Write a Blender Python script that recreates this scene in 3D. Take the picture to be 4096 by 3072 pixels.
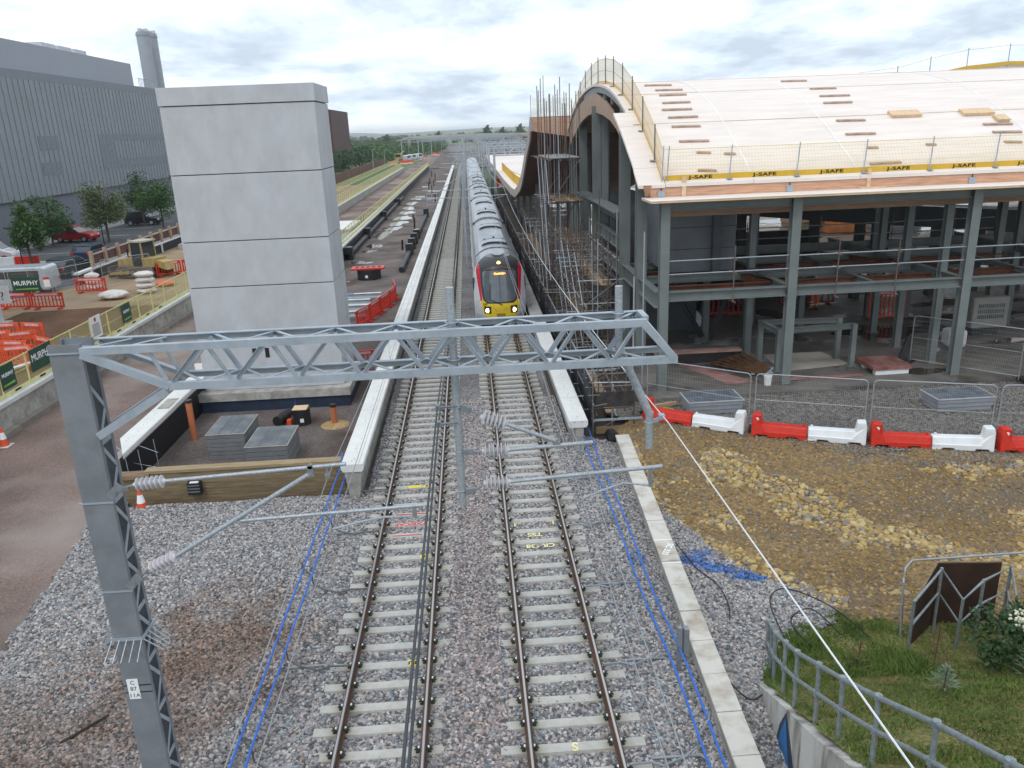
import bpy, math, random, bmesh
from mathutils import Vector as V, Matrix
sc = bpy.context.scene
R = math.radians
for o in list(bpy.data.objects): bpy.data.objects.remove(o)
# ------------------------------------------------------------------ camera
cam = bpy.data.objects.new('camera', bpy.data.cameras.new('camera')); sc.collection.objects.link(cam)
sc.camera = cam
cam.data.sensor_width = 36; cam.data.lens = 27.82; cam.data.clip_start = .1; cam.data.clip_end = 12000
pit, rol, yaw = .31107, -.04056, .04467
F = V((math.sin(yaw)*math.cos(pit), math.cos(yaw)*math.cos(pit), -math.sin(pit)))
rt = V((math.cos(yaw), -math.sin(yaw), 0)); up = rt.cross(F)
Rr = rt*math.cos(rol)+up*math.sin(rol); U = up*math.cos(rol)-rt*math.sin(rol)
mw = Matrix((Rr, U, -F)).transposed().to_4x4(); mw.translation = V((0, 0, 10)); cam.matrix_world = mw
# ------------------------------------------------------------------ world (overcast, broken cloud)
SUN_EL, SUN_AZ = 52, -25
w = bpy.data.worlds.new('World'); sc.world = w; w.use_nodes = True
nt = w.node_tree; N = nt.nodes; Lk = nt.links; N.clear()
def nn(t, **k):
    n = N.new(t)
    for a, b in k.items():
        if a.startswith('i_'): n.inputs[a[2:]].default_value = b
        elif a[0] == 'i' and a[1:].isdigit(): n.inputs[int(a[1:])].default_value = b
        else: setattr(n, a, b)
    return n
out = nn('ShaderNodeOutputWorld'); bg = nn('ShaderNodeBackground', i_Strength=1.15)
sky = nn('ShaderNodeTexSky', sky_type='NISHITA', sun_disc=False, sun_elevation=R(SUN_EL), sun_rotation=R(SUN_AZ))
skm = nn('ShaderNodeVectorMath', operation='SCALE', i_Scale=.1); Lk.new(sky.outputs[0], skm.inputs[0])
tc = nn('ShaderNodeTexCoord'); sp = nn('ShaderNodeSeparateXYZ'); Lk.new(tc.outputs['Generated'], sp.inputs[0])
za = nn('ShaderNodeMath', operation='ABSOLUTE'); Lk.new(sp.outputs[2], za.inputs[0])
zb = nn('ShaderNodeMath', operation='ADD', i1=.16); Lk.new(za.outputs[0], zb.inputs[0])
dv = nn('ShaderNodeVectorMath', operation='DIVIDE'); Lk.new(tc.outputs['Generated'], dv.inputs[0])
cx = nn('ShaderNodeCombineXYZ')
for i in range(3): Lk.new(zb.outputs[0], cx.inputs[i])
Lk.new(cx.outputs[0], dv.inputs[1])
mp = nn('ShaderNodeMapping'); mp.inputs['Scale'].default_value = (1, .75, 0); mp.inputs['Location'].default_value = (3.3, 1.2, 0)
Lk.new(dv.outputs[0], mp.inputs[0])
n1 = nn('ShaderNodeTexNoise', i_Scale=1.35, i_Detail=10, i_Roughness=.6, i_Distortion=.1); Lk.new(mp.outputs[0], n1.inputs['Vector'])
n2 = nn('ShaderNodeTexNoise', i_Scale=.8, i_Detail=7, i_Roughness=.6); Lk.new(mp.outputs[0], n2.inputs['Vector'])
cr = nn('ShaderNodeValToRGB'); Lk.new(n1.outputs[0], cr.inputs[0])
e = cr.color_ramp.elements
e[0].position = .37; e[0].color = (.54, .63, .74, 1); e[1].position = .62; e[1].color = (1.0, 1.02, 1.03, 1)
m = e.new(.45); m.color = (.68, .78, .89, 1)
m = e.new(.52); m.color = (.82, .93, 1.02, 1)
gap = nn('ShaderNodeMapRange'); gap.inputs[1].default_value = .60; gap.inputs[2].default_value = .72; gap.inputs[4].default_value = .35
Lk.new(n2.outputs[0], gap.inputs[0])
mx = nn('ShaderNodeMixRGB'); Lk.new(gap.outputs[0], mx.inputs[0]); Lk.new(cr.outputs[0], mx.inputs[1]); Lk.new(skm.outputs[0], mx.inputs[2])
# cloud layer is brighter towards the zenith, as under any overcast
el = nn('ShaderNodeMapRange'); el.inputs[1].default_value = .22; el.inputs[2].default_value = .9; el.inputs[3].default_value = 1.0; el.inputs[4].default_value = 1.2
Lk.new(sp.outputs[2], el.inputs[0])
sm = nn('ShaderNodeVectorMath', operation='SCALE'); Lk.new(mx.outputs[0], sm.inputs[0]); Lk.new(el.outputs[0], sm.inputs['Scale'])
Lk.new(sm.outputs[0], bg.inputs[0]); Lk.new(bg.outputs[0], out.inputs[0])
sun = bpy.data.objects.new('sun', bpy.data.lights.new('sun', 'SUN')); sc.collection.objects.link(sun)
sun.data.energy = .9; sun.data.angle = R(14); sun.data.color = (1, .96, .9)
sd = V((math.sin(R(SUN_AZ))*math.cos(R(SUN_EL)), -math.cos(R(SUN_AZ))*math.cos(R(SUN_EL)), math.sin(R(SUN_EL))))
sun.rotation_euler = sd.to_track_quat('Z', 'Y').to_euler()
sky.sun_rotation = math.atan2(sd.x, sd.y)
sc.view_settings.view_transform = 'Standard'; sc.view_settings.look = 'None'
sc.view_settings.exposure = 0.08; sc.view_settings.gamma = 1
sc.cycles.max_bounces = 6
# ------------------------------------------------------------------ materials
def mat(name, c, rough=.75, metal=0, var=.14, scale=2.5, c2=None, bump=0, bs=30, coord='Object', det=5, stretch=(1, 1, 1), spec=.4, lo=.35, hi=.65):
    if name in bpy.data.materials: return bpy.data.materials[name]
    m = bpy.data.materials.new(name); m.use_nodes = True; t = m.node_tree; b = t.nodes['Principled BSDF']
    b.inputs['Roughness'].default_value = rough; b.inputs['Metallic'].default_value = metal
    b.inputs['Specular IOR Level'].default_value = spec
    if coord == 'World':
        g = t.nodes.new('ShaderNodeNewGeometry'); src = g.outputs['Position']
    else:
        g = t.nodes.new('ShaderNodeTexCoord'); src = g.outputs[coord]
    mp = t.nodes.new('ShaderNodeMapping'); mp.inputs['Scale'].default_value = stretch; t.links.new(src, mp.inputs[0])
    n = t.nodes.new('ShaderNodeTexNoise'); n.inputs['Scale'].default_value = scale; n.inputs['Detail'].default_value = det; n.inputs['Roughness'].default_value = .62
    t.links.new(mp.outputs[0], n.inputs['Vector'])
    r = t.nodes.new('ShaderNodeValToRGB'); t.links.new(n.outputs[0], r.inputs[0])
    a = [x*(1-var) for x in c]; z = [min(1, x*(1+var)) for x in c] if c2 is None else c2
    if c2 is not None: a = c
    r.color_ramp.elements[0].position = lo; r.color_ramp.elements[0].color = (*a, 1)
    r.color_ramp.elements[1].position = hi; r.color_ramp.elements[1].color = (*z, 1)
    t.links.new(r.outputs[0], b.inputs['Base Color'])
    if bump:
        n3 = t.nodes.new('ShaderNodeTexNoise'); n3.inputs['Scale'].default_value = bs; n3.inputs['Detail'].default_value = 4
        t.links.new(mp.outputs[0], n3.inputs['Vector'])
        bp = t.nodes.new('ShaderNodeBump'); bp.inputs['Strength'].default_value = bump; bp.inputs['Distance'].default_value = .02
        t.links.new(n3.outputs[0], bp.inputs['Height']); t.links.new(bp.outputs[0], b.inputs['Normal'])
    return m
def wet(m, scale=.35, lo=.5, hi=.6, rough=.12, dark=.55):
    """damp patches: glossier and darker where a broad noise says so"""
    t = m.node_tree; b = t.nodes['Principled BSDF']
    g = t.nodes.new('ShaderNodeNewGeometry'); n = t.nodes.new('ShaderNodeTexNoise'); n.inputs['Scale'].default_value = scale; n.inputs['Detail'].default_value = 5
    t.links.new(g.outputs['Position'], n.inputs['Vector'])
    mr = t.nodes.new('ShaderNodeMapRange'); mr.inputs[1].default_value = lo; mr.inputs[2].default_value = hi; t.links.new(n.outputs[0], mr.inputs[0])
    rr = t.nodes.new('ShaderNodeMapRange'); rr.inputs[3].default_value = b.inputs['Roughness'].default_value; rr.inputs[4].default_value = rough
    t.links.new(mr.outputs[0], rr.inputs[0]); t.links.new(rr.outputs[0], b.inputs['Roughness'])
    l = b.inputs['Base Color'].links[0].from_socket
    mx = t.nodes.new('ShaderNodeMixRGB'); mx.blend_type = 'MULTIPLY'; mx.inputs[2].default_value = (dark, dark, dark, 1)
    t.links.new(mr.outputs[0], mx.inputs[0]); t.links.new(l, mx.inputs[1]); t.links.new(mx.outputs[0], b.inputs['Base Color'])
    return m
def emis(name, c, s):
    m = bpy.data.materials.new(name); m.use_nodes = True; b = m.node_tree.nodes['Principled BSDF']
    b.inputs['Base Color'].default_value = (*c, 1); b.inputs['Emission Color'].default_value = (*c, 1); b.inputs['Emission Strength'].default_value = s
    return m
def gravel(name, cols, scale, bump=.6, coord='World', extra=None, rough=.85):
    m = bpy.data.materials.new(name); m.use_nodes = True; t = m.node_tree; b = t.nodes['Principled BSDF']; b.inputs['Roughness'].default_value = rough
    b.inputs['Specular IOR Level'].default_value = .08
    g = t.nodes.new('ShaderNodeNewGeometry')
    v = t.nodes.new('ShaderNodeTexVoronoi'); v.inputs['Scale'].default_value = scale; t.links.new(g.outputs['Position'], v.inputs['Vector'])
    s = t.nodes.new('ShaderNodeSeparateXYZ'); t.links.new(v.outputs['Color'], s.inputs[0])
    r = t.nodes.new('ShaderNodeValToRGB'); t.links.new(s.outputs[0], r.inputs[0]); el = r.color_ramp.elements
    for i, c in enumerate(cols):
        p = i/(len(cols)-1)
        if i == 0: x = el[0]
        elif i == len(cols)-1: x = el[len(el)-1]
        else: x = el.new(p)
        x.position = p; x.color = (*c, 1)
    n = t.nodes.new('ShaderNodeTexNoise'); n.inputs['Scale'].default_value = .35; n.inputs['Detail'].default_value = 6; t.links.new(g.outputs['Position'], n.inputs['Vector'])
    mr = t.nodes.new('ShaderNodeMapRange'); mr.inputs[1].default_value = .3; mr.inputs[2].default_value = .7; mr.inputs[3].default_value = .72; mr.inputs[4].default_value = 1.25
    t.links.new(n.outputs[0], mr.inputs[0])
    vm = t.nodes.new('ShaderNodeVectorMath'); vm.operation = 'SCALE'; t.links.new(r.outputs[0], vm.inputs[0]); t.links.new(mr.outputs[0], vm.inputs['Scale'])
    fin = vm.outputs[0]
    if extra:
        c, sca, lo, hi = extra
        n5 = t.nodes.new('ShaderNodeTexNoise'); n5.inputs['Scale'].default_value = sca; n5.inputs['Detail'].default_value = 5; t.links.new(g.outputs['Position'], n5.inputs['Vector'])
        m5 = t.nodes.new('ShaderNodeMapRange'); m5.inputs[1].default_value = lo; m5.inputs[2].default_value = hi; t.links.new(n5.outputs[0], m5.inputs[0])
        x5 = t.nodes.new('ShaderNodeMixRGB'); t.links.new(m5.outputs[0], x5.inputs[0]); t.links.new(fin, x5.inputs[1]); x5.inputs[2].default_value = (*c, 1); fin = x5.outputs[0]
    t.links.new(fin, b.inputs['Base Color'])
    bp = t.nodes.new('ShaderNodeBump'); bp.inputs['Strength'].default_value = bump; bp.inputs['Distance'].default_value = .5/scale; bp.invert = True
    t.links.new(v.outputs['Distance'], bp.inputs['Height']); t.links.new(bp.outputs[0], b.inputs['Normal'])
    return m
def meshmat(name, c, sx, sy, th, axis='XZ', rough=.5):
    """open wire mesh: the wires follow the object's own axes, the holes are holes"""
    m = bpy.data.materials.new(name); m.use_nodes = True; t = m.node_tree; b = t.nodes['Principled BSDF']
    b.inputs['Base Color'].default_value = (*c, 1); b.inputs['Roughness'].default_value = rough
    g = t.nodes.new('ShaderNodeTexCoord'); s = t.nodes.new('ShaderNodeSeparateXYZ'); t.links.new(g.outputs['Object'], s.inputs[0])
    def line(sock, per):
        d = t.nodes.new('ShaderNodeMath'); d.operation = 'MULTIPLY'; d.inputs[1].default_value = 1/per; t.links.new(sock, d.inputs[0])
        f = t.nodes.new('ShaderNodeMath'); f.operation = 'FRACT'; t.links.new(d.outputs[0], f.inputs[0])
        l = t.nodes.new('ShaderNodeMath'); l.operation = 'LESS_THAN'; l.inputs[1].default_value = th/per; t.links.new(f.outputs[0], l.inputs[0]); return l.outputs[0]
    k = {'X': 0, 'Y': 1, 'Z': 2}
    a = line(s.outputs[k[axis[0]]], sx); z = line(s.outputs[k[axis[1]]], sy)
    mm = t.nodes.new('ShaderNodeMath'); mm.operation = 'MAXIMUM'; t.links.new(a, mm.inputs[0]); t.links.new(z, mm.inputs[1])
    t.links.new(mm.outputs[0], b.inputs['Alpha'])
    return m
galv = mat('galvanised steel', (.36, .40, .45), .5, .3, .12, 4, bump=.1, bs=60)
galv_tube = mat('galvanised tube', (.36, .39, .42), .45, .35, .2, 30)
dkgalv = mat('weathered galvanised steel', (.27, .29, .31), .5, .5, .15, 5)
scaf = mat('scaffold tube', (.17, .155, .145), .55, .4, c2=(.13, .065, .045), scale=1.3, lo=.45, hi=.7)
steelg = mat('grey painted steel', (.165, .185, .182), .5, 0, .1, 1.2)
rust = mat('rusty beam', (.17, .06, .03), .8, 0, c2=(.08, .035, .025), scale=2)
conc = mat('pale precast concrete', (.46, .465, .485), .8, 0, .085, 1.3, bump=.15, bs=14, det=10, stretch=(1, 1, .6))
concw = mat('white precast concrete', (.66, .65, .63), .75, 0, .07, 1.2, bump=.1, bs=20)
concd = mat('weathered concrete', (.35, .335, .305), .85, 0, .28, 2.2, bump=.4, bs=12)
concs = mat('stained concrete lid', (.56, .53, .48), .85, 0, c2=(.33, .27, .21), scale=1.6, lo=.45, hi=.72, bump=.2, bs=25)
timber = mat('sawn timber', (.46, .30, .17), .75, 0, .18, 2, stretch=(1, 8, 8), bump=.15)
oldtimber = mat('weathered timber', (.22, .15, .09), .85, 0, .3, 2, stretch=(1, 6, 10), bump=.3)
sleeperwood = mat('treated timber', (.20, .145, .085), .85, 0, .3, 1.5, stretch=(1, 5, 12), bump=.3)
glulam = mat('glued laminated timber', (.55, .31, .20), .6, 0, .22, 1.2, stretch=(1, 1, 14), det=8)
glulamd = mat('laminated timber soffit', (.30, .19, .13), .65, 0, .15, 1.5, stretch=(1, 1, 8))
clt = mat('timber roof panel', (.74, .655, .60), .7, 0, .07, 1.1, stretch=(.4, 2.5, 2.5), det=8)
osb = mat('plywood', (.66, .47, .30), .7, 0, .12, 5)
yellowp = mat('yellow plastic', (.62, .38, .035), .5, 0, .07)
yelfence = mat('yellow edge protection', (.60, .56, .24), .55, 0, .1)
blackp = mat('black plastic', (.02, .02, .022), .45, 0, .2)
navy = mat('dark blue waterproofing', (.022, .035, .065), .55, 0, .2, 3)
bluep = mat('blue pipe', (.03, .13, .48), .4, 0, .1)
redp = mat('red plastic barrier', (.60, .035, .02), .42, 0, .1, 6)
orangep = mat('orange red plastic', (.68, .09, .03), .45, 0, .12, 6)
whitep = mat('white plastic', (.76, .77, .78), .45, 0, .05)
insul = mat('porcelain insulator', (.55, .54, .56), .25, 0, .04)
insulp = mat('pale pink insulator', (.60, .55, .58), .35, 0, .04)
greyp = mat('grey plastic crate', (.17, .175, .185), .6, 0, .1)
greyt = mat('dark grey lid', (.10, .11, .125), .5, 0, c2=(.20, .21, .22), scale=1.5)
terr = mat('orange clay pipe', (.50, .16, .07), .55, 0, .1)
glassd = mat('dark glass', (.03, .035, .04), .08, 0, .05, spec=.9)
rubber = mat('rubber', (.02, .02, .02), .8)
wirem = mat('stranded wire', (.34, .35, .36), .45, .5, .08, 40)
wiredk = mat('dark cable', (.055, .06, .068), .5, .2, .1)
claddk = mat('ribbed cladding', (.25, .268, .292), .55, .2, .06, .3)
cladlt = mat('flat cladding', (.295, .315, .36), .55, .2, .03, .2)
cladbase = mat('grey rendered base', (.17, .18, .21), .8, 0, .06, .4)
rustclad = mat('dark red brown cladding', (.07, .028, .024), .7, 0, .1, .4)
green_sign = mat('dark green sign', (.012, .06, .04), .5)
signw = mat('white sign', (.8, .8, .8), .6, 0, .02)
inkm = mat('black lettering', (.012, .012, .012), .6)
paintred = mat('red spray paint', (.62, .04, .05), .7); paintyel = mat('pale yellow paint', (.72, .66, .35), .7)
# ------------------------------------------------------------------ mesh helper
class M:
    def __init__(s): s.v = []; s.f = []
    def add(s, vs, fs):
        k = len(s.v); s.v += [tuple(x) for x in vs]; s.f += [tuple(i+k for i in f) for f in fs]; return s
    def box(s, x0, x1, y0, y1, z0, z1):
        return s.add([(x, y, z) for x in (x0, x1) for y in (y0, y1) for z in (z0, z1)],
                     [(0, 1, 3, 2), (4, 6, 7, 5), (0, 4, 5, 1), (2, 3, 7, 6), (0, 2, 6, 4), (1, 5, 7, 3)])
    def bar(s, p, q, w, h, up=(0, 0, 1)):
        p, q = V(p), V(q); d = (q-p).normalized(); u = V(up)
        if abs(d.dot(u)) > .98: u = V((0, 1, 0))
        a = d.cross(u).normalized()*w/2; b = a.cross(d).normalized()*h/2
        vs = [o+sa*a+sb*b for o in (p, q) for sa in (-1, 1) for sb in (-1, 1)]
        return s.add(vs, [(0, 1, 3, 2), (4, 6, 7, 5), (0, 4, 5, 1), (2, 3, 7, 6), (0, 2, 6, 4), (1, 5, 7, 3)])
    def angle(s, p, q, w, t=.012, up=(0, 0, 1), side=1):
        """L-section"""
        p, q = V(p), V(q); d = (q-p).normalized(); u = V(up)
        if abs(d.dot(u)) > .98: u = V((0, 1, 0))
        a = d.cross(u).normalized(); b = a.cross(d).normalized()
        s.bar(p, q, w, t, u); o = a*side*(w/2-t/2)-b*(w/2+t/2)
        return s.bar(p+o, q+o, t, w, u)
    def ibeam(s, p, q, w, h, t=.025, up=(0, 0, 1)):
        p, q = V(p), V(q); d = (q-p).normalized(); u = V(up)
        if abs(d.dot(u)) > .98: u = V((0, 1, 0))
        a = d.cross(u).normalized(); b = a.cross(d).normalized()
        for k in (-1, 1): s.bar(p+b*k*(h/2-t/2), q+b*k*(h/2-t/2), w, t, u)
        return s.bar(p, q, t, h-2*t-.004, u)
    def tube(s, p, q, r, n=8, r2=None):
        p, q = V(p), V(q); d = (q-p).normalized(); u = V((0, 0, 1)) if abs(d.z) < .95 else V((1, 0, 0))
        a = d.cross(u).normalized(); b = d.cross(a); r2 = r if r2 is None else r2
        vs = [o+(a*math.cos(2*math.pi*i/n)+b*math.sin(2*math.pi*i/n))*rr for o, rr in ((p, r), (q, r2)) for i in range(n)]
        return s.add(vs, [(i, (i+1) % n, n+(i+1) % n, n+i) for i in range(n)]+[tuple(range(n))[::-1], tuple(range(n, 2*n))])
    def path(s, pts, r, n=8):
        pts = [V(p) for p in pts]; rings = []
        for i, p in enumerate(pts):
            d = (pts[min(i+1, len(pts)-1)]-pts[max(i-1, 0)]).normalized(); u = V((0, 0, 1)) if abs(d.z) < .95 else V((1, 0, 0))
            a = d.cross(u).normalized(); b = d.cross(a)
            rings += [p+(a*math.cos(2*math.pi*k/n)+b*math.sin(2*math.pi*k/n))*r for k in range(n)]
        fs = [(j*n+i, j*n+(i+1) % n, (j+1)*n+(i+1) % n, (j+1)*n+i) for j in range(len(pts)-1) for i in range(n)]
        fs += [tuple(range(n))[::-1], tuple(range((len(pts)-1)*n, len(pts)*n))]
        return s.add(rings, fs)
    def lathe(s, p, q, prof, n=16):
        p, q = V(p), V(q); L = (q-p); d = L.normalized(); u = V((0, 0, 1)) if abs(d.z) < .95 else V((1, 0, 0))
        a = d.cross(u).normalized(); b = d.cross(a)
        vs = [p+L*t+(a*math.cos(2*math.pi*k/n)+b*math.sin(2*math.pi*k/n))*r for t, r in prof for k in range(n)]
        fs = [(j*n+i, j*n+(i+1) % n, (j+1)*n+(i+1) % n, (j+1)*n+i) for j in range(len(prof)-1) for i in range(n)]
        fs += [tuple(range(n))[::-1], tuple(range((len(prof)-1)*n, len(prof)*n))]
        return s.add(vs, fs)
    def prism(s, pts, ex):
        """polygon pts (3D) extruded by vector ex"""
        n = len(pts); ex = V(ex); vs = [V(p) for p in pts]+[V(p)+ex for p in pts]
        return s.add(vs, [(i, (i+1) % n, n+(i+1) % n, n+i) for i in range(n)]+[tuple(range(n))[::-1], tuple(range(n, 2*n))])
    def grid(s, fn, us, vs_):
        k = len(vs_); P = [fn(u, v) for u in us for v in vs_]
        return s.add(P, [(i*k+j, (i+1)*k+j, (i+1)*k+j+1, i*k+j+1) for i in range(len(us)-1) for j in range(k-1)])
    def build(s, name, mt, parent=None, local=False, smooth=False, bevel=0, origin=None, label=None, cat=None, group=None, kind=None):
        me = bpy.data.meshes.new(name); ob = bpy.data.objects.new(name, me); sc.collection.objects.link(ob)
        vs = [V(v) for v in s.v]
        if parent is not None:
            ob.parent = parent
            if not local:
                o = wloc(parent); vs = [v-o for v in vs]
        elif not local:
            lo = V((min(v[i] for v in vs) for i in range(3))); hi = V((max(v[i] for v in vs) for i in range(3)))
            o = V(origin) if origin else V(((lo.x+hi.x)/2, (lo.y+hi.y)/2, lo.z)); ob.location = o; vs = [v-o for v in vs]
        me.from_pydata(vs, [], s.f); me.update()
        bm = bmesh.new(); bm.from_mesh(me); bmesh.ops.recalc_face_normals(bm, faces=bm.faces); bm.to_mesh(me); bm.free()
        me.materials.append(mt)
        if smooth:
            me.shade_smooth()
            try: me.set_sharp_from_angle(angle=R(40))
            except Exception: pass
        if bevel:
            b = ob.modifiers.new('bevel', 'BEVEL'); b.width = bevel; b.segments = 2; b.limit_method = 'ANGLE'
        tag(ob, label, cat, group, kind)
        return ob
def wloc(o):
    l = V(o.location)
    while o.parent: o = o.parent; l = l+V(o.location)
    return l
def tag(o, label=None, cat=None, group=None, kind=None):
    if label: o['label'] = label
    if cat: o['category'] = cat
    if group: o['group'] = group
    if kind: o['kind'] = kind
    return o
def thing(name, label, cat, loc=(0, 0, 0), rz=0, group=None):
    o = bpy.data.objects.new(name, None); sc.collection.objects.link(o); o.empty_display_size = .2
    o.location = loc; o.rotation_euler = (0, 0, rz); return tag(o, label, cat, group)
def dup(o, loc, rz=None, label=None, scale=None):
    def cp(x, par):
        c = x.copy(); sc.collection.objects.link(c); c.parent = par
        for ch in x.children: cp(ch, c)
        return c
    c = cp(o, None); c.location = loc
    if rz is not None: c.rotation_euler.z = rz
    if scale: c.scale = scale
    if label: c['label'] = label
    return c
def text(s, size, mt, parent, loc, xdir, updir, name='lettering', ext=.002, center=True, space=1, bold=0, local=False):
    cu = bpy.data.curves.new(name, 'FONT'); cu.body = s; cu.size = size; cu.extrude = ext; cu.space_character = space; cu.offset = bold
    if center: cu.align_x = 'CENTER'; cu.align_y = 'CENTER'
    t = bpy.data.objects.new('tmp', cu); sc.collection.objects.link(t); dg = bpy.context.evaluated_depsgraph_get()
    me = bpy.data.meshes.new_from_object(t.evaluated_get(dg)); bpy.data.objects.remove(t)
    o = bpy.data.objects.new(name, me); sc.collection.objects.link(o); me.materials.clear(); me.materials.append(mt)
    x = V(xdir).normalized(); u = V(updir); z = x.cross(u).normalized(); y = z.cross(x)
    mm = Matrix((x, y, z)).transposed().to_4x4(); l = V(loc)
    if parent is not None:
        o.parent = parent
        if not local: l = l-wloc(parent)
    mm.translation = l; me.transform(mm)
    return o
ORD = ['first', 'second', 'third', 'fourth', 'fifth', 'sixth', 'seventh', 'eighth', 'ninth', 'tenth', 'eleventh', 'twelfth']
rnd = random.Random(7)
# ------------------------------------------------------------------ setting: ground sheets
def poly(name, pts, z, mt, kind='structure', **k):
    me = bpy.data.meshes.new(name); me.from_pydata([(x, y, z) for x, y in pts], [], [tuple(range(len(pts)))]); me.materials.append(mt)
    o = bpy.data.objects.new(name, me); sc.collection.objects.link(o)
    if me.polygons[0].normal.z < 0: me.flip_normals()
    return tag(o, kind=kind, **k)
from mathutils import noise as mn
def terrain(name, x0, x1, y0, y1, step, hf, mt, inside=None, kind='structure'):
    nx = max(1, round((x1-x0)/step)); ny = max(1, round((y1-y0)/step))
    vs = [(x0+(x1-x0)*i/nx, y0+(y1-y0)*j/ny) for i in range(nx+1) for j in range(ny+1)]
    me = bpy.data.meshes.new(name)
    fs = []
    for i in range(nx):
        for j in range(ny):
            a = i*(ny+1)+j; c = ((vs[a][0]+step/2), (vs[a][1]+step/2))
            if inside is None or inside(*c): fs.append((a, a+ny+1, a+ny+2, a+1))
    me.from_pydata([(x, y, hf(x, y)) for x, y in vs], [], fs); me.materials.append(mt)
    bm = bmesh.new(); bm.from_mesh(me); bmesh.ops.delete(bm, geom=[v for v in bm.verts if not v.link_faces], context='VERTS'); bm.to_mesh(me); bm.free()
    o = bpy.data.objects.new(name, me); sc.collection.objects.link(o); tag(o, kind=kind); me.shade_smooth(); return o
def pip(x, y, P):
    c = False; n = len(P)
    for i in range(n):
        x1, y1 = P[i]; x2, y2 = P[i-1]
        if (y1 > y) != (y2 > y) and x < (x2-x1)*(y-y1)/(y2-y1)+x1: c = not c
    return c
ballast_cols = [tuple(k*.72 for k in c) for c in [(.10, .10, .105), (.22, .20, .195), (.30, .27, .26), (.19, .20, .215), (.33, .285, .27), (.25, .26, .275), (.42, .39, .37)]]
field = mat('far fields', (.07, .12, .045), .9, 0, c2=(.17, .19, .085), scale=.012, coord='World', det=4)
mud = wet(mat('site mud', (.17, .13, .10), .85, 0, c2=(.27, .22, .175), scale=.5, coord='World', bump=.5, bs=6), .18, .5, .58, .06, .5)
brownbed = gravel('red brown trackbed gravel', [(.13, .09, .078), (.19, .138, .12), (.16, .115, .10), (.225, .17, .15)], 26, .35, extra=((.30, .25, .225), .16, .47, .66))
infill = gravel('grey brown infill gravel', [(.10, .08, .075), (.15, .12, .11), (.19, .16, .15), (.13, .11, .105)], 22, .4, extra=((.085, .06, .05), .3, .5, .7))
balm = gravel('grey pink ballast', ballast_cols, 17, .8)
asph = mat('asphalt', (.075, .078, .085), .8, 0, .15, .6, coord='World')
soil = gravel('yellow brown soil', [(.19, .12, .052), (.26, .17, .078), (.15, .10, .05), (.31, .21, .10)], 14, .6, extra=((.15, .115, .085), .5, .52, .66))
yard = gravel('sandy yard', [(.27, .19, .12), (.32, .24, .15), (.24, .17, .11)], 9, .3, extra=((.33, .25, .17), .2, .45, .65))
dksoil = gravel('dark excavated soil', [(.085, .045, .028), (.13, .075, .045), (.10, .055, .035)], 9, .6)
dkgravel = wet(gravel('dark site gravel', [(.13, .12, .11), (.19, .175, .16), (.24, .22, .205), (.15, .14, .13)], 14, .6), .3, .55, .7, .35, .7)
slabm = wet(mat('wet concrete slab', (.19, .175, .16), .7, 0, c2=(.11, .095, .08), scale=.5, coord='World', det=6), .35, .50, .60, .16, .6)
grassm = gravel('grass ground', [(.16, .12, .055), (.09, .115, .035), (.22, .16, .08), (.12, .14, .04), (.075, .09, .03)], 22, .6)
poly('ground', [(-6000, -60), (6000, -60), (6000, 9000), (-6000, 9000)], -.9, field)
poly('trackbed', [(-17.9, -10), (-9.6, -10), (-9.6, 12), (-9.8, 15.5), (-10.2, 18.9), (-10.6, 20.9), (-10.8, 22.6), (-11.75, 22.6), (-11.75, 247), (-12, 460), (-17.4, 460), (-17.9, 233)], -.32, brownbed)
IN = poly('island_infill', [(-11.7, 22.3), (-3.6, 22.3), (-3.6, 250), (-11.7, 250)], -.5, infill)
poly('railway_land', [(-17.6, 250), (30, 250), (60, 700), (-20, 700)], -.34, infill)
def hb(x, y):
    h = -.235+.04*mn.noise(V((x*.6, y*.6, 0)))
    if x < -3.5:
        h += .28*math.exp(-((x+7.2)**2/2.2+(y-17.6)**2/3.0)) + .08*mn.noise(V((x*.45, y*.45, 4)))
        if x < -9.3: h = max(h, -.30)
    if x > 4.6: h -= .16*min(1, (x-4.6)/1.2)
    if -.9 < x < .2: h += .05
    for c in (-2.03, 1.31):
        if 1.0 < abs(x-c) < 1.4: h += .028+.05*mn.noise(V((x*2, y*1.7, 8)))
    return h
W_ = [(-11.3, 20.8), (-10.9, 18.6), (-10.6, 15.5), (-10.3, 12), (-10.1, 7), (4.35, 7), (4.9, 9), (5.1, 11), (5.35, 12.7), (6.3, 13.8), (7.5, 14.35), (7.75, 15.0), (7.1, 15.75), (6.4, 16.5), (5.8, 17.55), (5.2, 19.1), (4.72, 20.4), (4.75, 24.5), (2.95, 26), (2.95, 30), (-3.55, 30), (-3.55, 21.9), (-10.9, 21.9)]
def onb(x, y):
    return pip(x, y, W_)
near_b = terrain('ballast', -11.4, 7.9, 7, 30, .125, hb, balm, onb)
poly('ballast_far', [(-3.56, 29.9), (2.92, 29.9), (2.92, 300), (22, 620), (-14, 620), (-3.56, 300)], -.25, balm)
poly('ballast_edge', [(-10.3, -8), (8, -8), (8, 7.1), (-10.15, 7.1)], -.3, balm)
poly('soil_under', [(4.3, 12.8), (60, 12.8), (60, 28), (3, 28), (3, 24.6), (4.5, 24.4)], -.62, soil)
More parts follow.
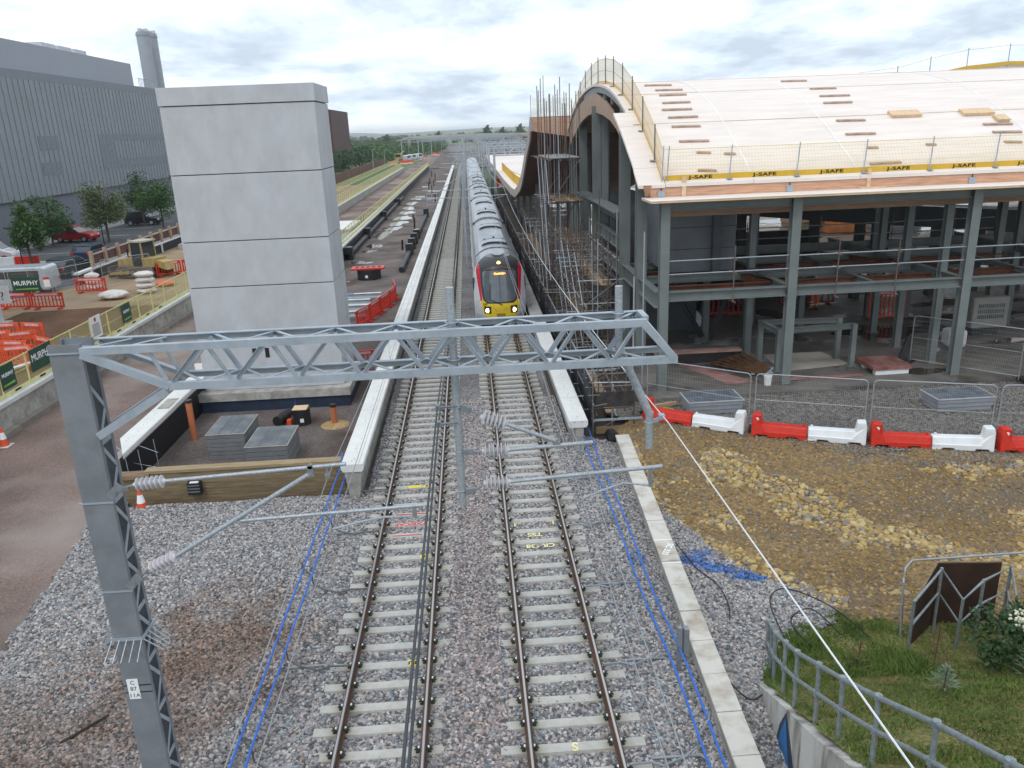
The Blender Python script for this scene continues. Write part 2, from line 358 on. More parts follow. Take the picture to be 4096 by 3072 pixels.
# right-hand soil bank
def hs(x, y):
    edge = 21.6 if x > 14 else 21.6+(14-x)*.42
    t = max(0, min(1, (edge-y)/5.5))
    if y < 14.3: return -.47+.0*x
    return .0-.42*t+.14*mn.noise(V((x*.5, y*.5, 2)))*(.3+t)+.04*mn.noise(V((x*2, y*2, 9)))
soilP = [(4.62, 20.6), (5.2, 19.0), (5.75, 17.45), (6.4, 16.4), (7.0, 15.65), (7.65, 15.0), (7.6, 12.8), (60, 12.8), (60, 22.4), (14, 22.4), (9, 24.5), (5.5, 26.4), (4.7, 25.4)]
bank = terrain('soil', 4.5, 45, 12.7, 26.6, .15, hs, soil, lambda x, y: pip(x, y, soilP))
poly('site_ground', [(12.5, 22.3), (16, 21.6), (60, 21.2), (60, 28.05), (5.2, 28.05), (4.6, 26.9), (9, 24.0)], -.03, dkgravel)
poly('platform_base', [(2.8, 24.5), (6.5, 24.5), (6.5, 140), (2.8, 140)], -.3, mat('dark dug ground', (.07, .055, .045), .9, 0, .3, 1, coord='World'))
M().box(6.3, 48, 28, 62, -.5, .1).build('slab', slabm, kind='structure')
poly('mud_ground', [(6.3, 62), (200, 40), (200, 260), (6.3, 260)], 0, mud)
poly('mud_side', [(48, 20), (200, 10), (200, 62), (48, 62)], .01, mud)
# left yard, road, car park
poly('yard', [(-60, -10), (-18.6, -10), (-18.6, 170), (-60, 170)], .28, yard)
poly('excavation', [(-28.2, 30), (-18.7, 30), (-18.7, 50.5), (-22, 50.7), (-28.2, 50.2)], .285, dksoil)
poly('road', [(-60, 56.5), (-31.0, 55.2), (-29.4, 59.6), (-29.4, 90), (-31, 200), (-48, 200), (-48, 84), (-60, 84)], .29, asph)
mk = M()
for y in (72.5, 79, 86, 93, 100, 107): mk.box(-46.5, -38.6, y, y+.12, .294, .3)
mk.build('road_marking', mat('worn white road paint', (.6, .6, .58), .7, 0, .2, 6), kind='structure')
poly('pavement', [(-47.9, 84), (-44.6, 84), (-44.6, 180), (-47.9, 180)], .30, mat('paving', (.33, .31, .29), .8, 0, .1, 1))
poly('verge', [(-41.5, 70.5), (-36.8, 71.5), (-37.2, 74.2), (-42, 73.2)], .31, mat('light paving', (.36, .33, .28), .8, 0, .1, 1))
# distant hills
def hill(name, y, x0, x1, hmax, seed, mt):
    m = M(); xs = [x0+(x1-x0)*i/60 for i in range(61)]
    def hh(x): return -1+hmax*(.45+.55*mn.fractal(V((x*.0011+seed, 0, 0)), 1, 2, 4))
    m.grid(lambda u, v: (u, y+v*500, max(-1, hh(u))*math.sin(math.pi*v)), xs, [0, .12, .3, .5, .75, 1])
    return m.build(name, mt, smooth=True, kind='structure')
hill('hills', 3200, -3200, 3200, 26, 3.3, mat('far hill pasture', (.07, .11, .06), .9, 0, c2=(.15, .16, .09), scale=.004, coord='World', lo=.45, hi=.6))
hill('hills', 4600, -4600, 4600, 44, 8.1, mat('far hill wood', (.05, .08, .05), .9, 0, c2=(.12, .14, .08), scale=.003, coord='World'))
# standing water between the platforms
pud = mat('water', (.055, .045, .038), .03, 0, .05, spec=.6)
def puddle(x, y, a, b, z, sd):
    r = random.Random(sd); n = 36; ph = [r.uniform(0, 6.28) for _ in range(5)]
    pts = []
    for i in range(n):
        t = 2*math.pi*i/n; k = 1+.22*math.sin(2*t+ph[0])+.16*math.sin(3*t+ph[1])+.12*math.sin(5*t+ph[2])+.09*math.sin(9*t+ph[3])
        pts.append((x+a*k*math.cos(t), y+b*k*math.sin(t)))
    poly('water', pts, z, pud)
for i, (x, y, a, b) in enumerate([(-9.6, 88.5, .9, 3.0), (-9.0, 94, .9, 2.2), (-8.8, 99.5, 1.1, 2.4), (-8.7, 106, 1.0, 2.8), (-8.7, 113, .9, 2.6), (-8.9, 120, 1.0, 2.4), (-9.0, 128, 1.0, 2.4), (-9.6, 79.6, .7, 1.5), (-9.7, 76, .6, .9), (-9.6, 69.2, .9, .8), (-10.2, 60.3, .8, .5), (-8.8, 137, .9, 2)]):
    puddle(x, y, a, b, -.494, i)
for i in range(26):
    puddle(rnd.uniform(26, 80), rnd.uniform(64, 130), rnd.uniform(1.5, 6), rnd.uniform(.8, 3), .014+i*.0006, 50+i)
for i, (x, y, a, b) in enumerate([(20, 36, 2.4, 1.4), (24.5, 38, 3, .6), (25, 33, 2, .5), (11.5, 30.6, 1.2, .5), (17.6, 29.6, 1.4, .4), (27, 41, 4, .6), (22, 45, 5, .8)]):
    puddle(x, y, a, b, .104+i*.0006, 90+i)
# ------------------------------------------------------------------ loose stones (geometry nodes, uncountable)
def stone_mat(name, cols, tint=None, gain=.74):
    m = bpy.data.materials.new(name); m.use_nodes = True; t = m.node_tree; b = t.nodes['Principled BSDF']; b.inputs['Roughness'].default_value = .8; b.inputs['Specular IOR Level'].default_value = .3
    oi = t.nodes.new('ShaderNodeObjectInfo'); r = t.nodes.new('ShaderNodeValToRGB'); r.color_ramp.interpolation = 'CONSTANT'; t.links.new(oi.outputs['Random'], r.inputs[0])
    el = r.color_ramp.elements
    for i, c in enumerate(cols):
        x = el[0] if i == 0 else (el[1] if i == 1 else el.new(.99)); x.position = i/len(cols); x.color = (c[0]*gain, c[1]*gain, c[2]*gain, 1)
    fin = r.outputs[0]
    g = t.nodes.new('ShaderNodeNewGeometry')
    for (cx_, cy_, rx, ry, col, fac, edge) in (tint or []):
        mp = t.nodes.new('ShaderNodeMapping'); mp.vector_type = 'TEXTURE'; mp.inputs['Location'].default_value = (cx_, cy_, 0); mp.inputs['Scale'].default_value = (rx, ry, 100)
        t.links.new(g.outputs['Position'], mp.inputs[0]); ln = t.nodes.new('ShaderNodeVectorMath'); ln.operation = 'LENGTH'; t.links.new(mp.outputs[0], ln.inputs[0])
        n = t.nodes.new('ShaderNodeTexNoise'); n.inputs['Scale'].default_value = 1.1 if edge > .55 else 5; n.inputs['Detail'].default_value = 5; t.links.new(g.outputs['Position'], n.inputs['Vector'])
        ad = t.nodes.new('ShaderNodeMath'); ad.operation = 'MULTIPLY_ADD'; ad.inputs[1].default_value = 1.3; t.links.new(n.outputs[0], ad.inputs[0]); t.links.new(ln.outputs['Value'], ad.inputs[2])
        mr = t.nodes.new('ShaderNodeMapRange'); mr.inputs[1].default_value = 1.65; mr.inputs[2].default_value = 1.65-edge; mr.inputs[3].default_value = 0; mr.inputs[4].default_value = fac; t.links.new(ad.outputs[0], mr.inputs[0])
        x = t.nodes.new('ShaderNodeMixRGB'); x.blend_type = 'MULTIPLY'; t.links.new(mr.outputs[0], x.inputs[0]); t.links.new(fin, x.inputs[1]); x.inputs[2].default_value = (*col, 1); fin = x.outputs[0]
    t.links.new(fin, b.inputs['Base Color']); return m
def stones(name, src, dens, rad, mt, smin=.6, smax=1.35, seed=1, flat=.75, zoff=.0):
    me = src.data.copy(); me.name = name; o = bpy.data.objects.new(name, me); sc.collection.objects.link(o); o.location = src.location; tag(o, kind='stuff')
    o.location.z += zoff
    g = bpy.data.node_groups.new(name, 'GeometryNodeTree'); g.interface.new_socket('Geometry', in_out='INPUT', socket_type='NodeSocketGeometry'); g.interface.new_socket('Geometry', in_out='OUTPUT', socket_type='NodeSocketGeometry')
    a = g.nodes.new; L = g.links.new
    gi = a('NodeGroupInput'); go = a('NodeGroupOutput')
    d = a('GeometryNodeDistributePointsOnFaces'); d.inputs['Density'].default_value = dens; d.inputs['Seed'].default_value = seed; L(gi.outputs[0], d.inputs['Mesh'])
    gt = a('GeometryNodeGeometryToInstance')
    for k in range(4):
        ic = a('GeometryNodeMeshIcoSphere'); ic.inputs['Radius'].default_value = rad; ic.inputs['Subdivisions'].default_value = 2
        sp_ = a('GeometryNodeSetPosition'); L(ic.outputs[0], sp_.inputs[0])
        ps = a('GeometryNodeInputPosition'); n = a('ShaderNodeTexNoise'); n.noise_dimensions = '4D'; n.inputs['W'].default_value = k*3.1+seed; n.inputs['Scale'].default_value = .75/rad; n.inputs['Detail'].default_value = 1
        L(ps.outputs[0], n.inputs['Vector']); vm = a('ShaderNodeVectorMath'); vm.operation = 'SUBTRACT'; vm.inputs[1].default_value = (.5, .5, .5); L(n.outputs['Color'], vm.inputs[0])
        vs = a('ShaderNodeVectorMath'); vs.operation = 'SCALE'; vs.inputs['Scale'].default_value = rad*2.3; L(vm.outputs[0], vs.inputs[0]); L(vs.outputs[0], sp_.inputs['Offset'])
        tr = a('GeometryNodeTransform'); tr.inputs['Scale'].default_value = (1.1, .85, flat); L(sp_.outputs[0], tr.inputs[0])
        L(tr.outputs[0], gt.inputs[0])
    ip = a('GeometryNodeInstanceOnPoints'); L(d.outputs['Points'], ip.inputs['Points']); L(gt.outputs[0], ip.inputs['Instance']); ip.inputs['Pick Instance'].default_value = True
    def rv(dt, lo, hi, sd):
        r = a('FunctionNodeRandomValue'); r.data_type = dt; r.inputs['Seed'].default_value = sd
        s_ = {'FLOAT_VECTOR': (0, 1), 'FLOAT': (2, 3), 'INT': (4, 5)}[dt]; r.inputs[s_[0]].default_value = lo; r.inputs[s_[1]].default_value = hi
        return r.outputs[{'FLOAT_VECTOR': 0, 'FLOAT': 1, 'INT': 2}[dt]]
    L(rv('INT', 0, 3, 3), ip.inputs['Instance Index']); L(rv('FLOAT_VECTOR', (-.5, -.5, 0), (.5, .5, 6.28), 4), ip.inputs['Rotation']); L(rv('FLOAT', smin, smax, 5), ip.inputs['Scale'])
    sm_ = a('GeometryNodeSetMaterial'); sm_.inputs['Material'].default_value = mt; L(ip.outputs[0], sm_.inputs[0]); L(sm_.outputs[0], go.inputs[0])
    md = o.modifiers.new('stones', 'NODES'); md.node_group = g
    return o
bst = stone_mat('ballast stone', [(.13, .13, .135), (.36, .32, .31), (.50, .44, .42), (.27, .29, .32), (.40, .32, .29), (.38, .40, .43), (.64, .61, .59), (.30, .28, .27), (.20, .22, .245), (.58, .53, .50), (.14, .135, .135), (.44, .41, .42)],
                tint=[(5.0, 17.0, .7, .34, (.12, .45, 1.3), .8, .5), (5.6, 16.65, .6, .28, (.12, .45, 1.3), .85, .4), (6.3, 16.32, .6, .26, (.12, .45, 1.3), .9, .3), (5.4, 17.4, .5, .2, (.12, .45, 1.3), .7, .45), (3.7, 17.2, .3, .5, (.3, .5, 1.0), .6, .5), (-5.9, 14.4, 2.6, 3.0, (.66, .50, .40), .95, .7), (-8.6, 10.6, 5.6, 5.2, (.66, .52, .43), .95, .9), (-.35, 13, .9, 30, (1, .90, .87), .8, .6)])
stones('ballast_stones', near_b, 620, .033, bst, .5, 1.4)
# bigger yellow stones on the soil bank, in drifts
def pld(x, y, P):
    d = 9
    for (x0, y0), (x1, y1) in zip(P[:-1], P[1:]):
        t = max(0, min(1, ((x-x0)*(x1-x0)+(y-y0)*(y1-y0))/((x1-x0)**2+(y1-y0)**2))); d = min(d, math.hypot(x-x0-t*(x1-x0), y-y0-t*(y1-y0)))
    return d
D1 = [(4.8, 24), (4.85, 20.8), (5.3, 19.1), (5.9, 17.6), (6.5, 16.6), (7.2, 15.8), (7.9, 15.2)]; D2 = [(7.6, 22.4), (8.6, 20.4), (9.3, 19.2), (10.1, 18), (10.9, 17.0), (12.6, 16.4), (16, 16.2)]; D3 = [(14, 20.6), (18, 20.3), (26, 20)]
ysrc = terrain('soil_drift', 4.5, 30, 13, 24.5, .2, lambda x, y: hs(x, y)+.0, soil, lambda x, y: pip(x, y, soilP) and y > 14.4 and (pld(x, y, D1) < .30+.25*mn.noise(V((x, y, 1))) or pld(x, y, D2) < .75+.9*mn.noise(V((x*.8, y*.8, 2))) or pld(x, y, D3) < .4+.5*mn.noise(V((x*.9, y*.9, 2))) or mn.noise(V((x*.6, y*.6, 5))) > .42))
yst = stone_mat('yellow limestone', [(.50, .34, .13), (.58, .42, .18), (.42, .28, .11), (.52, .39, .20), (.34, .26, .16), (.66, .50, .25), (.30, .27, .25)])
yst2 = stone_mat('small soil stones', [(.34, .23, .11), (.27, .185, .10), (.46, .33, .16), (.21, .165, .12), (.27, .235, .20)])
stones('limestone_rubble', ysrc, 95, .06, yst, .35, 1.7, 3, .8)
bpy.data.objects.remove(ysrc)
stones('soil_stones', bank, 90, .024, yst2, .5, 2.3, 4, .7)
sg = terrain('soil_g', 5.5, 30, 22, 28, .5, lambda x, y: .02, soil, lambda x, y: pip(x, y, [(14, 20.4), (60, 20.4), (60, 28.05), (5.2, 28.05), (4.6, 26.9), (9, 24.0)]))
stones('site_stones', sg, 110, .02, stone_mat('site gravel stone', [(.20, .18, .165), (.30, .27, .25), (.15, .135, .13), (.38, .35, .32)]), .5, 1.7, 6, .7)
bpy.data.objects.remove(sg)
sg = terrain('soil_g', 11, 40, 19, 23.4, .4, hs, soil, lambda x, y: pip(x, y, [(10.4, 22.9), (11.6, 21.6), (14, 20.9), (18, 20.1), (40, 19.4), (40, 23), (14, 23.3)]) and mn.noise(V((x, y, 3))) > -.3)
stones('grey_spread', sg, 220, .028, stone_mat('site gravel stone dark', [(.20, .18, .165), (.28, .25, .235), (.15, .135, .13), (.33, .30, .28)], gain=.7), .5, 1.6, 8, .6)
bpy.data.objects.remove(sg)
# ------------------------------------------------------------------ tracks
railm = mat('rail steel', (.10, .055, .035), .6, .3, .25, 3, stretch=(1, .3, 1))
t_ = railm.node_tree; b_ = t_.nodes['Principled BSDF']; g_ = t_.nodes.new('ShaderNodeNewGeometry'); s_ = t_.nodes.new('ShaderNodeSeparateXYZ'); t_.links.new(g_.outputs['Normal'], s_.inputs[0])
ra = t_.nodes.new('ShaderNodeSeparateXYZ'); t_.links.new(g_.outputs['Position'], ra.inputs[0])
m1 = t_.nodes.new('ShaderNodeMath'); m1.operation = 'GREATER_THAN'; m1.inputs[1].default_value = .8; t_.links.new(s_.outputs[2], m1.inputs[0])
m2 = t_.nodes.new('ShaderNodeMath'); m2.operation = 'GREATER_THAN'; m2.inputs[1].default_value = -.002; t_.links.new(ra.outputs[2], m2.inputs[0])
m3 = t_.nodes.new('ShaderNodeMath'); m3.operation = 'MULTIPLY'; t_.links.new(m1.outputs[0], m3.inputs[0]); t_.links.new(m2.outputs[0], m3.inputs[1])
mxr = t_.nodes.new('ShaderNodeMixRGB'); mxr.inputs[2].default_value = (.45, .44, .44, 1); t_.links.new(m3.outputs[0], mxr.inputs[0]); t_.links.new(b_.inputs['Base Color'].links[0].from_socket, mxr.inputs[1]); t_.links.new(mxr.outputs[0], b_.inputs['Base Color'])
mr_ = t_.nodes.new('ShaderNodeMapRange'); mr_.inputs[3].default_value = .65; mr_.inputs[4].default_value = .28; t_.links.new(m3.outputs[0], mr_.inputs[0]); t_.links.new(mr_.outputs[0], b_.inputs['Roughness'])
t_.links.new(m3.outputs[0], b_.inputs['Metallic'])
sleeperm = mat('concrete sleeper', (.34, .33, .30), .85, 0, c2=(.46, .445, .41), scale=2.5, bump=.1)
t_ = sleeperm.node_tree; b_ = t_.nodes['Principled BSDF']; l_ = b_.inputs['Base Color'].links[0].from_socket
g_ = t_.nodes.new('ShaderNodeTexCoord'); s_ = t_.nodes.new('ShaderNodeSeparateXYZ'); t_.links.new(g_.outputs['Object'], s_.inputs[0])
a_ = t_.nodes.new('ShaderNodeMath'); a_.operation = 'ABSOLUTE'; t_.links.new(s_.outputs[0], a_.inputs[0]); d_ = t_.nodes.new('ShaderNodeMath'); d_.operation = 'SUBTRACT'; d_.inputs[1].default_value = .7525; t_.links.new(a_.outputs[0], d_.inputs[0])
e_ = t_.nodes.new('ShaderNodeMath'); e_.operation = 'ABSOLUTE'; t_.links.new(d_.outputs[0], e_.inputs[0]); f_ = t_.nodes.new('ShaderNodeMapRange'); f_.inputs[1].default_value = .34; f_.inputs[2].default_value = .1; f_.inputs[4].default_value = .6; t_.links.new(e_.outputs[0], f_.inputs[0])
x_ = t_.nodes.new('ShaderNodeMixRGB'); x_.blend_type = 'MULTIPLY'; x_.inputs[2].default_value = (.72, .63, .52, 1); t_.links.new(f_.outputs[0], x_.inputs[0]); t_.links.new(l_, x_.inputs[1]); t_.links.new(x_.outputs[0], b_.inputs['Base Color'])
clipm = mat('dark green rail clip', (.028, .038, .025), .6, 0, .3, 20)
def railgeo(m, x, y0, y1):
    m.box(x-.07, x+.07, y0, y1, -.155, -.14); m.box(x-.012, x+.012, y0, y1, -.14, -.042); m.box(x-.034, x+.034, y0, y1, -.042, -.004); m.box(x-.019, x+.019, y0, y1, -.0035, .002)
def bend(o):
    for v in o.data.vertices:
        y = v.co.y
        if y > 190: v.co.x += (y-190)**2*.00004
def sleeper_mesh():
    m = M()
    for x0, x1, z0, z1 in ((-1.25, -.45, -.155, -.175), (-.45, .45, -.175, -.175), (.45, 1.25, -.175, -.155)):
        m.add([(x0, -.13, -.33), (x1, -.13, -.33), (x1, .13, -.33), (x0, .13, -.33), (x0, -.10, z0-.01), (x1, -.10, z1-.01), (x1, .10, z1-.01), (x0, .10, z0-.01)],
              [(0, 1, 2, 3), (4, 5, 6, 7), (0, 1, 5, 4), (3, 2, 6, 7), (0, 3, 7, 4), (1, 2, 6, 5)])
    return m
slp = sleeper_mesh()
far_sl = M()
clip = M(); clip.box(.075, .135, -.065, .065, -.165, -.12); clip.tube((.09, -.055, -.105), (.155, .045, -.115), .013, 6); clip.tube((.155, -.05, -.115), (.09, .05, -.105), .013, 6)
ins = M().box(.072, .10, -.022, .022, -.118, -.09)
CLM = {}
def put(nm, src, mt, par, x, rz):
    if nm not in CLM: o = src.build(nm, mt, par, local=True); CLM[nm] = o.data
    else: o = bpy.data.objects.new(nm, CLM[nm]); sc.collection.objects.link(o); o.parent = par
    o.location = (x, 0, 0); o.rotation_euler.z = rz
def track(cx, name, label, y0, phase):
    t = thing(name, label, 'track', (cx, 8, -.3), group='main line tracks')
    for s in (-1, 1):
        for k, (a, b) in enumerate(((7, 190), (190, 420))):
            m = M()
            n = 1 if k == 0 else 12
            for j in range(n): railgeo(m, cx+s*.7525, a+(b-a)*j/n, a+(b-a)*(j+1)/n)
            if k:
                m.v = [(x+(y-190)**2*.00004, y, z) for x, y, z in m.v]
            m.build('rail', railm, t)
    first = None
    i = 0; y = y0
    while y < 74 and i < 100:
        o = slp.build('sleeper', sleeperm, t, local=True) if first is None else bpy.data.objects.new('sleeper', first.data)
        if first is not None: sc.collection.objects.link(o); o.parent = t
        o.location = (rnd.uniform(-.02, .02), y-8+rnd.uniform(-.012, .012), .3+rnd.uniform(-.006, .004)); o.rotation_euler.z = rnd.uniform(-.006, .006)
        for s in (-1, 1):
            for rz in (0, math.pi):
                put('rail_clip', clip, clipm, o, s*.7525, rz)
                if y < 27: put('insulator', ins, whitep, o, s*.7525, rz)
        first = first or o
        y += .6; i += 1
    m = M()
    while y < 330:
        dx = (y-190)**2*.00004 if y > 190 else 0
        m.box(cx-1.25+dx, cx+1.25+dx, y-.08, y+.08, -.33, -.18); y += .6
    m.build('sleepers_far', sleeperm, t, kind='stuff')
    m = M(); y = y0+.6*100
    while y < 300:
        dx = (y-190)**2*.00004 if y > 190 else 0
        for s in (-1, 1):
            for q in (-1, 1): m.box(cx+dx+s*.7525+q*.115-.04, cx+dx+s*.7525+q*.115+.04, y-.07, y+.07, -.175, -.09)
        y += .6
    m.build('clips_far', clipm, t, kind='stuff')
    return t
trL = track(-2.03, 'railway_track', 'empty left-hand railway track beside the white platform edge', 11.22-6*.6, 0)
trR = track(1.31, 'railway_track', 'right-hand railway track with the train standing on it', 11.04-6*.6, 0)
def mark(par, s, x, y, size, mt, z=-.168, rot=True, w=None):
    text(s, size, mt, par, (x, y, z), (-1, 0, 0) if rot else (1, 0, 0), (0, -1, 0) if rot else (0, 1, 0), 'painted_mark', .001, bold=.008)
mark(trR, 'S', 1.33, 11.04, .26, paintyel, -.178); mark(trR, 'TSS', 1.27, 18.24+.36, .26, paintyel, -.178); mark(trR, 'CR 638', 1.37, 18.0, .24, paintyel, -.178)
m = M()
for s in (-1, 1): m.box(1.3+s*.52-.02, 1.3+s*.52+.02, 19.1, 19.3, -.182, -.177); m.box(1.3+s*.44-.1, 1.3+s*.44+.1, 19.27, 19.3, -.182, -.176)
m.build('painted_mark', paintyel, trR)
m = M()
m.box(-2.5, -1.65, 20.2, 20.235, -.182, -.176); m.box(-2.5, -1.7, 18.98, 19.01, -.182, -.176); m.build('painted_mark', paintred, trL); mark(trL, 'TXE/CAR', -2.06, 19.62, .22, paintred, -.178)
for i, (x, y, s) in enumerate([(-1.62, 13.62, 'TU'), (-1.6, 17.82, 'S'), (-2.08, 22.02, ''), (-1.72, 22.02, 'Z')]):
    pl = M().box(x-(.19 if not s else .09), x+(.19 if not s else .09), y-.08, y+.08, -.185, -.174).build('yellow_tag', mat('yellow tag', (.75, .62, .05), .6), trL)
    if s: mark(trL, s, x, y, .14, inkm, -.172)
# ------------------------------------------------------------------ overhead line gantry
GX = -5.22
mastm = mat('dull mast steel', (.20, .212, .23), .55, .15, .14, 2.2, bump=.1, bs=60)
gan = thing('overhead_line_gantry', 'galvanised lattice gantry spanning both tracks in the foreground, its mast at bottom left', 'gantry', (GX, 10.2, -.35))
m = M(); m.box(-5.42, -5.02, 10, 10.012, -.35, 7.62); m.box(-5.42, -5.408, 10.0125, 10.07, -.35, 7.62); m.box(-5.032, -5.02, 10.0125, 10.07, -.35, 7.62); m.build('mast_channel', mastm, gan)
m = M(); m.box(-5.42, -5.02, 10.388, 10.4, -.35, 7.62); m.box(-5.42, -5.408, 10.33, 10.3875, -.35, 7.62); m.box(-5.032, -5.02, 10.33, 10.3875, -.35, 7.62); m.build('mast_channel', mastm, gan)
m = M(); m.box(-5.44, -5.0, 9.98, 10.42, 7.5, 7.515); m.build('cap_plate', galv, gan)
for sx in (-5.414, -5.026):
    z = 7.05; k = 0
    while z > -.3:
        for s in (0, 1):
            a = (sx, 10.045, z) if s == 0 else (sx, 10.355, z-.38); b = (sx, 10.355, z-.38) if s == 0 else (sx, 10.045, z-.76)
            if b[2] > -.35: M().bar(a, b, .055, .010, (1, 0, 0)).build('lacing_bar', galv, gan)
        M().bar((sx-.001, 10.04, z-.80), (sx-.001, 10.36, z-.80), .07, .011, (1, 0, 0)).build('batten', galv, gan)
        z -= .86; k += 1
TB = [(-3.48+.806*k) for k in range(8)]; BB = [(-3.98+.824*k) for k in range(9)]
for Y, s in ((10.0, 1), (10.5, -1)):
    M().angle((-5.02, Y, 7.57), (2.24, Y, 7.57), .085, .012, (0, 0, 1), s).build('top_chord', galv, gan)
    M().angle((-3.99, Y, 7.05), (2.66, Y, 7.05), .085, .012, (0, 0, 1), s).build('bottom_chord', galv, gan)
    M().angle((-5.0, Y-.004*s, 7.53), (-3.97, Y-.004*s, 7.05), .085, .012, (0, 0, 1), s).build('bottom_chord', galv, gan)
    M().angle((2.22, Y-.004*s, 7.56), (2.66, Y-.004*s, 7.05), .085, .012, (0, 0, 1), s).build('end_post', galv, gan)
    yo = Y+.018*s
    for k in range(8):
        for a, b in (((BB[k]+.04, 7.06), (TB[k]-.03, 7.53)), ((TB[k]+.03, 7.53), (BB[k+1]-.04, 7.06))):
            M().angle((a[0], yo, a[1]), (b[0], yo, b[1]), .055, .008, (0, 1, 0), s).build('diagonal_brace', galv, gan)
    M().bar((-4.2, yo, 7.53), (-4.02, yo, 7.08), .05, .01, (0, 1, 0)).build('diagonal_brace', galv, gan)
    M().angle((-5.02, Y-.02*s+(0 if s > 0 else -.1), 6.42), (-4.05, Y, 6.99), .09, .01, (0, 0, 1), s).build('knee_brace', galv, gan)
for z, N2, o in ((7.556, TB, 0), (7.06, BB[:-1], .0)):
    for k, x in enumerate(N2):
        if x+.38 < 2.3: M().bar((x, 10.49, z), (x+.38, 10.02, z), .05, .008).build('plan_brace', galv, gan)
        if k: M().bar((x, 10.49, z), (x-.38, 10.02, z-.009), .05, .008).build('plan_brace', galv, gan)
for a, b in (((-4.98, 10.03), (-4.55, 10.45)), ((-4.1, 10.45), (-4.45, 10.03))): M().bar((a[0], a[1], 7.556), (b[0], b[1], 7.556), .05, .008).build('plan_brace', galv, gan)
M().box(2.2, 2.28, 10.05, 10.45, 7.54, 7.6).build('end_plate', galv, gan); M().bar((2.25, 10.5, 7.55), (2.6, 10.02, 7.1), .045, .01).build('end_brace', galv, gan)
m = M(); m.tube((-.31, 10.25, 8.07), (-.31, 10.25, 4.94), .055, 16); m.build('drop_post', galv_tube, gan, smooth=True)
def ubolt(par, x, y, z, r=.075):
    m = M(); pts = [(x+r*math.cos(a), y+.0+r*math.sin(a), z) for a in [math.pi*2*i/14 for i in range(15)]]
    m.path(pts, .008, 6); m.build('clamp', galv, par)
for x, z in ((-.31, 7.61), (-.31, 7.1)): ubolt(gan, x, 10.25, z, .085)
m = M(); m.tube((1.93, 10.3, 7.97), (1.93, 10.3, 7.12), .052, 16); m.build('end_post_tube', galv_tube, gan, smooth=True)
ubolt(gan, 1.93, 10.3, 7.61, .085)
m = M(); m.tube((1.93, 10.3, 7.14), (2.37, 10.3, 6.13), .056, 16); m.tube((2.37, 10.3, 6.17), (2.37, 10.3, 5.62), .055, 16); m.build('feeder_drop_tube', galv_tube, gan, smooth=True)
ubolt(gan, 2.37, 10.3, 6.02, .065)
m = M(); m.bar((2.42, 10.3, 6.03), (2.54, 10.3, 6.06), .03, .05); m.box(2.5, 2.58, 10.25, 10.35, 6.06, 6.12); m.build('feeder_clamp', galv, gan)
# spiked anti-climb collar, straps, number plate
m = M(); m.box(-5.44, -5.0, 9.975, 9.995, 3.24, 3.29); m.box(-5.44, -5.0, 10.405, 10.42, 3.24, 3.29); m.box(-5.455, -5.435, 9.975, 10.42, 3.241, 3.289); m.box(-5.005, -4.985, 9.975, 10.42, 3.241, 3.289); m.build('spike_collar', galv, gan)
for i in range(5):
    x = -5.43+.105*i; M().tube((x, 9.98, 3.26), (x-.06+.01*i, 9.76, 3.03), .009, 5).build('spike', galv_tube, gan)
    y = 9.98+.1*i; M().tube((-4.99, y, 3.26), (-4.75, y+.04-.02*i, 3.03), .009, 5).build('spike', galv_tube, gan); M().tube((-5.45, y, 3.26), (-5.7, y+.02, 3.05), .009, 5).build('spike', galv_tube, gan)
for z in (5.40, 4.03): M().box(-5.47, -5.0, 9.985, 9.998, z, z+.025).build('strap', galv, gan)
pl = M().box(-5.36, -5.20, 9.985, 9.9975, 2.24, 2.58).build('number_plate', signw, gan)
for s, z in (('C', 2.52), ('87', 2.415), ('11A', 2.30)): text(s, .095, inkm, pl, (-5.28, 9.984, z), (1, 0, 0), (0, 0, 1), 'lettering', .001)
m = M(); m.box(-5.42, -5.02, 9.994, 9.9985, 2.46, 2.475); m.box(-5.42, -5.02, 9.994, 9.9985, 2.34, 2.355); m.build('plate_strap', inkm, gan)
def insulator(par, p, q, n, r, mt, name='insulator'):
    prof = [(0, r*.28)]
    for i in range(n):
        t = .06+.88*(i+.5)/n; d = .88/n
        prof += [(t-d*.42, r*.34), (t-d*.05, r), (t+d*.07, r), (t+d*.32, r*.42)]
    prof.append((1, r*.28)); M().lathe(p, q, prof, 20).build(name, mt, par, smooth=True)
def wbracket(par, x, y, z):
    m = M(); m.bar((x-.09, y-.06, z-.08), (x+.09, y-.06, z+.1), .012, .12, (0, 0, 1)); m.bar((x-.02, y-.05, z-.02), (x+.17, y-.02, z+.04), .05, .03); m.tube((x+.0, y-.09, z), (x+.0, y+.02, z), .03, 8); m.build('mounting_bracket', dkgalv, par)
Y = 10.0
c = thing('cantilever_arm', 'lower left tube cantilever with two insulators carrying the wire over the empty left track', 'cantilever', (-4.98, 10, 4.1), group='overhead wire cantilevers')
wbracket(c, -4.93, 10, 5.58); wbracket(c, -4.93, 10, 4.2)
M().tube((-4.86, Y, 5.60), (-4.66, Y, 5.655), .018, 10).build('end_fitting', dkgalv, c); insulator(c, (-4.70, Y, 5.65), (-4.26, Y, 5.68), 6, .09, insul)
M().tube((-4.28, Y, 5.678), (-1.85, Y, 5.775), .027, 12).build('top_tube', galv_tube, c, smooth=True)
M().tube((-4.86, Y, 4.25), (-4.68, Y, 4.40), .02, 10).build('end_fitting', dkgalv, c); insulator(c, (-4.72, Y, 4.37), (-4.30, Y, 4.55), 6, .09, insulp)
M().tube((-4.32, Y, 4.54), (-2.33, Y, 5.67), .033, 12).build('diagonal_tube', galv_tube, c, smooth=True)
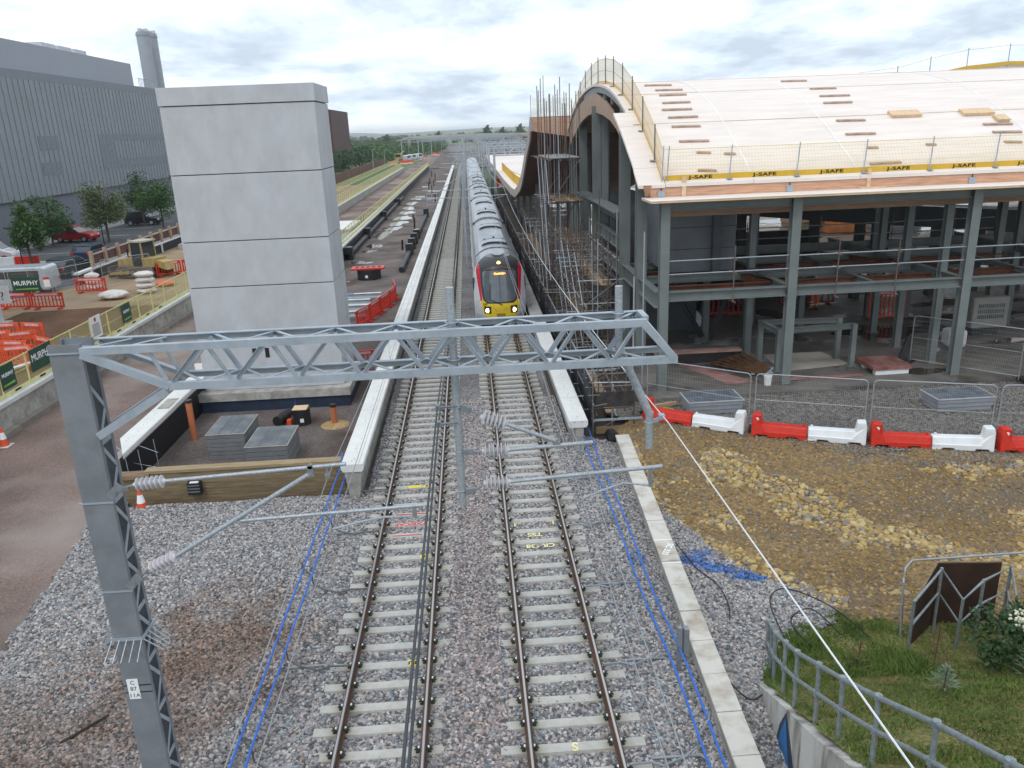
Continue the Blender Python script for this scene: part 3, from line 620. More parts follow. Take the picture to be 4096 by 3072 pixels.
M().tube((-3.36, Y, 5.02), (-.86, Y, 5.09), .026, 12).build('registration_tube', galv_tube, c, smooth=True)
m = M(); m.box(-2.37, -2.29, Y-.03, Y+.03, 5.63, 5.78); m.tube((-2.33, Y-.03, 5.77), (-2.33, Y+.03, 5.77), .035); m.build('clevis', dkgalv, c)
m = M(); m.box(-1.01, -.95, Y-.02, Y+.02, 4.92, 5.09); m.build('drop_bracket', dkgalv, c)
m = M(); m.path([(-.98, Y, 4.93), (-1.4, Y, 4.945), (-1.7, Y, 4.9), (-2.12, Y, 4.81)], .016, 8); m.build('steady_arm', galv_tube, c, smooth=True)
m = M(); m.tube((-2.11, Y, 5.60), (-2.11, Y, 5.77), .016); m.box(-2.14, -2.08, Y-.05, Y+.05, 5.59, 5.64); m.build('wire_saddle', dkgalv, c)
c = thing('cantilever_arm', 'tube cantilever with three insulators hanging from the central drop post over the right track', 'cantilever', (-.3, 10, 5.2), group='overhead wire cantilevers')
Y = 10.2
for z in (6.41, 5.76, 5.16):
    ubolt(c, -.31, 10.25, z+.01, .063); m = M(); m.bar((-.25, Y, z), (-.12, Y, z-(.04 if z > 6 else -.01)), .04, .09); m.tube((-.16, Y-.05, z), (-.16, Y+.05, z), .028); m.build('mounting_bracket', dkgalv, c)
M().tube((-.15, Y, 6.38), (.03, Y, 6.30), .016).build('end_fitting', dkgalv, c)
insulator(c, (.0, Y, 6.28), (.36, Y, 6.14), 6, .115, insul); insulator(c, (.0, Y, 5.76), (.38, Y, 5.76), 6, .105, insul); insulator(c, (.0, Y, 5.27), (.38, Y, 5.275), 6, .105, insul)
M().tube((.35, Y, 6.145), (1.04, Y, 5.85), .029, 12).build('stay_tube', galv_tube, c, smooth=True)
M().tube((-.14, Y, 5.76), (.02, Y, 5.76), .016).build('end_fitting', dkgalv, c); M().tube((-.14, Y, 5.17), (.02, Y, 5.27), .016).build('end_fitting', dkgalv, c)
M().tube((.36, Y, 5.76), (1.55, Y, 5.80), .029, 12).build('top_tube', galv_tube, c, smooth=True)
M().tube((.36, Y, 5.275), (2.54, Y, 5.375), .029, 12).build('registration_tube', galv_tube, c, smooth=True)
m = M(); m.tube((1.04, Y, 5.80), (1.04, Y, 5.88), .03); m.box(.99, 1.09, Y-.025, Y+.025, 5.76, 5.84); m.build('clevis', dkgalv, c)
m = M(); m.box(2.35, 2.40, Y-.02, Y+.02, 5.07, 5.37); m.build('drop_bracket', dkgalv, c)
m = M(); m.path([(2.36, Y, 5.09), (1.98, Y, 5.15), (1.7, Y, 5.06), (1.41, Y, 4.95)], .016, 8); m.build('steady_arm', galv_tube, c, smooth=True)
m = M(); m.tube((1.38, Y, 5.66), (1.38, Y, 5.8), .016); m.box(1.35, 1.41, Y-.05, Y+.05, 5.64, 5.69); m.build('wire_saddle', dkgalv, c)
c = thing('cable_standoff', 'pair of short clamps on the central drop post holding the twin dark cables', 'clamp', (-.42, 10.2, 6.2))
for z in (6.45, 6.21): M().tube((-.31, 10.2, z), (-.56, 10.0, z+.06), .018).build('stand_off', dkgalv, c); ubolt(c, -.31, 10.25, z, .062); M().box(-.59, -.53, 9.97, 10.05, z+.02, z+.10).build('jaw', dkgalv, c)
# wires
def span(x0, z0, sag, y0, y1, y2=None, n=24, x1=None):
    x1 = x0 if x1 is None else x1
    return [(x0+(x1-x0)*i/n, y0+(y1-y0)*i/n, z0-4*sag*(i/n)*(1-i/n)) for i in range(n+1)]
SUP = [-40, 10, 62, 114, 166, 218, 270, 322]
for nm, X, zc, zm, lb in (('left', -2.11, 4.80, 5.60, 'empty left track'), ('right', 1.39, 4.95, 5.66, 'right track and the train')):
    for kind in ('contact', 'messenger'):
        m = M()
        for a, b in zip(SUP[:-1], SUP[1:]):
            sg = 0 if kind == 'contact' else .55; m.path(span(X, zc if kind == 'contact' else zm, sg, a, b, n=16), .0065 if kind == 'contact' else .006, 5)
        o = m.build(kind+'_wire', wirem, label=('thin contact wire over the ' if kind == 'contact' else 'sagging upper messenger wire over the ')+lb, cat='overhead wire', group='overhead line wires', origin=(X, 10, zc))
        if kind == 'messenger':
            for a, b in zip(SUP[:3], SUP[1:4]):
                for k in range(1, 6):
                    y = a+(b-a)*k/6; t = k/6; M().tube((X, y, zc), (X, y, zm-.55*4*t*(1-t)), .003, 4).build('dropper', wirem, o)
m = M(); pts = [(2.55, -6, 6.2), (2.55, 10, 6.12)]+[(2.55, 10+48*t, 6.12-4*.75*t*(1-t)+.0*t) for t in [i/24 for i in range(1, 25)]]+[(2.6, 58+60*t, 6.12-4*.7*t*(1-t)) for t in [i/16 for i in range(1, 17)]]+[(2.6, 118+60*t, 6.12-4*.7*t*(1-t)) for t in [i/12 for i in range(1, 13)]]
m.path(pts, .0085, 6); m.build('feeder_cable', mat('bright aluminium cable', (.72, .73, .74), .45, .2, .05, 30), label='bright silver cable running down the right side in front of the unfinished station', cat='overhead cable', origin=(2.55, 10, 6.1))
for z, q in ((6.52, 'upper'), (6.29, 'lower')):
    m = M(); m.path([(-.54, -6, z+.05), (-.56, 10, z)]+[(-.56, 10+52*t, z-4*.9*t*(1-t)) for t in [i/20 for i in range(1, 21)]]+[(-.56, 62+52*t, z-4*.9*t*(1-t)) for t in [i/14 for i in range(1, 15)]], .0115, 6)
    m.build('twin_cable', wiredk, label=q+' one of the two dark cables above the right rail of the left track', cat='overhead cable', group='twin dark cables', origin=(-.56, 10, z))
# ------------------------------------------------------------------ far gantries
def portal(Y, xl, xr, z, label, drops=(), foot=-.3, right_leg=True, d=1.0, grp='distant overhead gantries', arms=True):
    g = thing('distant_gantry', label, 'gantry', (xl, Y, foot), group=grp)
    def leg(x):
        m = M(); m.box(x-.16, x+.16, Y-.02, Y+.02, foot, z+.1); m.box(x-.16, x+.16, Y+.36, Y+.4, foot, z+.1); zz = foot
        while zz < z-.6: m.bar((x-.15, Y, zz), (x-.15, Y+.38, zz+.6), .06, .02, (1, 0, 0)); m.bar((x+.15, Y+.38, zz), (x+.15, Y, zz+.6), .06, .02, (1, 0, 0)); zz += .6
        m.build('mast', galv, g)
    leg(xl)
    if right_leg: leg(xr)
    m = M()
    for yy in (Y, Y+.4):
        for zz in (z, z-d): m.bar((xl, yy, zz), (xr, yy, zz), .15, .15)
        n = max(2, int((xr-xl)/d/1.6)); st = (xr-xl)/n
        for k in range(n):
            a = xl+st*k; m.bar((a, yy, z-d), (a+st/2, yy, z), .1, .1); m.bar((a+st/2, yy, z), (a+st, yy, z-d), .1, .1)
            if yy == Y: m.bar((a, Y, z), (a+st, Y+.4, z), .05, .05)
    m.build('lattice_beam', galv, g)
    for x, s, cxx in drops:
        M().tube((x, Y+.2, z+.45), (x, Y+.2, 4.8), .06, 8).build('drop_post', galv_tube, g)
        if arms:
            m = M(); m.tube((x, Y+.2, 6.2), (x+s*1.3, Y+.2, 5.8), .03, 6); m.tube((x, Y+.2, 5.7), (x+s*1.8, Y+.2, 5.75), .03, 6); m.tube((x, Y+.2, 5.1), (x+s*2.6, Y+.2, 5.2), .03, 6); m.tube((x+s*2.4, Y+.2, 5.15), (cxx, Y+.2, 4.85), .02, 5); m.build('arm', galv_tube, g)
            insulator(g, (x+s*.12, Y+.2, 5.72), (x+s*.5, Y+.2, 5.72), 5, .08, insul)
    return g
g = thing('overhead_mast', 'slim grey post with cross arms rising between the tracks beyond the train cab', 'mast', (-.36, 62, -.3), group='overhead line posts')
M().bar((-.36, 62, -.3), (-.36, 62, 8.3), .17, .2, (0, 1, 0)).build('post', galv, g)
for s, cxx in ((-1, -2.1), (1, 1.39)):
    m = M(); m.tube((-.36, 62, 6.9), (-.36+s*1.6, 62, 5.9), .03, 6); m.tube((-.36, 62, 5.75), (-.36+s*3.1, 62, 5.85), .03, 6); m.tube((-.36, 62, 5.15), (-.36+s*3.4, 62, 5.3), .03, 6); m.tube((-.36+s*3.1, 62, 5.2), (cxx, 62, 4.85), .02, 5); m.build('arm', galv_tube, g)
    insulator(g, (-.36+s*.15, 62, 5.76), (-.36+s*.55, 62, 5.77), 5, .09, insul)
for i, (Y_, xr, z) in enumerate([(114, 13.5, 7.6), (140, 13, 7.4), (166, 14, 7.5), (192, 16, 7.5), (218, 17, 7.6), (262, 18, 7.6)]):
    portal(Y_, 3.9 if i < 2 else 4.2, xr, z, 'lattice gantry over the right-hand platform, the '+ORD[i]+' beyond the curved canopy', [(3.0, -1, 1.39)] if i > 3 else [], right_leg=i > 1)
for i, Y_ in enumerate([114, 166, 218, 270, 322]):
    g = thing('overhead_mast', 'far slim post between the tracks, '+ORD[i+1]+' counting away from the train cab', 'mast', (-.36, Y_, -.3), group='overhead line posts')
    M().bar((-.36, Y_, -.3), (-.36, Y_, 8.3), .2, .2, (0, 1, 0)).build('post', galv, g)
    for s in (-1, 1):
        m = M(); m.tube((-.36, Y_, 6.9), (-.36+s*1.6, Y_, 5.9), .04, 6); m.tube((-.36, Y_, 5.75), (-.36+s*3.1, Y_, 5.85), .04, 6); m.tube((-.36, Y_, 5.15), (-.36+s*3.4, Y_, 5.3), .04, 6); m.build('arm', galv_tube, g)
for i, (Y_, xl, xr) in enumerate([(299, -22.9, 14), (337, -19.1, 16), (368, -18.9, 20), (390, -16, 24)]):
    portal(Y_, xl, xr, 7.9, 'wide portal gantry crossing every line near the road bridge, '+ORD[i]+' of its row', [(-8, 1, -5), (.6, 1, 4)], d=.9)
# ------------------------------------------------------------------ earth cables and their brackets
for sgn, X0, lb in ((-1, -4.24, 'left'), (1, 3.47, 'right')):
    ya = 22.2 if sgn < 0 else 25.0
    for dx, dz, ww in ((-.13 if sgn < 0 else -.13, .26, 'outer' if sgn < 0 else 'inner'), (.12, .26, 'inner' if sgn < 0 else 'outer')):
        m = M(); zs = .3; n = 20; pts = [(X0+dx+(.0 if sgn < 0 else .03*math.sin(i)), 4+(ya-4-.4)*i/n, zs+.025*math.sin(i*1.7)) for i in range(n+1)]
        pts += [(X0+dx+(.12 if sgn < 0 else 0), ya, .55), (X0+dx+.14*(-sgn), ya+.25, .88)] if sgn < 0 else [(X0+dx-.08, ya-.6, .5), (X0+dx-.28, ya-1.0, .86)]
        m.path(pts, .024, 8); m.build('blue_pipe', bluep, smooth=True, label='bright blue pipe, the %s of the pair running along the %s side of the tracks' % (ww, lb), cat='pipe', group='blue pipes', origin=(X0+dx, 12, .3))
    ys = (22.0, 19.4, 16.6, 13.8, 11.1, 8.4) if sgn < 0 else (22.0, 19.1, 16.1, 13.3, 10.7, 8.2)
    for i, y in enumerate(ys):
        g = thing('pipe_bracket', 'bent bracket clipping the %s blue pipes, the %s one from the platform end' % (lb, ORD[i]), 'bracket', (X0, y, -.25), group='pipe brackets')
        xr = -2.86 if sgn < 0 else 2.14
        m = M(); m.path([(X0+sgn*.16, y+.25, .42), (X0+sgn*.14, y+.2, .3), (X0-sgn*.1, y-.05, .22), (X0-sgn*.12, y-.08, .02), (X0-sgn*.35, y-.2, -.06), (X0-sgn*.75, y-.3, -.12), (xr+sgn*.4, y-.22, -.1), (xr, y-.25, -.09)], .02, 6)
        m.build('bent_rod', mat('dark bracket rod', (.10, .10, .10), .5, .3) if sgn < 0 else dkgalv, g); M().bar((X0-sgn*.05, y-.05, -.2), (X0-sgn*.9, y-.05, -.19), .05, .03).build('foot', dkgalv, g)
# ------------------------------------------------------------------ concrete cable trough
t = thing('cable_trough', 'narrow concrete cable trough with stained pale lids along the right of the tracks', 'cable trough', (4.2, 16, -.3))
Yt = [7.2+i*1.02 for i in range(17)]
def tx(y): return (3.66+(y-7)*.0475) if y < 17.5 else (4.16+(y-17.5)*.047)
for i, y in enumerate(Yt):
    a, b = tx(y), tx(y+1); m = M(); dz = rnd.uniform(-.008, .008)
    m.prism([(a, y, .06+dz), (a+.46, y, .06+dz), (b+.46, y+1.0, .06+dz), (b, y+1.0, .06+dz)], (0, 0, .06)); m.build('lid', concs, t, bevel=.008)
    m = M(); m.prism([(a+.03, y, -.32), (a+.43, y, -.32), (b+.43, y+1.015, -.32), (b+.03, y+1.015, -.32)], (0, 0, .375)); m.build('trough_body', concd, t)
text('SC 333', .20, signw, t, (4.38, 16.9, .128), (-.55, -1, 0), (1, -.5, 0), 'painted_mark', .001, bold=.006)
for y in (16.25, 17.35): M().box(tx(y), tx(y)+.46, y, y+.03, .12, .130).build('painted_line', signw, t)
g = thing('cable_duct', 'black corrugated duct entering the far end of the concrete trough', 'duct', (4.45, 25.2, -.3)); m = M()
m.lathe((4.46, 24.7, .0), (4.5, 25.6, -.25), [(i/14, .2 if i % 2 else .17) for i in range(15)], 16); m.build('ribbed_tube', blackp, g, smooth=False); M().tube((4.455, 24.66, .01), (4.456, 24.70, 0), .14).build('end_cap', rubber, g)
g = thing('cable_post', 'short grey twin post clamped beside the concrete trough lids', 'post', (3.62, 12.9, -.3)); M().box(3.58, 3.66, 12.85, 12.95, -.3, .75).build('channel', dkgalv, g); M().box(3.7, 3.80, 12.84, 12.98, .15, .72).build('junction_box', dkgalv, g)
# ------------------------------------------------------------------ platforms
def coping(name, label, xa, xb, y0, y1, n, track_side, zt=.9, wallx=None, wallmat=concd, par_kw={}, grooves=True, base=-.45, holes=True, ends=None):
    t = thing(name, label, 'platform edge', ((xa+xb)/2, y0, base)); L = (y1-y0)/n
    for i in range(n):
        a, b = y0+i*L, y0+(i+1)*L-.012; dz = rnd.uniform(-.006, .006)
        m = M(); e_ = .05; x0, x1 = xa, xb
        prof = [(x0, zt-.15), (x0, zt-.02), (x0+.02, zt), (x1-.02, zt), (x1, zt-.02), (x1, zt-.15), (x1-.06, zt-.24), (x0+.06, zt-.24)]
        if ends and i == 0: m.prism([(p[0], a+(p[0]-xa)*ends, p[1]+dz) for p in prof], (0, b-a, 0)) if False else m.add([(p[0], a-(p[0]-xa)*ends+(xb-xa)*ends, p[1]+dz) for p in prof]+[(p[0], b, p[1]+dz) for p in prof], [(k, (k+1) % 8, 8+(k+1) % 8, 8+k) for k in range(8)]+[tuple(range(8))[::-1], tuple(range(8, 16))])
        else: m.prism([(p[0], a, p[1]+dz) for p in prof], (0, b-a, 0))
        c = m.build('coping_slab', concw if not (name == 'platform_edge' and xa > 0 and i > 5) else mat('dirty platform slab', (.33, .32, .30), .85, 0, .25, .8, coord='World'), t)
        if i < 22 and holes:
            h = M()
            for f in (.1, .17, .5, .57, .85):
                xx = (x0+x1)/2+(.03 if int(f*100) % 2 else -.03); h.tube((xx, a+L*f, zt+dz+.001), (xx, a+L*f, zt+dz+.003), .018, 8)
            h.build('lifting_sockets', inkm, c)
        if grooves and i < 30: M().box(xb-.14 if track_side > 0 else xa+.13, xb-.13 if track_side > 0 else xa+.14, a+.02, b-.02, zt+dz, zt+dz+.0025).build('groove', mat('groove shade grey', (.25, .25, .25), .8), c)
    wx = wallx if wallx is not None else (xa+.2, xb-.25)
    M().box(wx[0], wx[1], y0+.25, y1, base, zt-.245).build('support_wall', wallmat, t)
    return t
t = coping('platform_edge', 'long white concrete edge of the island platform beside the empty left track', -4.13, -3.47, 21.45, 237, 90, 1, wallx=(-4.0, -3.72))
M().prism([(-4.05, 21.5, .66), (-3.55, 21.5, .66), (-3.72, 21.6, -.45), (-3.95, 21.6, -.45)], (0, .3, 0)).build('end_pedestal', concd, t)
t = coping('platform_edge', 'white concrete platform edge on the right, next to the train and the black mesh screen', 2.85, 3.5, 24.0, 200, 74, -1, wallx=(3.1, 3.35), grooves=False, base=-.4)
M().box(3.1, 3.36, 24.05, 24.25, -.5, .655).build('end_pedestal', concd, t)
t = coping('platform_edge', 'white concrete edge backed with black membrane between the red-brown trackbed and the lift tower', -11.78, -11.1, 23.3, 247, 92, -1, wallx=(-11.62, -11.35), grooves=False, ends=2.2)
M().box(-11.34, -11.27, 23.6, 247, -.5, .655).build('membrane', mat('black membrane', (.012, .012, .015), .5), t)
M().box(-11.6, -11.2, 27.6, 28.7, .905, .92).build('patch', concd, t)
M().box(-11.7, -11.3, 32.2, 32.28, .91, 1.25).build('marker_plate', signw, t)
t = thing('platform_wall', 'weathered concrete retaining wall with pale coping along the far left of the trackbed', 'wall', (-18.2, 24, -.35))
for i in range(88):
    y = 20+i*2.45
    if i < 50: M().box(-18.55, -17.9, y, y+2.435, .74, .9+rnd.uniform(-.006, .006)).build('coping_slab', mat('pale coping', (.58, .58, .57), .8, 0, .08, 1.5), t)
    if i < 40: M().box(-18.2, -18.02, y, y+2.43, -.35, .739).build('wall_panel', concd, t)
M().box(-18.55, -17.9, 142.5, 235, .74, .9).build('coping', concw, t); M().box(-18.2, -18.02, 118, 235, -.35, .739).build('wall_panels_far', concd, t, kind='stuff')
M().box(-18.019, -17.72, 18, 235, -.35, -.12).build('footing', mat('dirty footing', (.24, .21, .18), .9, 0, .25, 1.5), t)
# timber end wall of the island
t = thing('timber_wall', 'brown timber retaining wall closing the near end of the island platform', 'wall', (-7.5, 22.5, -.6))
for i in range(6): M().box(-10.9, -4.2, 22.42+.004*(i % 2), 22.62, -.62+i*.2, -.62+i*.2+.192).build('plank', sleeperwood, t)
M().box(-10.15, -4.25, 22.38, 22.72, .58, .66).build('top_plank', mat('pale timber', (.30, .225, .13), .8, 0, .2, 1.5, stretch=(1, 8, 8)), t)
M().box(-10.95, -10.0, 22.3, 22.7, .46, .575).build('top_plank', oldtimber, t)
g = thing('black_box', 'small black plastic box fixed to the face of the timber wall', 'box', (-8.7, 22.3, .0)); M().box(-8.9, -8.5, 22.2, 22.41, -.12, .28).build('body', blackp, g, bevel=.02); M().box(-8.8, -8.55, 22.19, 22.3, .281, .30).build('label', signw, g)
for z in (-.02, .08, .18): M().box(-8.88, -8.52, 22.185, 22.198, z, z+.03).build('slot', greyt, g)
# cone
def cone(x, y, z, label):
    g = thing('traffic_cone', label, 'traffic cone', (x, y, z), group='traffic cones')
    M().box(-.24, .24, -.24, .24, 0, .045).build('base', mat('grey cone base', (.5, .49, .46), .7), g, local=True, bevel=.02)
    for a, b, mt in ((.045, .30, orangep), (.30, .55, signw), (.55, .74, orangep)):
        ra = lambda h: .175-.14*(h/.74); M().lathe((0, 0, a), (0, 0, b), [(0, ra(a)), (1, ra(b))], 20).build('sleeve' if mt is signw else 'cone_body', mt, g, local=True, smooth=True)
    return g
cone(-10.15, 21.85, -.38, 'orange and white traffic cone standing against the timber wall behind the gantry mast'); cone(-17.4, 27.9, -.32, 'orange cone cut off by the left edge of the photo beside the concrete wall')
M().tube((-7.9, 12.1, -.25), (-7.3, 12.75, -.22), .035, 7, .02).build('charred_stick', mat('charred wood', (.035, .03, .025), .9), label='short dark stick lying on the brownish ballast left of the mast', cat='stick')
# ------------------------------------------------------------------ lift tower
t = thing('concrete_lift_tower', 'tall pale concrete lift shaft of stacked rings standing on the island platform', 'tower', (-8.3, 32.8, -.5))
js = [.33, 2.62, 4.57, 6.34, 8.84, 11.29]
for a, b in zip(js[:-1], js[1:]): M().box(-11.08, -5.47, 31.3, 34.3, a, b-.035).build('shaft_ring', conc, t, bevel=.012)
M().box(-11.0, -5.55, 31.38, 34.22, .3, 11.3).build('core', mat('joint mortar', (.10, .10, .105), .9), t)
M().box(-11.12, -5.43, 31.26, 34.34, 11.29, 11.92).build('cap_ring', conc, t, bevel=.012)
M().box(-11.3, -5.2, 30.85, 34.7, -.02, .32).build('plinth', concd, t, bevel=.01); M().box(-11.22, -5.25, 30.95, 34.6, -.56, -.025).build('plinth_base', navy, t)
for x in (-9.0, -8.5): M().box(x, x+.16, 31.285, 31.299, 1.62, 2.02).build('slot', inkm, t)
M().box(-7.5, -7.47, 30.94, 30.949, -.5, -.03).build('blue_strap', bluep, t)
t = thing('concrete_pier', 'plain grey concrete shaft at the left edge of the photo above the excavated soil', 'tower', (-28.5, 47, .28))
for a, b in ((.3, 3), (3, 6), (6, 9), (9, 12)): M().box(-31, -27.5, 44.4, 46.9, a, b-.03).build('shaft_ring', conc, t)
M().box(-31.1, -27.1, 44.1, 47.1, .28, .45).build('plinth', concd, t)
# items on the island
def crate(x0, x1, y0, y1, zb, zt, n, label, lid=3):
    g = thing('crate_stack', label, 'crate stack', ((x0+x1)/2, (y0+y1)/2, zb), group='stacks of grey drainage crates'); h = (zt-zb)/n
    for i in range(n):
        M().box(x0+.01*(i % 2), x1-.01*(i % 2), y0+.01*(i % 2), y1, zb+i*h, zb+(i+1)*h-.012).build('crate_layer', greyp, g, bevel=.01)
    M().box(x0-.02, x1+.02, y0-.02, y1+.02, zt, zt+.018).build('board', mat('pale sheet edge', (.45, .43, .36), .7), g)
    for i in range(lid): w_ = (x1-x0)/lid; M().box(x0+.01+i*w_, x0+(i+1)*w_-.01, y0+.01, y1-.01, zt+.019, zt+.035).build('lid_panel', greyt, g)
    return g
crate(-9.42, -8.12, 25.85, 27.75, -.5, .42, 6, 'taller stack of grey plastic crates beside the orange clay pipe'); crate(-7.78, -6.4, 24.6, 26.45, -.5, .38, 5, 'lower stack of grey plastic crates nearest the timber wall')
def stub(x, y, z0, z1, r, label):
    g = thing('pipe_stub', label, 'pipe', (x, y, z0), group='upright clay drain pipes'); M().tube((x, y, z0), (x, y, z1), r, 16).build('pipe', terr, g, smooth=True); M().tube((x, y, z1), (x, y, z1+.10), r*1.12, 16).build('cap', blackp, g, smooth=True)
stub(-10.62, 28.0, -.5, .95, .115, 'tall orange clay pipe with black cap standing by the black membrane'); stub(-5.57, 28.8, -.5, .22, .115, 'short orange clay pipe with black cap on a heap of sand')
m = M(); m.lathe((-5.55, 28.75, -.5), (-5.55, 28.75, -.42), [(0, .55), (.5, .4), (1, .12)], 14); m.build('sand', mat('orange sand', (.36, .24, .11), .9, 0, .3, 8, bump=.6), kind='stuff')
g = thing('drain_chamber', 'black round drain chamber with a plywood cover by the tower base', 'drain chamber', (-6.85, 29.1, -.5)); M().tube((-6.85, 29.1, -.5), (-6.85, 29.1, .12), .33, 20).build('ring', blackp, g, smooth=True); M().box(-7.15, -6.6, 28.85, 29.4, .125, .145).build('cover', osb, g); M().box(-6.86, -6.72, 28.77, 28.782, -.35, -.2).build('label', signw, g)
g = thing('pipe_box', 'black ribbed pipe fitting lying beside the round chamber', 'pipe fitting', (-7.6, 29.2, -.5)); M().lathe((-7.75, 28.85, -.28), (-7.45, 29.8, -.25), [(0, .2), (.1, .2), (.12, .17), (.4, .17), (.42, .2), (.7, .2), (.72, .17), (1, .17)], 12).build('ribbed_body', blackp, g); M().box(-7.42, -7.25, 28.95, 29.2, -.5, -.3).build('orange_insert', orangep, g)
g = thing('rebar_frame', 'small frame of thin steel rods at the cut end of the membrane-backed platform edge', 'rebar frame', (-11, 24, -.4))
for x, y in ((-11.1, 23.5), (-10.9, 24.0), (-10.75, 24.9)): M().tube((x, y, -.45), (x-.03, y, .75), .012, 5).build('upright_rod', galv, g)
for p, q in (((-11.9, 24.3, .92), (-11.1, 23.6, .8)), ((-11.3, 24.6, .75), (-10.4, 24.2, .55)), ((-11.5, 23.4, .3), (-10.6, 23.4, .1)), ((-11.3, 24.3, .2), (-10.3, 24.2, -.02)), ((-11.0, 22.9, -.3), (-10.0, 22.9, -.3))): M().tube(p, q, .01, 5).build('cross_rod', galv, g)
# black drain pipes further along the island
def bigpipe(pts, r, label, boxes):
    g = thing('drain_pipe', label, 'drain pipe', (pts[0][0], pts[0][1], -.5), group='black corrugated drain pipes')
    for a, b in zip(pts[:-1], pts[1:]):
        n = int((V(b)-V(a)).length/.5)*2; M().lathe(a, b, [(i/n, r if i % 2 else r*.88) for i in range(n+1)], 12).build('pipe_run', blackp, g)
    for x, y, s, h in boxes: M().box(x-s, x+s, y-s, y+s, -.5, -.5+h).build('chamber', blackp, g); M().box(x-s*.8, x+s*.8, y-s*.8, y+s*.8, -.499+h, -.48+h).build('chamber_cover', greyt if h > .9 else osb, g)
bigpipe([(-11.0, 71, -.2), (-11.0, 137, -.2)], .28, 'long black corrugated drain pipe beside the membrane-backed platform edge', [(-11, 71.5, .5, 1.1), (-11, 86, .42, 1.1), (-11, 104.5, .42, 1.1), (-10.9, 126, .4, 1.0)])
bigpipe([(-5.6, 63, -.25), (-5.6, 106, -.25)], .24, 'shorter black drain pipe lying in the middle of the island platform', [(-5.6, 73, .33, .95), (-5.6, 76.5, .33, 1.0), (-5.6, 80, .33, 1.05), (-5.6, 84.5, .33, .9), (-5.6, 106, .33, 1.1)])
for i, (x, y, z1) in enumerate([(-6.5, 76, .45), (-6.3, 92, .9), (-7.2, 104, .1), (-5.2, 128, .8), (-6.6, 150, .8), (-7.6, 160, .9), (-8.0, 175, .9), (-7.4, 190, 1.0), (-6.9, 168, .8), (-8.8, 205, .9)]):
    M().tube((x, y, -.5), (x+.05, y, z1), .1, 8).build('black_pipe', blackp, label='upright black pipe end in the island infill, %s away from the lift tower' % ORD[i], cat='pipe', group='upright black pipes')
for i, (x, y, l) in enumerate([(-6.3, 152, 2.2), (-6, 135, 1.5), (-8.2, 140, 1.6), (-5.6, 182, 2.4), (-5.0, 212, 1.6), (-8.6, 166, 1.2)]):
    g = thing('timber_sleeper', 'pale timber lying across the island infill, %s away from the lift tower' % ORD[i], 'timber', (x, y, -.5), group='loose timbers on the island'); M().box(x-l/2, x+l/2, y-.25, y+.25, -.5, -.3).build('baulk', concw, g)
g = thing('survey_cage', 'small wire cage standing on the island beside the platform edge', 'cage', (-5.0, 115, -.5))
for x in (-6, -5.3, -4.6): M().tube((x, 118, -.5), (x, 118, 1.6), .04, 5).build('bar', galv, g)
for z in (0, .8, 1.6): M().tube((-6, 118, z), (-4.4, 118, z), .04, 5).build('rail', galv, g)
# barrier table, red barriers, beams by the tower
g = thing('covered_chamber', 'black drain chamber capped with a red plastic barrier panel beyond the lift tower', 'drain chamber', (-7.9, 61, -.5))
M().tube((-7.9, 61, -.5), (-7.9, 61, .25), .9, 20).build('ring', blackp, g); M().box(-9.2, -6.7, 60.4, 61.6, .26, .40).build('barrier_panel', redp, g, bevel=.03)
for i in range(5): M().box(-8.9+i*.42, -8.65+i*.42, 60.7, 61.3, .401, .41).build('slot', inkm, g)
M().box(-8.1, -7.9, 60.09, 60.10, -.3, -.1).build('label', signw, g)
# ------------------------------------------------------------------ train
tr = thing('passenger_train', 'grey electric train with yellow and red cab facing the camera on the right track', 'train', (1.31, 40, -.1))
TX = 1.38
OUT = [(.45, 1.10), (.62, 1.22), (.9, 1.32), (1.5, 1.355), (2.3, 1.36), (2.8, 1.34), (3.1, 1.27), (3.35, 1.13), (3.55, .93), (3.7, .66), (3.78, .38), (3.81, 0)]
def hw(z):
    for (z0, w0), (z1, w1) in zip(OUT[:-1], OUT[1:]):
        if z <= z1: return w0+(w1-w0)*max(0, (z-z0)/(z1-z0))
    return 0
def fy(x, z):
    u = min(1, abs(x)/max(hw(z), .35)); s = 0
    if z > 1.35: s = (z-1.35)*.30
    if z > 3.2: s += (z-3.2)**2*2.2
    if z < .8: s += (.8-z)*.25
    return 40.0+s+.75*u**2.6
def loop(y, inset=0, ydist=None):
    r = [(TX+w-inset*(1 if w else 0), y, z-inset*.3) for z, w in OUT]; l = [(TX-(w-inset), y, z-inset*.3) for z, w in OUT[:-1]][::-1]
    return r+l
bodyw = mat('pale grey train side', (.56, .56, .585), .4, .1, .04, .5)
roofm = mat('grey train roof', (.26, .28, .31), .32, .45, c2=(.38, .40, .43), scale=1.1, stretch=(1, .25, 1))
yelm = mat('yellow cab front', (.72, .50, .02), .4, 0, .05); cabblk = mat('black cab surround', (.03, .03, .035), .35); redc = mat('red cab flash', (.50, .015, .03), .4)
def split_shell(a, b, name, par, rings=None, cap=True):
    ms, mr = M(), M(); n = len(OUT); L = [loop(a), loop(b)]
    N = len(L[0])
    for i in range(N):
        j = (i+1) % N; z = (L[0][i][2]+L[0][j][2])/2; tgt = mr if z > 3.0 else ms
        tgt.add([L[0][i], L[0][j], L[1][j], L[1][i]], [(0, 1, 2, 3)])
    if cap:
        for q in L: ms.add(q, [tuple(range(N))])
    return ms, mr
Ys = [42.0, 59.4, 60.0, 80.0, 80.6, 100.6, 101.2, 121.2, 121.8, 141.8, 142.4, 162.4, 163.0, 183.0, 183.6, 203.6]
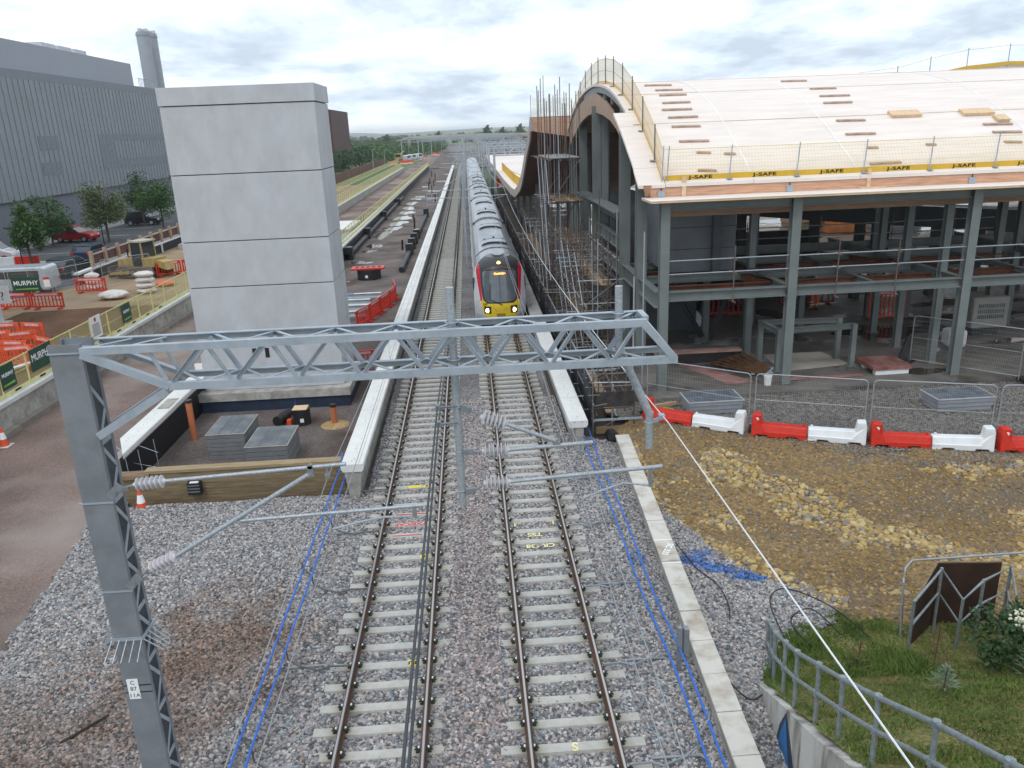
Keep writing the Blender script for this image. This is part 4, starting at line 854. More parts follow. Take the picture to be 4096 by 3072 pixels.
for i in range(0, len(Ys), 2):
    a, b = Ys[i], Ys[i+1]; ms, mr = split_shell(a, b, '', tr)
    if i == 0:
        rows = [z for z, w in OUT]+[1.15, 1.8, 2.05, 2.55, 3.0, 3.22, 3.45]; rows = sorted(set(rows))[:-1]
        for s in (-1, 1):
            for z0, z1 in zip(rows[:-1], rows[1:]):
                q = [(TX+s*hw(z0), fy(hw(z0), z0), z0), (TX+s*hw(z1), fy(hw(z1), z1), z1), (TX+s*hw(z1), 42.0, z1), (TX+s*hw(z0), 42.0, z0)]
                (mr if z0 >= 3.0 else ms).add(q, [(0, 1, 2, 3)])
        z1 = rows[-1]; mr.grid(lambda u, v: (TX+u*hw(z1)*(1), fy(u*hw(z1), z1)+(42-fy(u*hw(z1), z1))*v, z1+(3.81-z1)*(1-u*u)*min(1, v*2)), [-1+.2*k for k in range(11)], [0, .25, .5, 1])
    c = ms.build('car_body', bodyw, tr, smooth=True); rf = mr.build('car_roof', roofm, c, smooth=True)
    for s in (-1, 1):
        M().box(TX+s*1.345-.02, TX+s*1.345+.02, a+(2.2 if i == 0 else .8), b-.8, 1.85, 2.75).build('window_band', glassd, c)
        for f in (.3, .7): yy = a+(b-a)*f; M().box(TX+s*1.362-.012, TX+s*1.362+.012, yy-.7, yy+.7, .95, 2.9).build('door', mat('grey door', (.30, .31, .34), .45), c)
    # roof gear: air intakes, fairings, ribs
    def arch(y0, y1, w0, w1, h, name, mt):
        mm = M(); k = 14
        def zr_(x):
            lo = min(range(200), key=lambda t: abs(hw(2.9+t*.0045)-abs(x))); return 2.9+lo*.0045
        xs = [TX-w0+2*w0*q/k for q in range(k+1)]
        mm.grid(lambda x, v: (x, y0+(y1-y0)*v, zr_(x-TX)+h), xs, [0, 1]); mm.grid(lambda x, v: (x, y0, zr_(x-TX)-.03+(h+.03)*v), xs, [0, 1]); mm.grid(lambda x, v: (x, y1, zr_(x-TX)-.03+(h+.03)*v), xs, [0, 1])
        mm.build(name, mt, rf)
    if i < 8:
        L_ = b-a
        for f in (.0, .985): arch(a+L_*f+(.1 if (i or f) else 2.0), a+L_*f+(.1 if (i or f) else 2.0)+.16, 1.15, 1.15, .05, 'roof_rib', mat('dark roof rib', (.12, .125, .14), .5))
        for f in (.2, .66):
            y0 = a+L_*f+(.3 if i == 0 else 0); arch(y0, y0+1.7, .78, .78, .10, 'air_unit', roofm); arch(y0-.03, y0+.12, .72, .72, .115, 'air_unit_edge', cabblk); arch(y0+1.5, y0+1.56, .78, .78, .112, 'air_unit_edge', mat('dark roof rib', (.12, .125, .14), .5))
            for q in (-.6, .45): M().box(TX+q, TX+q+.16, y0+2.2, y0+2.5, 3.70, 3.79).build('vent', cabblk, rf)
        M().box(TX-.06, TX+.06, a+L_*.33, a+L_*.33+.5, 3.8, 3.92).build('aerial', cabblk, rf)
    if i in (6,):
        g = M(); yy = a+6; g.bar((TX-.6, yy, 3.9), (TX-.1, yy+1.4, 4.4), .05, .05); g.bar((TX+.6, yy, 3.9), (TX+.1, yy+1.4, 4.4), .05, .05); g.bar((TX, yy+1.4, 4.4), (TX, yy, 4.9), .06, .06); g.bar((TX-.8, yy, 4.9), (TX+.8, yy, 4.9), .06, .06); g.build('pantograph', dkgalv, rf)
    if i+2 < len(Ys): M().box(TX-1.15, TX+1.15, b-.05, Ys[i+2]+.05, .6, 3.5).build('gangway', rubber, tr)
    M().box(TX-1.15, TX+1.15, a+1.5, b-1, -.1, .7).build('underframe', cabblk, tr)
for yy in (43.2, 45.6): M().tube((TX-.8, yy, .42), (TX+.8, yy, .42), .42, 20).build('wheelset', dkgalv, tr)
cab = M()
rows = [.45, .55, .65, .8, .9, 1.0, 1.15, 1.35, 1.6, 1.85, 2.1, 2.4, 2.7, 2.95, 3.15, 3.3, 3.42, 3.53, 3.62, 3.69]
cab.grid(lambda z, u: (TX+u*hw(z), fy(u*hw(z), z), z), rows, [-1+.1*k for k in range(21)])
cf = cab.build('cab_front', bodyw, tr, smooth=True)
def patch(name, mt, zs, xl, xr, off, par=cf, n=14, smooth=True):
    mm = M(); mm.grid(lambda z, t: (TX+xl(z)+(xr(z)-xl(z))*t, fy(xl(z)+(xr(z)-xl(z))*t, z)-off, z), zs, [k/n for k in range(n+1)])
    return mm.build(name, mt, par, smooth=smooth)
def lin(pts):
    def f(z):
        for (a, va), (b, vb) in zip(pts[:-1], pts[1:]):
            if z <= b: return va+(vb-va)*(z-a)/(b-a)
        return pts[-1][1]
    return f
fr = lambda a, b, n: [a+(b-a)*k/n for k in range(n+1)]
for s in (-1, 1):
    a_, b_ = lin([(1.6, .93), (2.4, .97), (3.35, .98)]), lin([(1.6, 1.03), (2.4, 1.12), (3.15, 1.20), (3.38, 1.10)])
    patch('red_pillar', redc, fr(1.62, 3.36, 14), (lambda z: a_(z)) if s > 0 else (lambda z: -b_(z)), (lambda z: b_(z)) if s > 0 else (lambda z: -a_(z)), .014)
patch('black_brow', cabblk, fr(3.10, 3.69, 10), lambda z: -min(1.0+max(0, z-3.34)*2, hw(z)*.995), lambda z: min(1.0+max(0, z-3.34)*2, hw(z)*.995), .018)
y_ = lin([(.62, .42), (.72, .76), (1.0, .90), (1.62, 1.03), (1.72, 1.0)])
patch('yellow_panel', yelm, fr(.62, 1.72, 12), lambda z: -y_(z), lambda z: y_(z), .012)
ws = lin([(1.50, .68), (1.60, .85), (1.8, .92), (2.4, .965), (3.1, .975), (3.3, .9), (3.40, .6)])
patch('screen_surround', cabblk, fr(1.50, 3.40, 14), lambda z: -ws(z), lambda z: ws(z), .024)
wg = lin([(1.58, .68), (1.68, .80), (2.4, .87), (3.0, .88), (3.12, .76)])
patch('windscreen', mat('windscreen', (.10, .115, .13), .07, 0, .1, spec=.9), fr(1.58, 3.12, 14), lambda z: -wg(z), lambda z: wg(z), .034)
M().bar((TX, fy(0, 1.6)-.045, 1.6), (TX, fy(0, 3.1)-.045, 3.1), .02, .01).build('screen_pillar', cabblk, cf)
m = M(); m.bar((TX+.1, fy(.1, 1.45)-.06, 1.42), (TX-.55, fy(.5, 1.7)-.07, 1.72), .03, .03); m.bar((TX-.55, fy(.5, 1.7)-.06, 1.7), (TX-.50, fy(.5, 2.5)-.06, 2.5), .025, .03); m.build('wiper', inkm, cf)
lampm = emis('warm headlamp', (1, .80, .45), 4)
for s in (-1, 1):
    x = s*.68; patch('lamp_housing', cabblk, fr(.98, 1.36, 5), (lambda z, s=s: .50 if s > 0 else -.86), (lambda z, s=s: .86 if s > 0 else -.50), .022)
    yy = fy(x, 1.14)-.04; M().lathe((TX+x, yy-.012, 1.14), (TX+x, yy+.02, 1.14), [(0, .06), (.3, .115), (1, .12)], 14).build('headlight', lampm, cf)
yy = fy(0, 3.46)-.03; M().lathe((TX, yy-.03, 3.47), (TX, yy+.03, 3.47), [(0, .05), (.4, .09), (1, .1)], 14).build('headlight', emis('amber top lamp', (1, .72, .18), 3), cf)
m = M()
for a in range(5):
    for b in range(8): m.box(TX-.22+b*.056, TX-.22+b*.056+.035, fy(0, .9)-.035, fy(0, .9)-.012, .70+a*.062, .70+a*.062+.035)
m.build('coupler_grille', cabblk, cf)
m = M(); m.path([(TX+x, fy(x, z)-.016, z) for x, z in ((-.34, 1.46), (-.30, 1.2), (-.24, 1.12), (.24, 1.12), (.30, 1.2), (.34, 1.46))], .006, 4); m.build('hatch_seam', cabblk, cf)
for s in (-1, 1): m = M(); m.path([(TX+s*x, fy(x, z)-.012, z) for x, z in ((1.2, .75), (1.26, 1.3), (1.2, 1.55), (1.03, 1.62))], .006, 4); m.build('panel_seam', mat('seam grey', (.22, .22, .23), .6), cf)
M().box(TX-.35, TX+.35, 39.95, 40.6, .2, .55).build('coupler', cabblk, cf); M().prism([(TX-1.1, 40.6, .44), (TX+1.1, 40.6, .44), (TX+1.0, 40.8, .1), (TX-1.0, 40.8, .1)], (0, .2, 0)).build('snow_plough', cabblk, cf)
dstm = emis('amber display', (1, .30, .05), 5); text('Cambridge', .135, dstm, cf, (TX+.02, fy(0, 2.96)-.06, 2.98), (1, 0, 0), (0, .3, 1), 'destination', bold=.004)
text('555', .16, inkm, cf, (TX-.80, fy(.8, 1.47)-.05, 1.46), (1, -.35, 0), (0, .05, 1), 'number', bold=.003)
m = M(); pts = [(TX-.75+1.5*k/16, fy(-.75+1.5*k/16, 3.16+.14*math.sin(math.pi*k/16))-.04, 3.16+.14*math.sin(math.pi*k/16)) for k in range(17)]; m.path(pts, .008, 5); m.build('orange_line', mat('orange trim', (.6, .2, .04), .5), cf)
for s in (-1, 1): M().box(TX+s*1.345-.03, TX+s*1.345+.03, 40.95, 41.6, 1.75, 2.75).build('cab_side_window', glassd, cf, bevel=.02)
# ------------------------------------------------------------------ wave-roofed station under construction
st = thing('unfinished_station', 'large unfinished station building with a wave-shaped timber roof on a grey steel frame', 'building', (25, 40, 0))
RY = [29.7, 29.9, 31, 33.2, 35.3, 37.5, 39.7, 42, 44.3, 46.6, 48.9, 51.1, 53.3, 55.4]; RZ = [7.86, 7.96, 8.66, 9.74, 10.62, 11.3, 11.75, 12.0, 12.1, 12.0, 11.75, 11.3, 10.62, 9.74]
def zr(y):
    for i in range(len(RY)-1):
        if y <= RY[i+1]:
            # catmull-rom through the measured points
            p = [RZ[max(0, i-1)], RZ[i], RZ[i+1], RZ[min(len(RZ)-1, i+2)]]; t = max(0, (y-RY[i])/(RY[i+1]-RY[i]))
            return .5*((2*p[1])+(-p[0]+p[2])*t+(2*p[0]-5*p[1]+4*p[2]-p[3])*t*t+(-p[0]+3*p[1]-3*p[2]+p[3])*t**3) if 1 < i < len(RY)-2 else p[1]+(p[2]-p[1])*t
    return RZ[-1]
def rpanel(x0, x1, y0, y1, name='roof_panel', mt=clt, th=.12, dz=0):
    n = max(2, int((y1-y0)/.5)); ys = [y0+(y1-y0)*i/n for i in range(n+1)]
    m = M(); pr = [(x0, y, zr(y)+dz) for y in ys]+[(x0, y, zr(y)+dz-th) for y in ys[::-1]]
    m.prism(pr, (x1-x0, 0, 0)); return m.build(name, mt, st)
seams = [29.7, 33.75, 37.35, 41.7, 45.8, 50, 55.3]
for i, (a, b) in enumerate(zip(seams[:-1], seams[1:])):
    for x0, x1 in ((7.3, 10.62), (10.62, 14.66), (14.66, 22.4), (22.4, 33), (33, 48)): rpanel(x0+.008, x1-.008, a+.012, b-.012, dz=rnd.uniform(-.006, .004))
for a, b, x in ((29.7, 30.64, 6.28), (30.64, 33.65, 6.3), (33.65, 35.0, 6.3), (35.0, 37.3, 6.85), (37.3, 41.7, 6.85), (41.7, 45.8, 6.85), (45.8, 50, 6.85), (50, 55.3, 6.85)): rpanel(x, 7.29, a+.012, b-.012, dz=-.02)
seamm = mat('roof tape', (.80, .79, .80), .6)
for x in (10.62, 14.66, 22.4): rpanel(x-.03, x+.03, 29.8, 44, 'seam_tape', seamm, .004, .008)
for y in seams[1:5]: M().box(6.9, 48, y-.018, y+.018, zr(y)-.01, zr(y)+.012).build('joint_strip', mat('tan joint', (.50, .36, .25), .7), st)
# eave: plywood ledge, glulam fascia, steel
M().box(6.45, 48, 28.3, 29.9, 7.30, 7.368).build('ledge', osb, st); M().box(6.44, 48, 28.29, 29.9, 7.369, 7.385).build('ledge_top', clt, st)
M().box(6.75, 48, 29.76, 29.95, 7.386, 7.73).build('fascia_beam', glulam, st)
M().prism([(6.4, 29.3, 7.86), (6.7, 29.3, 7.86), (6.7, 29.9, 7.39), (6.6, 29.9, 7.39)], (0, .1, 0)).build('fascia_end', glulam, st)
for x, w_ in ((8.0, .16), (15.0, .14)): M().box(x-w_/2, x+w_/2, 29.72, 29.775, 7.39, 8.1).build('prop_board', osb, st)
for x in (7.15, 12.0, 19.0): M().box(x-.13, x+.13, 29.70, 29.775, 7.4, 7.62).build('steel_bracket', galv, st); M().tube((x, 29.74, 7.6), (x, 29.74, 7.75), .015, 6).build('bolt', rubber, st)
M().box(14.6, 15.6, 29.5, 29.77, 7.386, 7.44).build('loose_board', osb, st)
for x in (10.9, 16.3, 22): 
    m = M()
    for dx in (-.05, .05):
        for dz in (-.05, .05): m.tube((x+dx, 29.765, 7.66+dz), (x+dx, 29.779, 7.66+dz), .035, 8)
    m.build('plate_cluster', galv, st)
def col(x, y, z0, z1, w=.33, d=.33, name='column'):
    m = M(); m.box(x-w/2, x+w/2, y-d/2, y-d/2+.03, z0, z1); m.box(x-w/2, x+w/2, y+d/2-.03, y+d/2, z0, z1); m.box(x-.012, x+.012, y-d/2+.0305, y+d/2-.0305, z0, z1)
    m.build(name, steelg, st); M().box(x-w*.8, x+w*.8, y-d*.8, y+d*.8, z0-.001, z0+.03).build('base_plate', steelg, st)
def bm_(p, q, w, h, mt=steelg, name='beam'): M().ibeam(p, q, w, h).build(name, mt, st)
for x in (7.12, 12.0, 18.78, 25.6, 32.4, 39): col(x, 29.0, .0, 7.29, .34)
for a, b in ((7.3, 11.83), (12.17, 18.6), (18.95, 25.4), (25.8, 32.2), (32.6, 38.8)):
    bm_((a, 29.05, 7.12), (b, 29.05, 7.12), .3, .33); bm_((a, 29.05, 3.78), (b, 29.05, 3.78), .32, .36)
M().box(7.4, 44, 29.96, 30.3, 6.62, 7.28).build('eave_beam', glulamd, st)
# track-side columns rising to the arch
for y, w in ((32.5, .42), (36.0, .45), (43.9, .42)):
    zt = min(zr(y)-.25, 11.0) if y > 37 else zr(y)-.35
    col(7.0, y, .0, zt, w, .42)
for y, w in ((43.1, .3), (51.0, .42), (56.5, .4)): col(7.32, y, .0, min(zr(y)-.6, 11), w, .42)
M().ibeam((7.6, 44, .1), (7.6, 44, 10), .25, .25, up=(0, 1, 0)).build('column', steelg, st)
for y0, y1 in ((29.2, 32.3), (32.7, 35.8), (36.2, 43.7), (44.1, 48.6)):
    for z, h in ((3.62, .62), (5.98, .3)):
        if not (z > 5 and y0 < 35): bm_((7.0, y0, z), (7.0, y1, z), .3, h if z < 5 else .3)
for y0, y1, z in ((36.2, 49, 6.05),): M().box(6.55, 7.3, y0, y1, z+.16, z+.2).build('floor_plate', steelg, st)
for y0, y1 in ((36.4, 43.4),): bm_((7.0, y0, 4.75), (7.0, y1, 4.75), .28, .55)
for y in (37.2, 38.4, 39.6, 40.6, 42.4): M().box(6.9, 6.985, y-.012, y+.012, 4.5, 5.02).build('stiffener', steelg, st)
# arch: curved steel under the roof edge then the curved timber fascia
AY = [36.6, 37.7, 39.4, 41.5, 43.9, 46.5, 49, 51, 53, 55]; AO = [9.40, 10.02, 10.72, 11.25, 11.66, 11.60, 11.35, 11.05, 10.5, 9.7]; AI = [9.35, 9.80, 10.22, 10.5, 10.68, 10.58, 10.3, 9.88, 9.35, 8.7]
m = M(); m.add([(6.95, y, z) for y, z in zip(AY, AO)]+[(6.95, y, z) for y, z in zip(AY, AI)]+[(7.1, y, z) for y, z in zip(AY, AO)]+[(7.1, y, z) for y, z in zip(AY, AI)],
    [f for i in range(9) for f in ((i, i+1, i+11, i+10), (20+i, 21+i, 31+i, 30+i), (i, i+1, 21+i, 20+i), (10+i, 11+i, 31+i, 30+i))]); m.build('arch_fascia', mat('curved timber fascia', (.40, .28, .21), .6, 0, .08, 1.2), st)
ys = [33.6, 35, 37, 39, 41, 43, 44.3, 46, 48]
m = M()
for a, b in zip(ys[:-1], ys[1:]): m.bar((7.06, a, zr(a)-.3), (7.06, b+.02, zr(b)-.3), .2, .28)
m.build('curved_steel', mat('light steel', (.26, .29, .30), .5), st)
for y in (37, 39.3, 41.4): M().box(6.98, 7.1, y-.12, y+.12, zr(y)-.75, zr(y)-.45).build('gusset', steelg, st)
# dark soffit of the vault
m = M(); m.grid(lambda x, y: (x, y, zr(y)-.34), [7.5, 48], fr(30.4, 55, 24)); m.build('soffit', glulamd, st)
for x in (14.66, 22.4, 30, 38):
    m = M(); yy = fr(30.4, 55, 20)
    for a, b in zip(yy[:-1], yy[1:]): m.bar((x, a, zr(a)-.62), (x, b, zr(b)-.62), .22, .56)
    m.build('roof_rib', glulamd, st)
# interior frame
for x, y, zt in ((10.8, 35.75, 8), (13.95, 38.5, 8), (18.95, 35.8, 8), (18.7, 33.2, 8), (18.8, 30.6, 6.6), (23.65, 34.5, 7), (13.0, 36.5, 3.8), (15.7, 36.6, 3.8), (20.2, 38.9, 8), (22, 38.5, 3.8), (28, 41, 7), (12.0, 33.4, 7), (25.6, 36, 7)): col(x, y, .1, zt, .28, .28)
for p, q, w, h in (((7.2, 32.5, 3.78), (18.6, 32.5, 3.78), .25, .3), ((7.2, 36, 3.78), (30, 36, 3.78), .25, .3), ((12.2, 39, 3.8), (32, 39, 3.8), .25, .4), ((12.0, 29.3, 3.8), (12.0, 41, 3.8), .25, .3), ((18.8, 29.3, 3.8), (18.8, 41, 3.8), .25, .3), ((25.6, 29.3, 3.8), (25.6, 41, 3.8), .25, .3), ((15.4, 29.4, 3.8), (15.4, 36, 3.8), .18, .2), ((22.2, 29.4, 3.8), (22.2, 36, 3.8), .18, .2)): bm_(p, q, w, h)
for p, q in (((7.4, 30.6, 3.72), (11.8, 30.6, 3.72)), ((7.4, 34, 3.72), (13.5, 34, 3.72)), ((11.2, 34, 3.72), (11.9, 30.8, 3.72)), ((9.6, 36.3, 3.72), (12.0, 30.9, 3.72)), ((12.3, 30.8, 3.72), (18.5, 30.8, 3.72)), ((13.4, 34.4, 3.72), (24, 34.4, 3.72)), ((19, 31.2, 3.72), (25.4, 31.2, 3.72)), ((16.8, 37.5, 3.7), (19.8, 31.5, 3.7)), ((26, 31.2, 3.7), (34, 31.2, 3.7))): bm_(p, q, .2, .26, rust, 'rusty_joist')
# blockwork core, dark far spandrel, lower white roof beyond
M().box(8.2, 11.15, 33.05, 37, 3.95, 7.6).build('core_wall', mat('grey core panels', (.145, .155, .17), .8, 0, .12, .6), st)
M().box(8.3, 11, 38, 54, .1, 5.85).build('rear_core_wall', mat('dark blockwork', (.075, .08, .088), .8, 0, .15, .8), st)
for k in range(10): M().box(8.288, 8.299, 38, 54, .5+k*.55, .52+k*.55).build('panel_joint', inkm, st)
for z in (4.9, 5.8): M().box(8.19, 11.16, 33.03, 33.045, z, z+.02).build('panel_joint', inkm, st)
for x in (10.1,): M().box(x, x+.35, 32.7, 33.02, 3.95, 7.4).build('core_column', mat('dark column', (.07, .08, .09), .7), st)
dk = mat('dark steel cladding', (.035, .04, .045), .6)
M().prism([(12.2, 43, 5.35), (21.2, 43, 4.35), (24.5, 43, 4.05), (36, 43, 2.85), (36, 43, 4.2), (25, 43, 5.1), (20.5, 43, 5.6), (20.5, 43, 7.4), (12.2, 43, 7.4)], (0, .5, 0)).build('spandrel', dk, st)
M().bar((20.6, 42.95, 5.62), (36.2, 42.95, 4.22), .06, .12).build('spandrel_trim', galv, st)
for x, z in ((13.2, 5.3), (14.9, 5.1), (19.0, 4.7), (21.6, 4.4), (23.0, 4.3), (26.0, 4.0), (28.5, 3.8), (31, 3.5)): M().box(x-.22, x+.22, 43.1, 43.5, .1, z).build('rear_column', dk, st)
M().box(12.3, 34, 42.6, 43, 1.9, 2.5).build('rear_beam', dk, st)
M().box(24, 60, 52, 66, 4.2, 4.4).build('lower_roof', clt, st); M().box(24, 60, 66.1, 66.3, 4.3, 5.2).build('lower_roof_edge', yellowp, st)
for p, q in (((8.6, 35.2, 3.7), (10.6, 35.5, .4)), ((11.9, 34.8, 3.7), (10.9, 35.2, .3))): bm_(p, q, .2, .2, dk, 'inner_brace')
M().box(12, 20.5, 47, 47.3, .1, 3.6).build('rear_shade_panel', dk, st)  # added dark panel standing in for the deep shade behind the ground floor
# small welded steel frame by the second column
for x, y in ((12.3, 30.55), (12.1, 32.1), (15.5, 30.75), (15.4, 31.9)): col(x, y, .1, 1.9, .2, .2)
for p, q in (((12.3, 30.6, 1.8), (15.5, 30.8, 1.8)), ((12.1, 32.1, 1.8), (15.4, 31.9, 1.8)), ((12.25, 30.6, 1.8), (12.1, 32.1, 1.8))): bm_(p, q, .18, .22)
# second, lower canopy sweeping down along the platform
C2Y = [55.2, 56, 57.5, 59.3, 62.3, 65.7, 71, 76, 82.5, 98.7, 132, 190]; C2Z = [10.75, 9.94+.15, 9.5, 9.0, 7.8, 6.5, 5.3, 4.6, 4.4, 4.3, 4.45, 4.6]
cn = thing('timber_canopy', 'far curved timber canopy sweeping from high up down to platform level beside the train', 'canopy', (7, 56, 0))
def c2(y):
    for i in range(len(C2Y)-1):
        if y <= C2Y[i+1]: return C2Z[i]+(C2Z[i+1]-C2Z[i])*(y-C2Y[i])/(C2Y[i+1]-C2Y[i])
    return C2Z[-1]
yy = [55.2, 55.6, 56, 57, 58.2, 59.3, 60.8, 62.3, 64, 65.7, 68, 71, 73.5, 76, 79, 82.5, 90, 98.7, 115, 132, 160, 190]
tk = lambda y: .95 if y < 57 else (.9 if y < 70 else .7)
def c2s(y): return (c2(y-.8)+c2(y)+c2(y+.8))/3 if y > 56.2 else c2(y)
pr = [(4.35, y, c2s(y)) for y in yy]+[(4.35, y, c2s(y)-tk(y)) for y in yy[::-1]]
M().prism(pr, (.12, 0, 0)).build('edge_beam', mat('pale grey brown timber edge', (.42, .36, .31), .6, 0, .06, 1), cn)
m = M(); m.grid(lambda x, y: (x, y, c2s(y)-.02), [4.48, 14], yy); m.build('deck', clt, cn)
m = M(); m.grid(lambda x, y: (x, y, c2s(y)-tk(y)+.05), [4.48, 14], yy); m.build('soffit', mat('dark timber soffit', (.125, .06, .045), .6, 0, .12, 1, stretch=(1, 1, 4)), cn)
M().prism([(4.5, 55.1, 10.68), (7.6, 55.1, 10.66), (7.6, 55.1, 9.3), (4.5, 55.1, 9.84)], (0, .14, 0)).build('end_beam', glulam, cn)
M().box(4.38, 4.52, 55.02, 55.098, 9.85, 10.5).build('end_plate', galv, cn)
for y in (60, 66, 74, 82, 92, 104, 118): M().box(5.5, 5.8, y-.15, y+.15, -.3, c2s(y)-.4).build('column', steelg, cn)
for y in (58, 64, 70, 78, 88, 100): M().box(8.5, 8.8, y-.15, y+.15, -.3, c2s(y)-.5).build('column', steelg, cn)
# timber battens left on the roof
BT = [((8.56, 39.34), (9.81, 39.16)), ((8.76, 37.94), (9.99, 37.86)), ((8.72, 36.96), (9.93, 36.94)), ((8.6, 35.82), (9.81, 35.82)), ((8.38, 35.0), (9.66, 34.98)), ((8.46, 34.2), (9.7, 34.2)), ((8.41, 33.38), (9.58, 33.34)), ((8.43, 32.24), (9.61, 32.2)), ((8.91, 31.42), (9.45, 31.36)), ((9.94, 31.24), (10.37, 31.2)), ((8.67, 30.34), (9.36, 30.28)), ((14.98, 39.0), (16.17, 38.92)), ((15.59, 37.08), (16.76, 37.02)), ((15.56, 35.92), (16.87, 35.88)), ((15.38, 35.06), (16.61, 35.04)), ((15.21, 33.32), (16.39, 33.28)), ((15.15, 32.26), (16.35, 32.24)), ((20.96, 32.56), (22.14, 32.52)), ((21.02, 31.98), (22.17, 31.92)), ((21.06, 31.24), (21.72, 31.18)), ((15.57, 31.24), (15.99, 31.22)), ((17.94, 31.28), (18.33, 31.26)), ((15.26, 30.28), (16.47, 30.3))]
def where(i):
    if i < 11: return 'in the column nearest the netted left edge, %s down from the crest' % ORD[i]
    if i < 17: return 'in the middle column, %s down from the crest' % ORD[i-11]
    if i < 20: return 'far right near the eave, %s from the top' % ORD[i-17]
    return ['just behind the third eave post', 'short and alone behind the fourth eave post', 'long, lowest behind the eave mesh'][i-20]
for i, ((x0, y0), (x1, y1)) in enumerate(BT):
    m = M(); m.bar((x0, y0, zr(y0)+.035), (x1, y1, zr(y1)+.035), .13, .055, (0, -.4, 1)); m.build('timber_batten', mat('weathered batten', (.40, .28, .22), .8, 0, .2, 6), label='loose roof batten '+where(i), cat='timber batten', group='timber battens lying on the roof')
for i, (x, y, a, lb) in enumerate([(18.2, 33.6, 1.25, 'left'), (21.2, 33.5, 1.3, 'large right'), (21.9, 32.9, .5, 'small right')]):
    m = M(); m.bar((x-a/2, y, zr(y)+.07), (x+a/2, y, zr(y)+.07), .5, .12, (0, -.42, 1)); m.build('timber_offcut', osb, label='%s flat pile of pale offcuts on the roof slope' % lb, cat='timber offcuts', group='offcut piles on the roof')
# ------------------------------------------------------------------ edge protection on the roof
ymesh = mat('yellow wire', (.70, .50, .10), .5, 0, .08)
def roofpanel_front(x0, x1, i, y=29.85, z=7.95, lean=.12):
    g = thing('edge_barrier', 'yellow mesh edge panel on the near eave, %s from the left corner' % ORD[i], 'edge barrier', (x0, y, z), group='edge barriers along the near eave')
    n = int((x1-x0)/.055)
    m = M()
    for k in range(n+1): x = x0+(x1-x0)*k/n; m.bar((x, y+.06, z+.15), (x+.0, y+lean, z+1.12), .0055, .0055, (1, 0, 0))
    for k in range(9): t = k/8; m.bar((x0, y+.06+(lean-.06)*t, z+.15+.97*t), (x1, y+.06+(lean-.06)*t, z+.15+.97*t), .006, .006)
    for t in (0, 1): m.bar((x0, y+.06+(lean-.06)*t, z+.15+.97*t), (x1, y+.06+(lean-.06)*t, z+.15+.97*t), .018, .018)
    m.build('mesh_panel', ymesh, g)
    tb = M().box(x0, x1-.02, y+.02, y+.04, z+.0+.01*(i % 2), z+.20+.01*(i % 2)).build('toe_board', yellowp, g)
    jt = text('J-SAFE', .2, inkm, tb, (0, 0, 0), (1, 0, 0), (0, 0, 1), 'lettering', .001, space=1.1, bold=.008, local=True); jt.scale = (1.5, 1, .82); jt.location = V((x0+1.35, y+.0185, z+.10))-wloc(tb)
    m = M(); m.tube((x1, y, z), (x1+.1, y+.08, z+1.2), .022, 8); m.build('post', galv, g); M().box(x1-.1, x1+.1, y-.12, y+.1, z-.01, z+.02).build('post_foot', galv, g)
XP = [7.3, 9.72, 12.27, 14.82, 17.35, 19.88, 22.42, 24.96]
for i, (a, b) in enumerate(zip(XP[:-1], XP[1:])):
    if i < 6: roofpanel_front(a, b, i)
g = thing('edge_post', 'pair of steel posts at the near left corner of the roof', 'post', (7.28, 29.4, 8)); M().tube((7.2, 29.87, 7.95), (7.25, 29.9, 9.2), .022, 8).build('post', galv, g); M().tube((7.38, 29.83, 7.95), (7.45, 29.85, 9.2), .022, 8).build('post', galv, g)
ynet = meshmat('yellow edge mesh', (.80, .60, .34), .03, .03, .0105, 'YZ'); tanf = mat('tan frame', (.66, .46, .18), .5, 0, .08)
FY = [29.9, 31, 33.2, 35.3, 37.5, 39.75, 42.0, 44.3, 46.6, 48.9, 51.1, 53.3, 55]
for i, (a, b) in enumerate(zip(FY[:-1], FY[1:])):
    g = thing('edge_barrier', 'fine yellow mesh panel up the left verge, %s from the eave corner' % ORD[i], 'edge barrier', (7.2, a, zr(a)), group='edge barriers up the left verge of the roof')
    m = M(); k = 3; pts = [a+(b-a)*j/k for j in range(k+1)]
    m.grid(lambda v, y: (7.2, y, (zr(a)+(zr(b)-zr(a))*(y-a)/(b-a))+.12+v*1.05), [0, 1], pts); m.build('mesh_panel', ynet, g)
    m = M()
    for v in (.12, .62, 1.17): m.bar((7.2, a, zr(a)+v), (7.2, b, zr(b)+v), .02, .025)
    m.build('frame', tanf, g)
    m = M(); m.bar((7.2, a, zr(a)+.06), (7.2, b, zr(b)+.06), .02, .11); m.build('toe_board', tanf, g)
    M().tube((7.17, b, zr(b)-.02), (7.17, b, zr(b)+1.32), .024, 8).build('post', mat('dark steel post', (.13, .15, .16), .5, .3), g); M().box(7.0, 7.3, b-.08, b+.08, zr(b)-.01, zr(b)+.03).build('post_foot', galv, g)
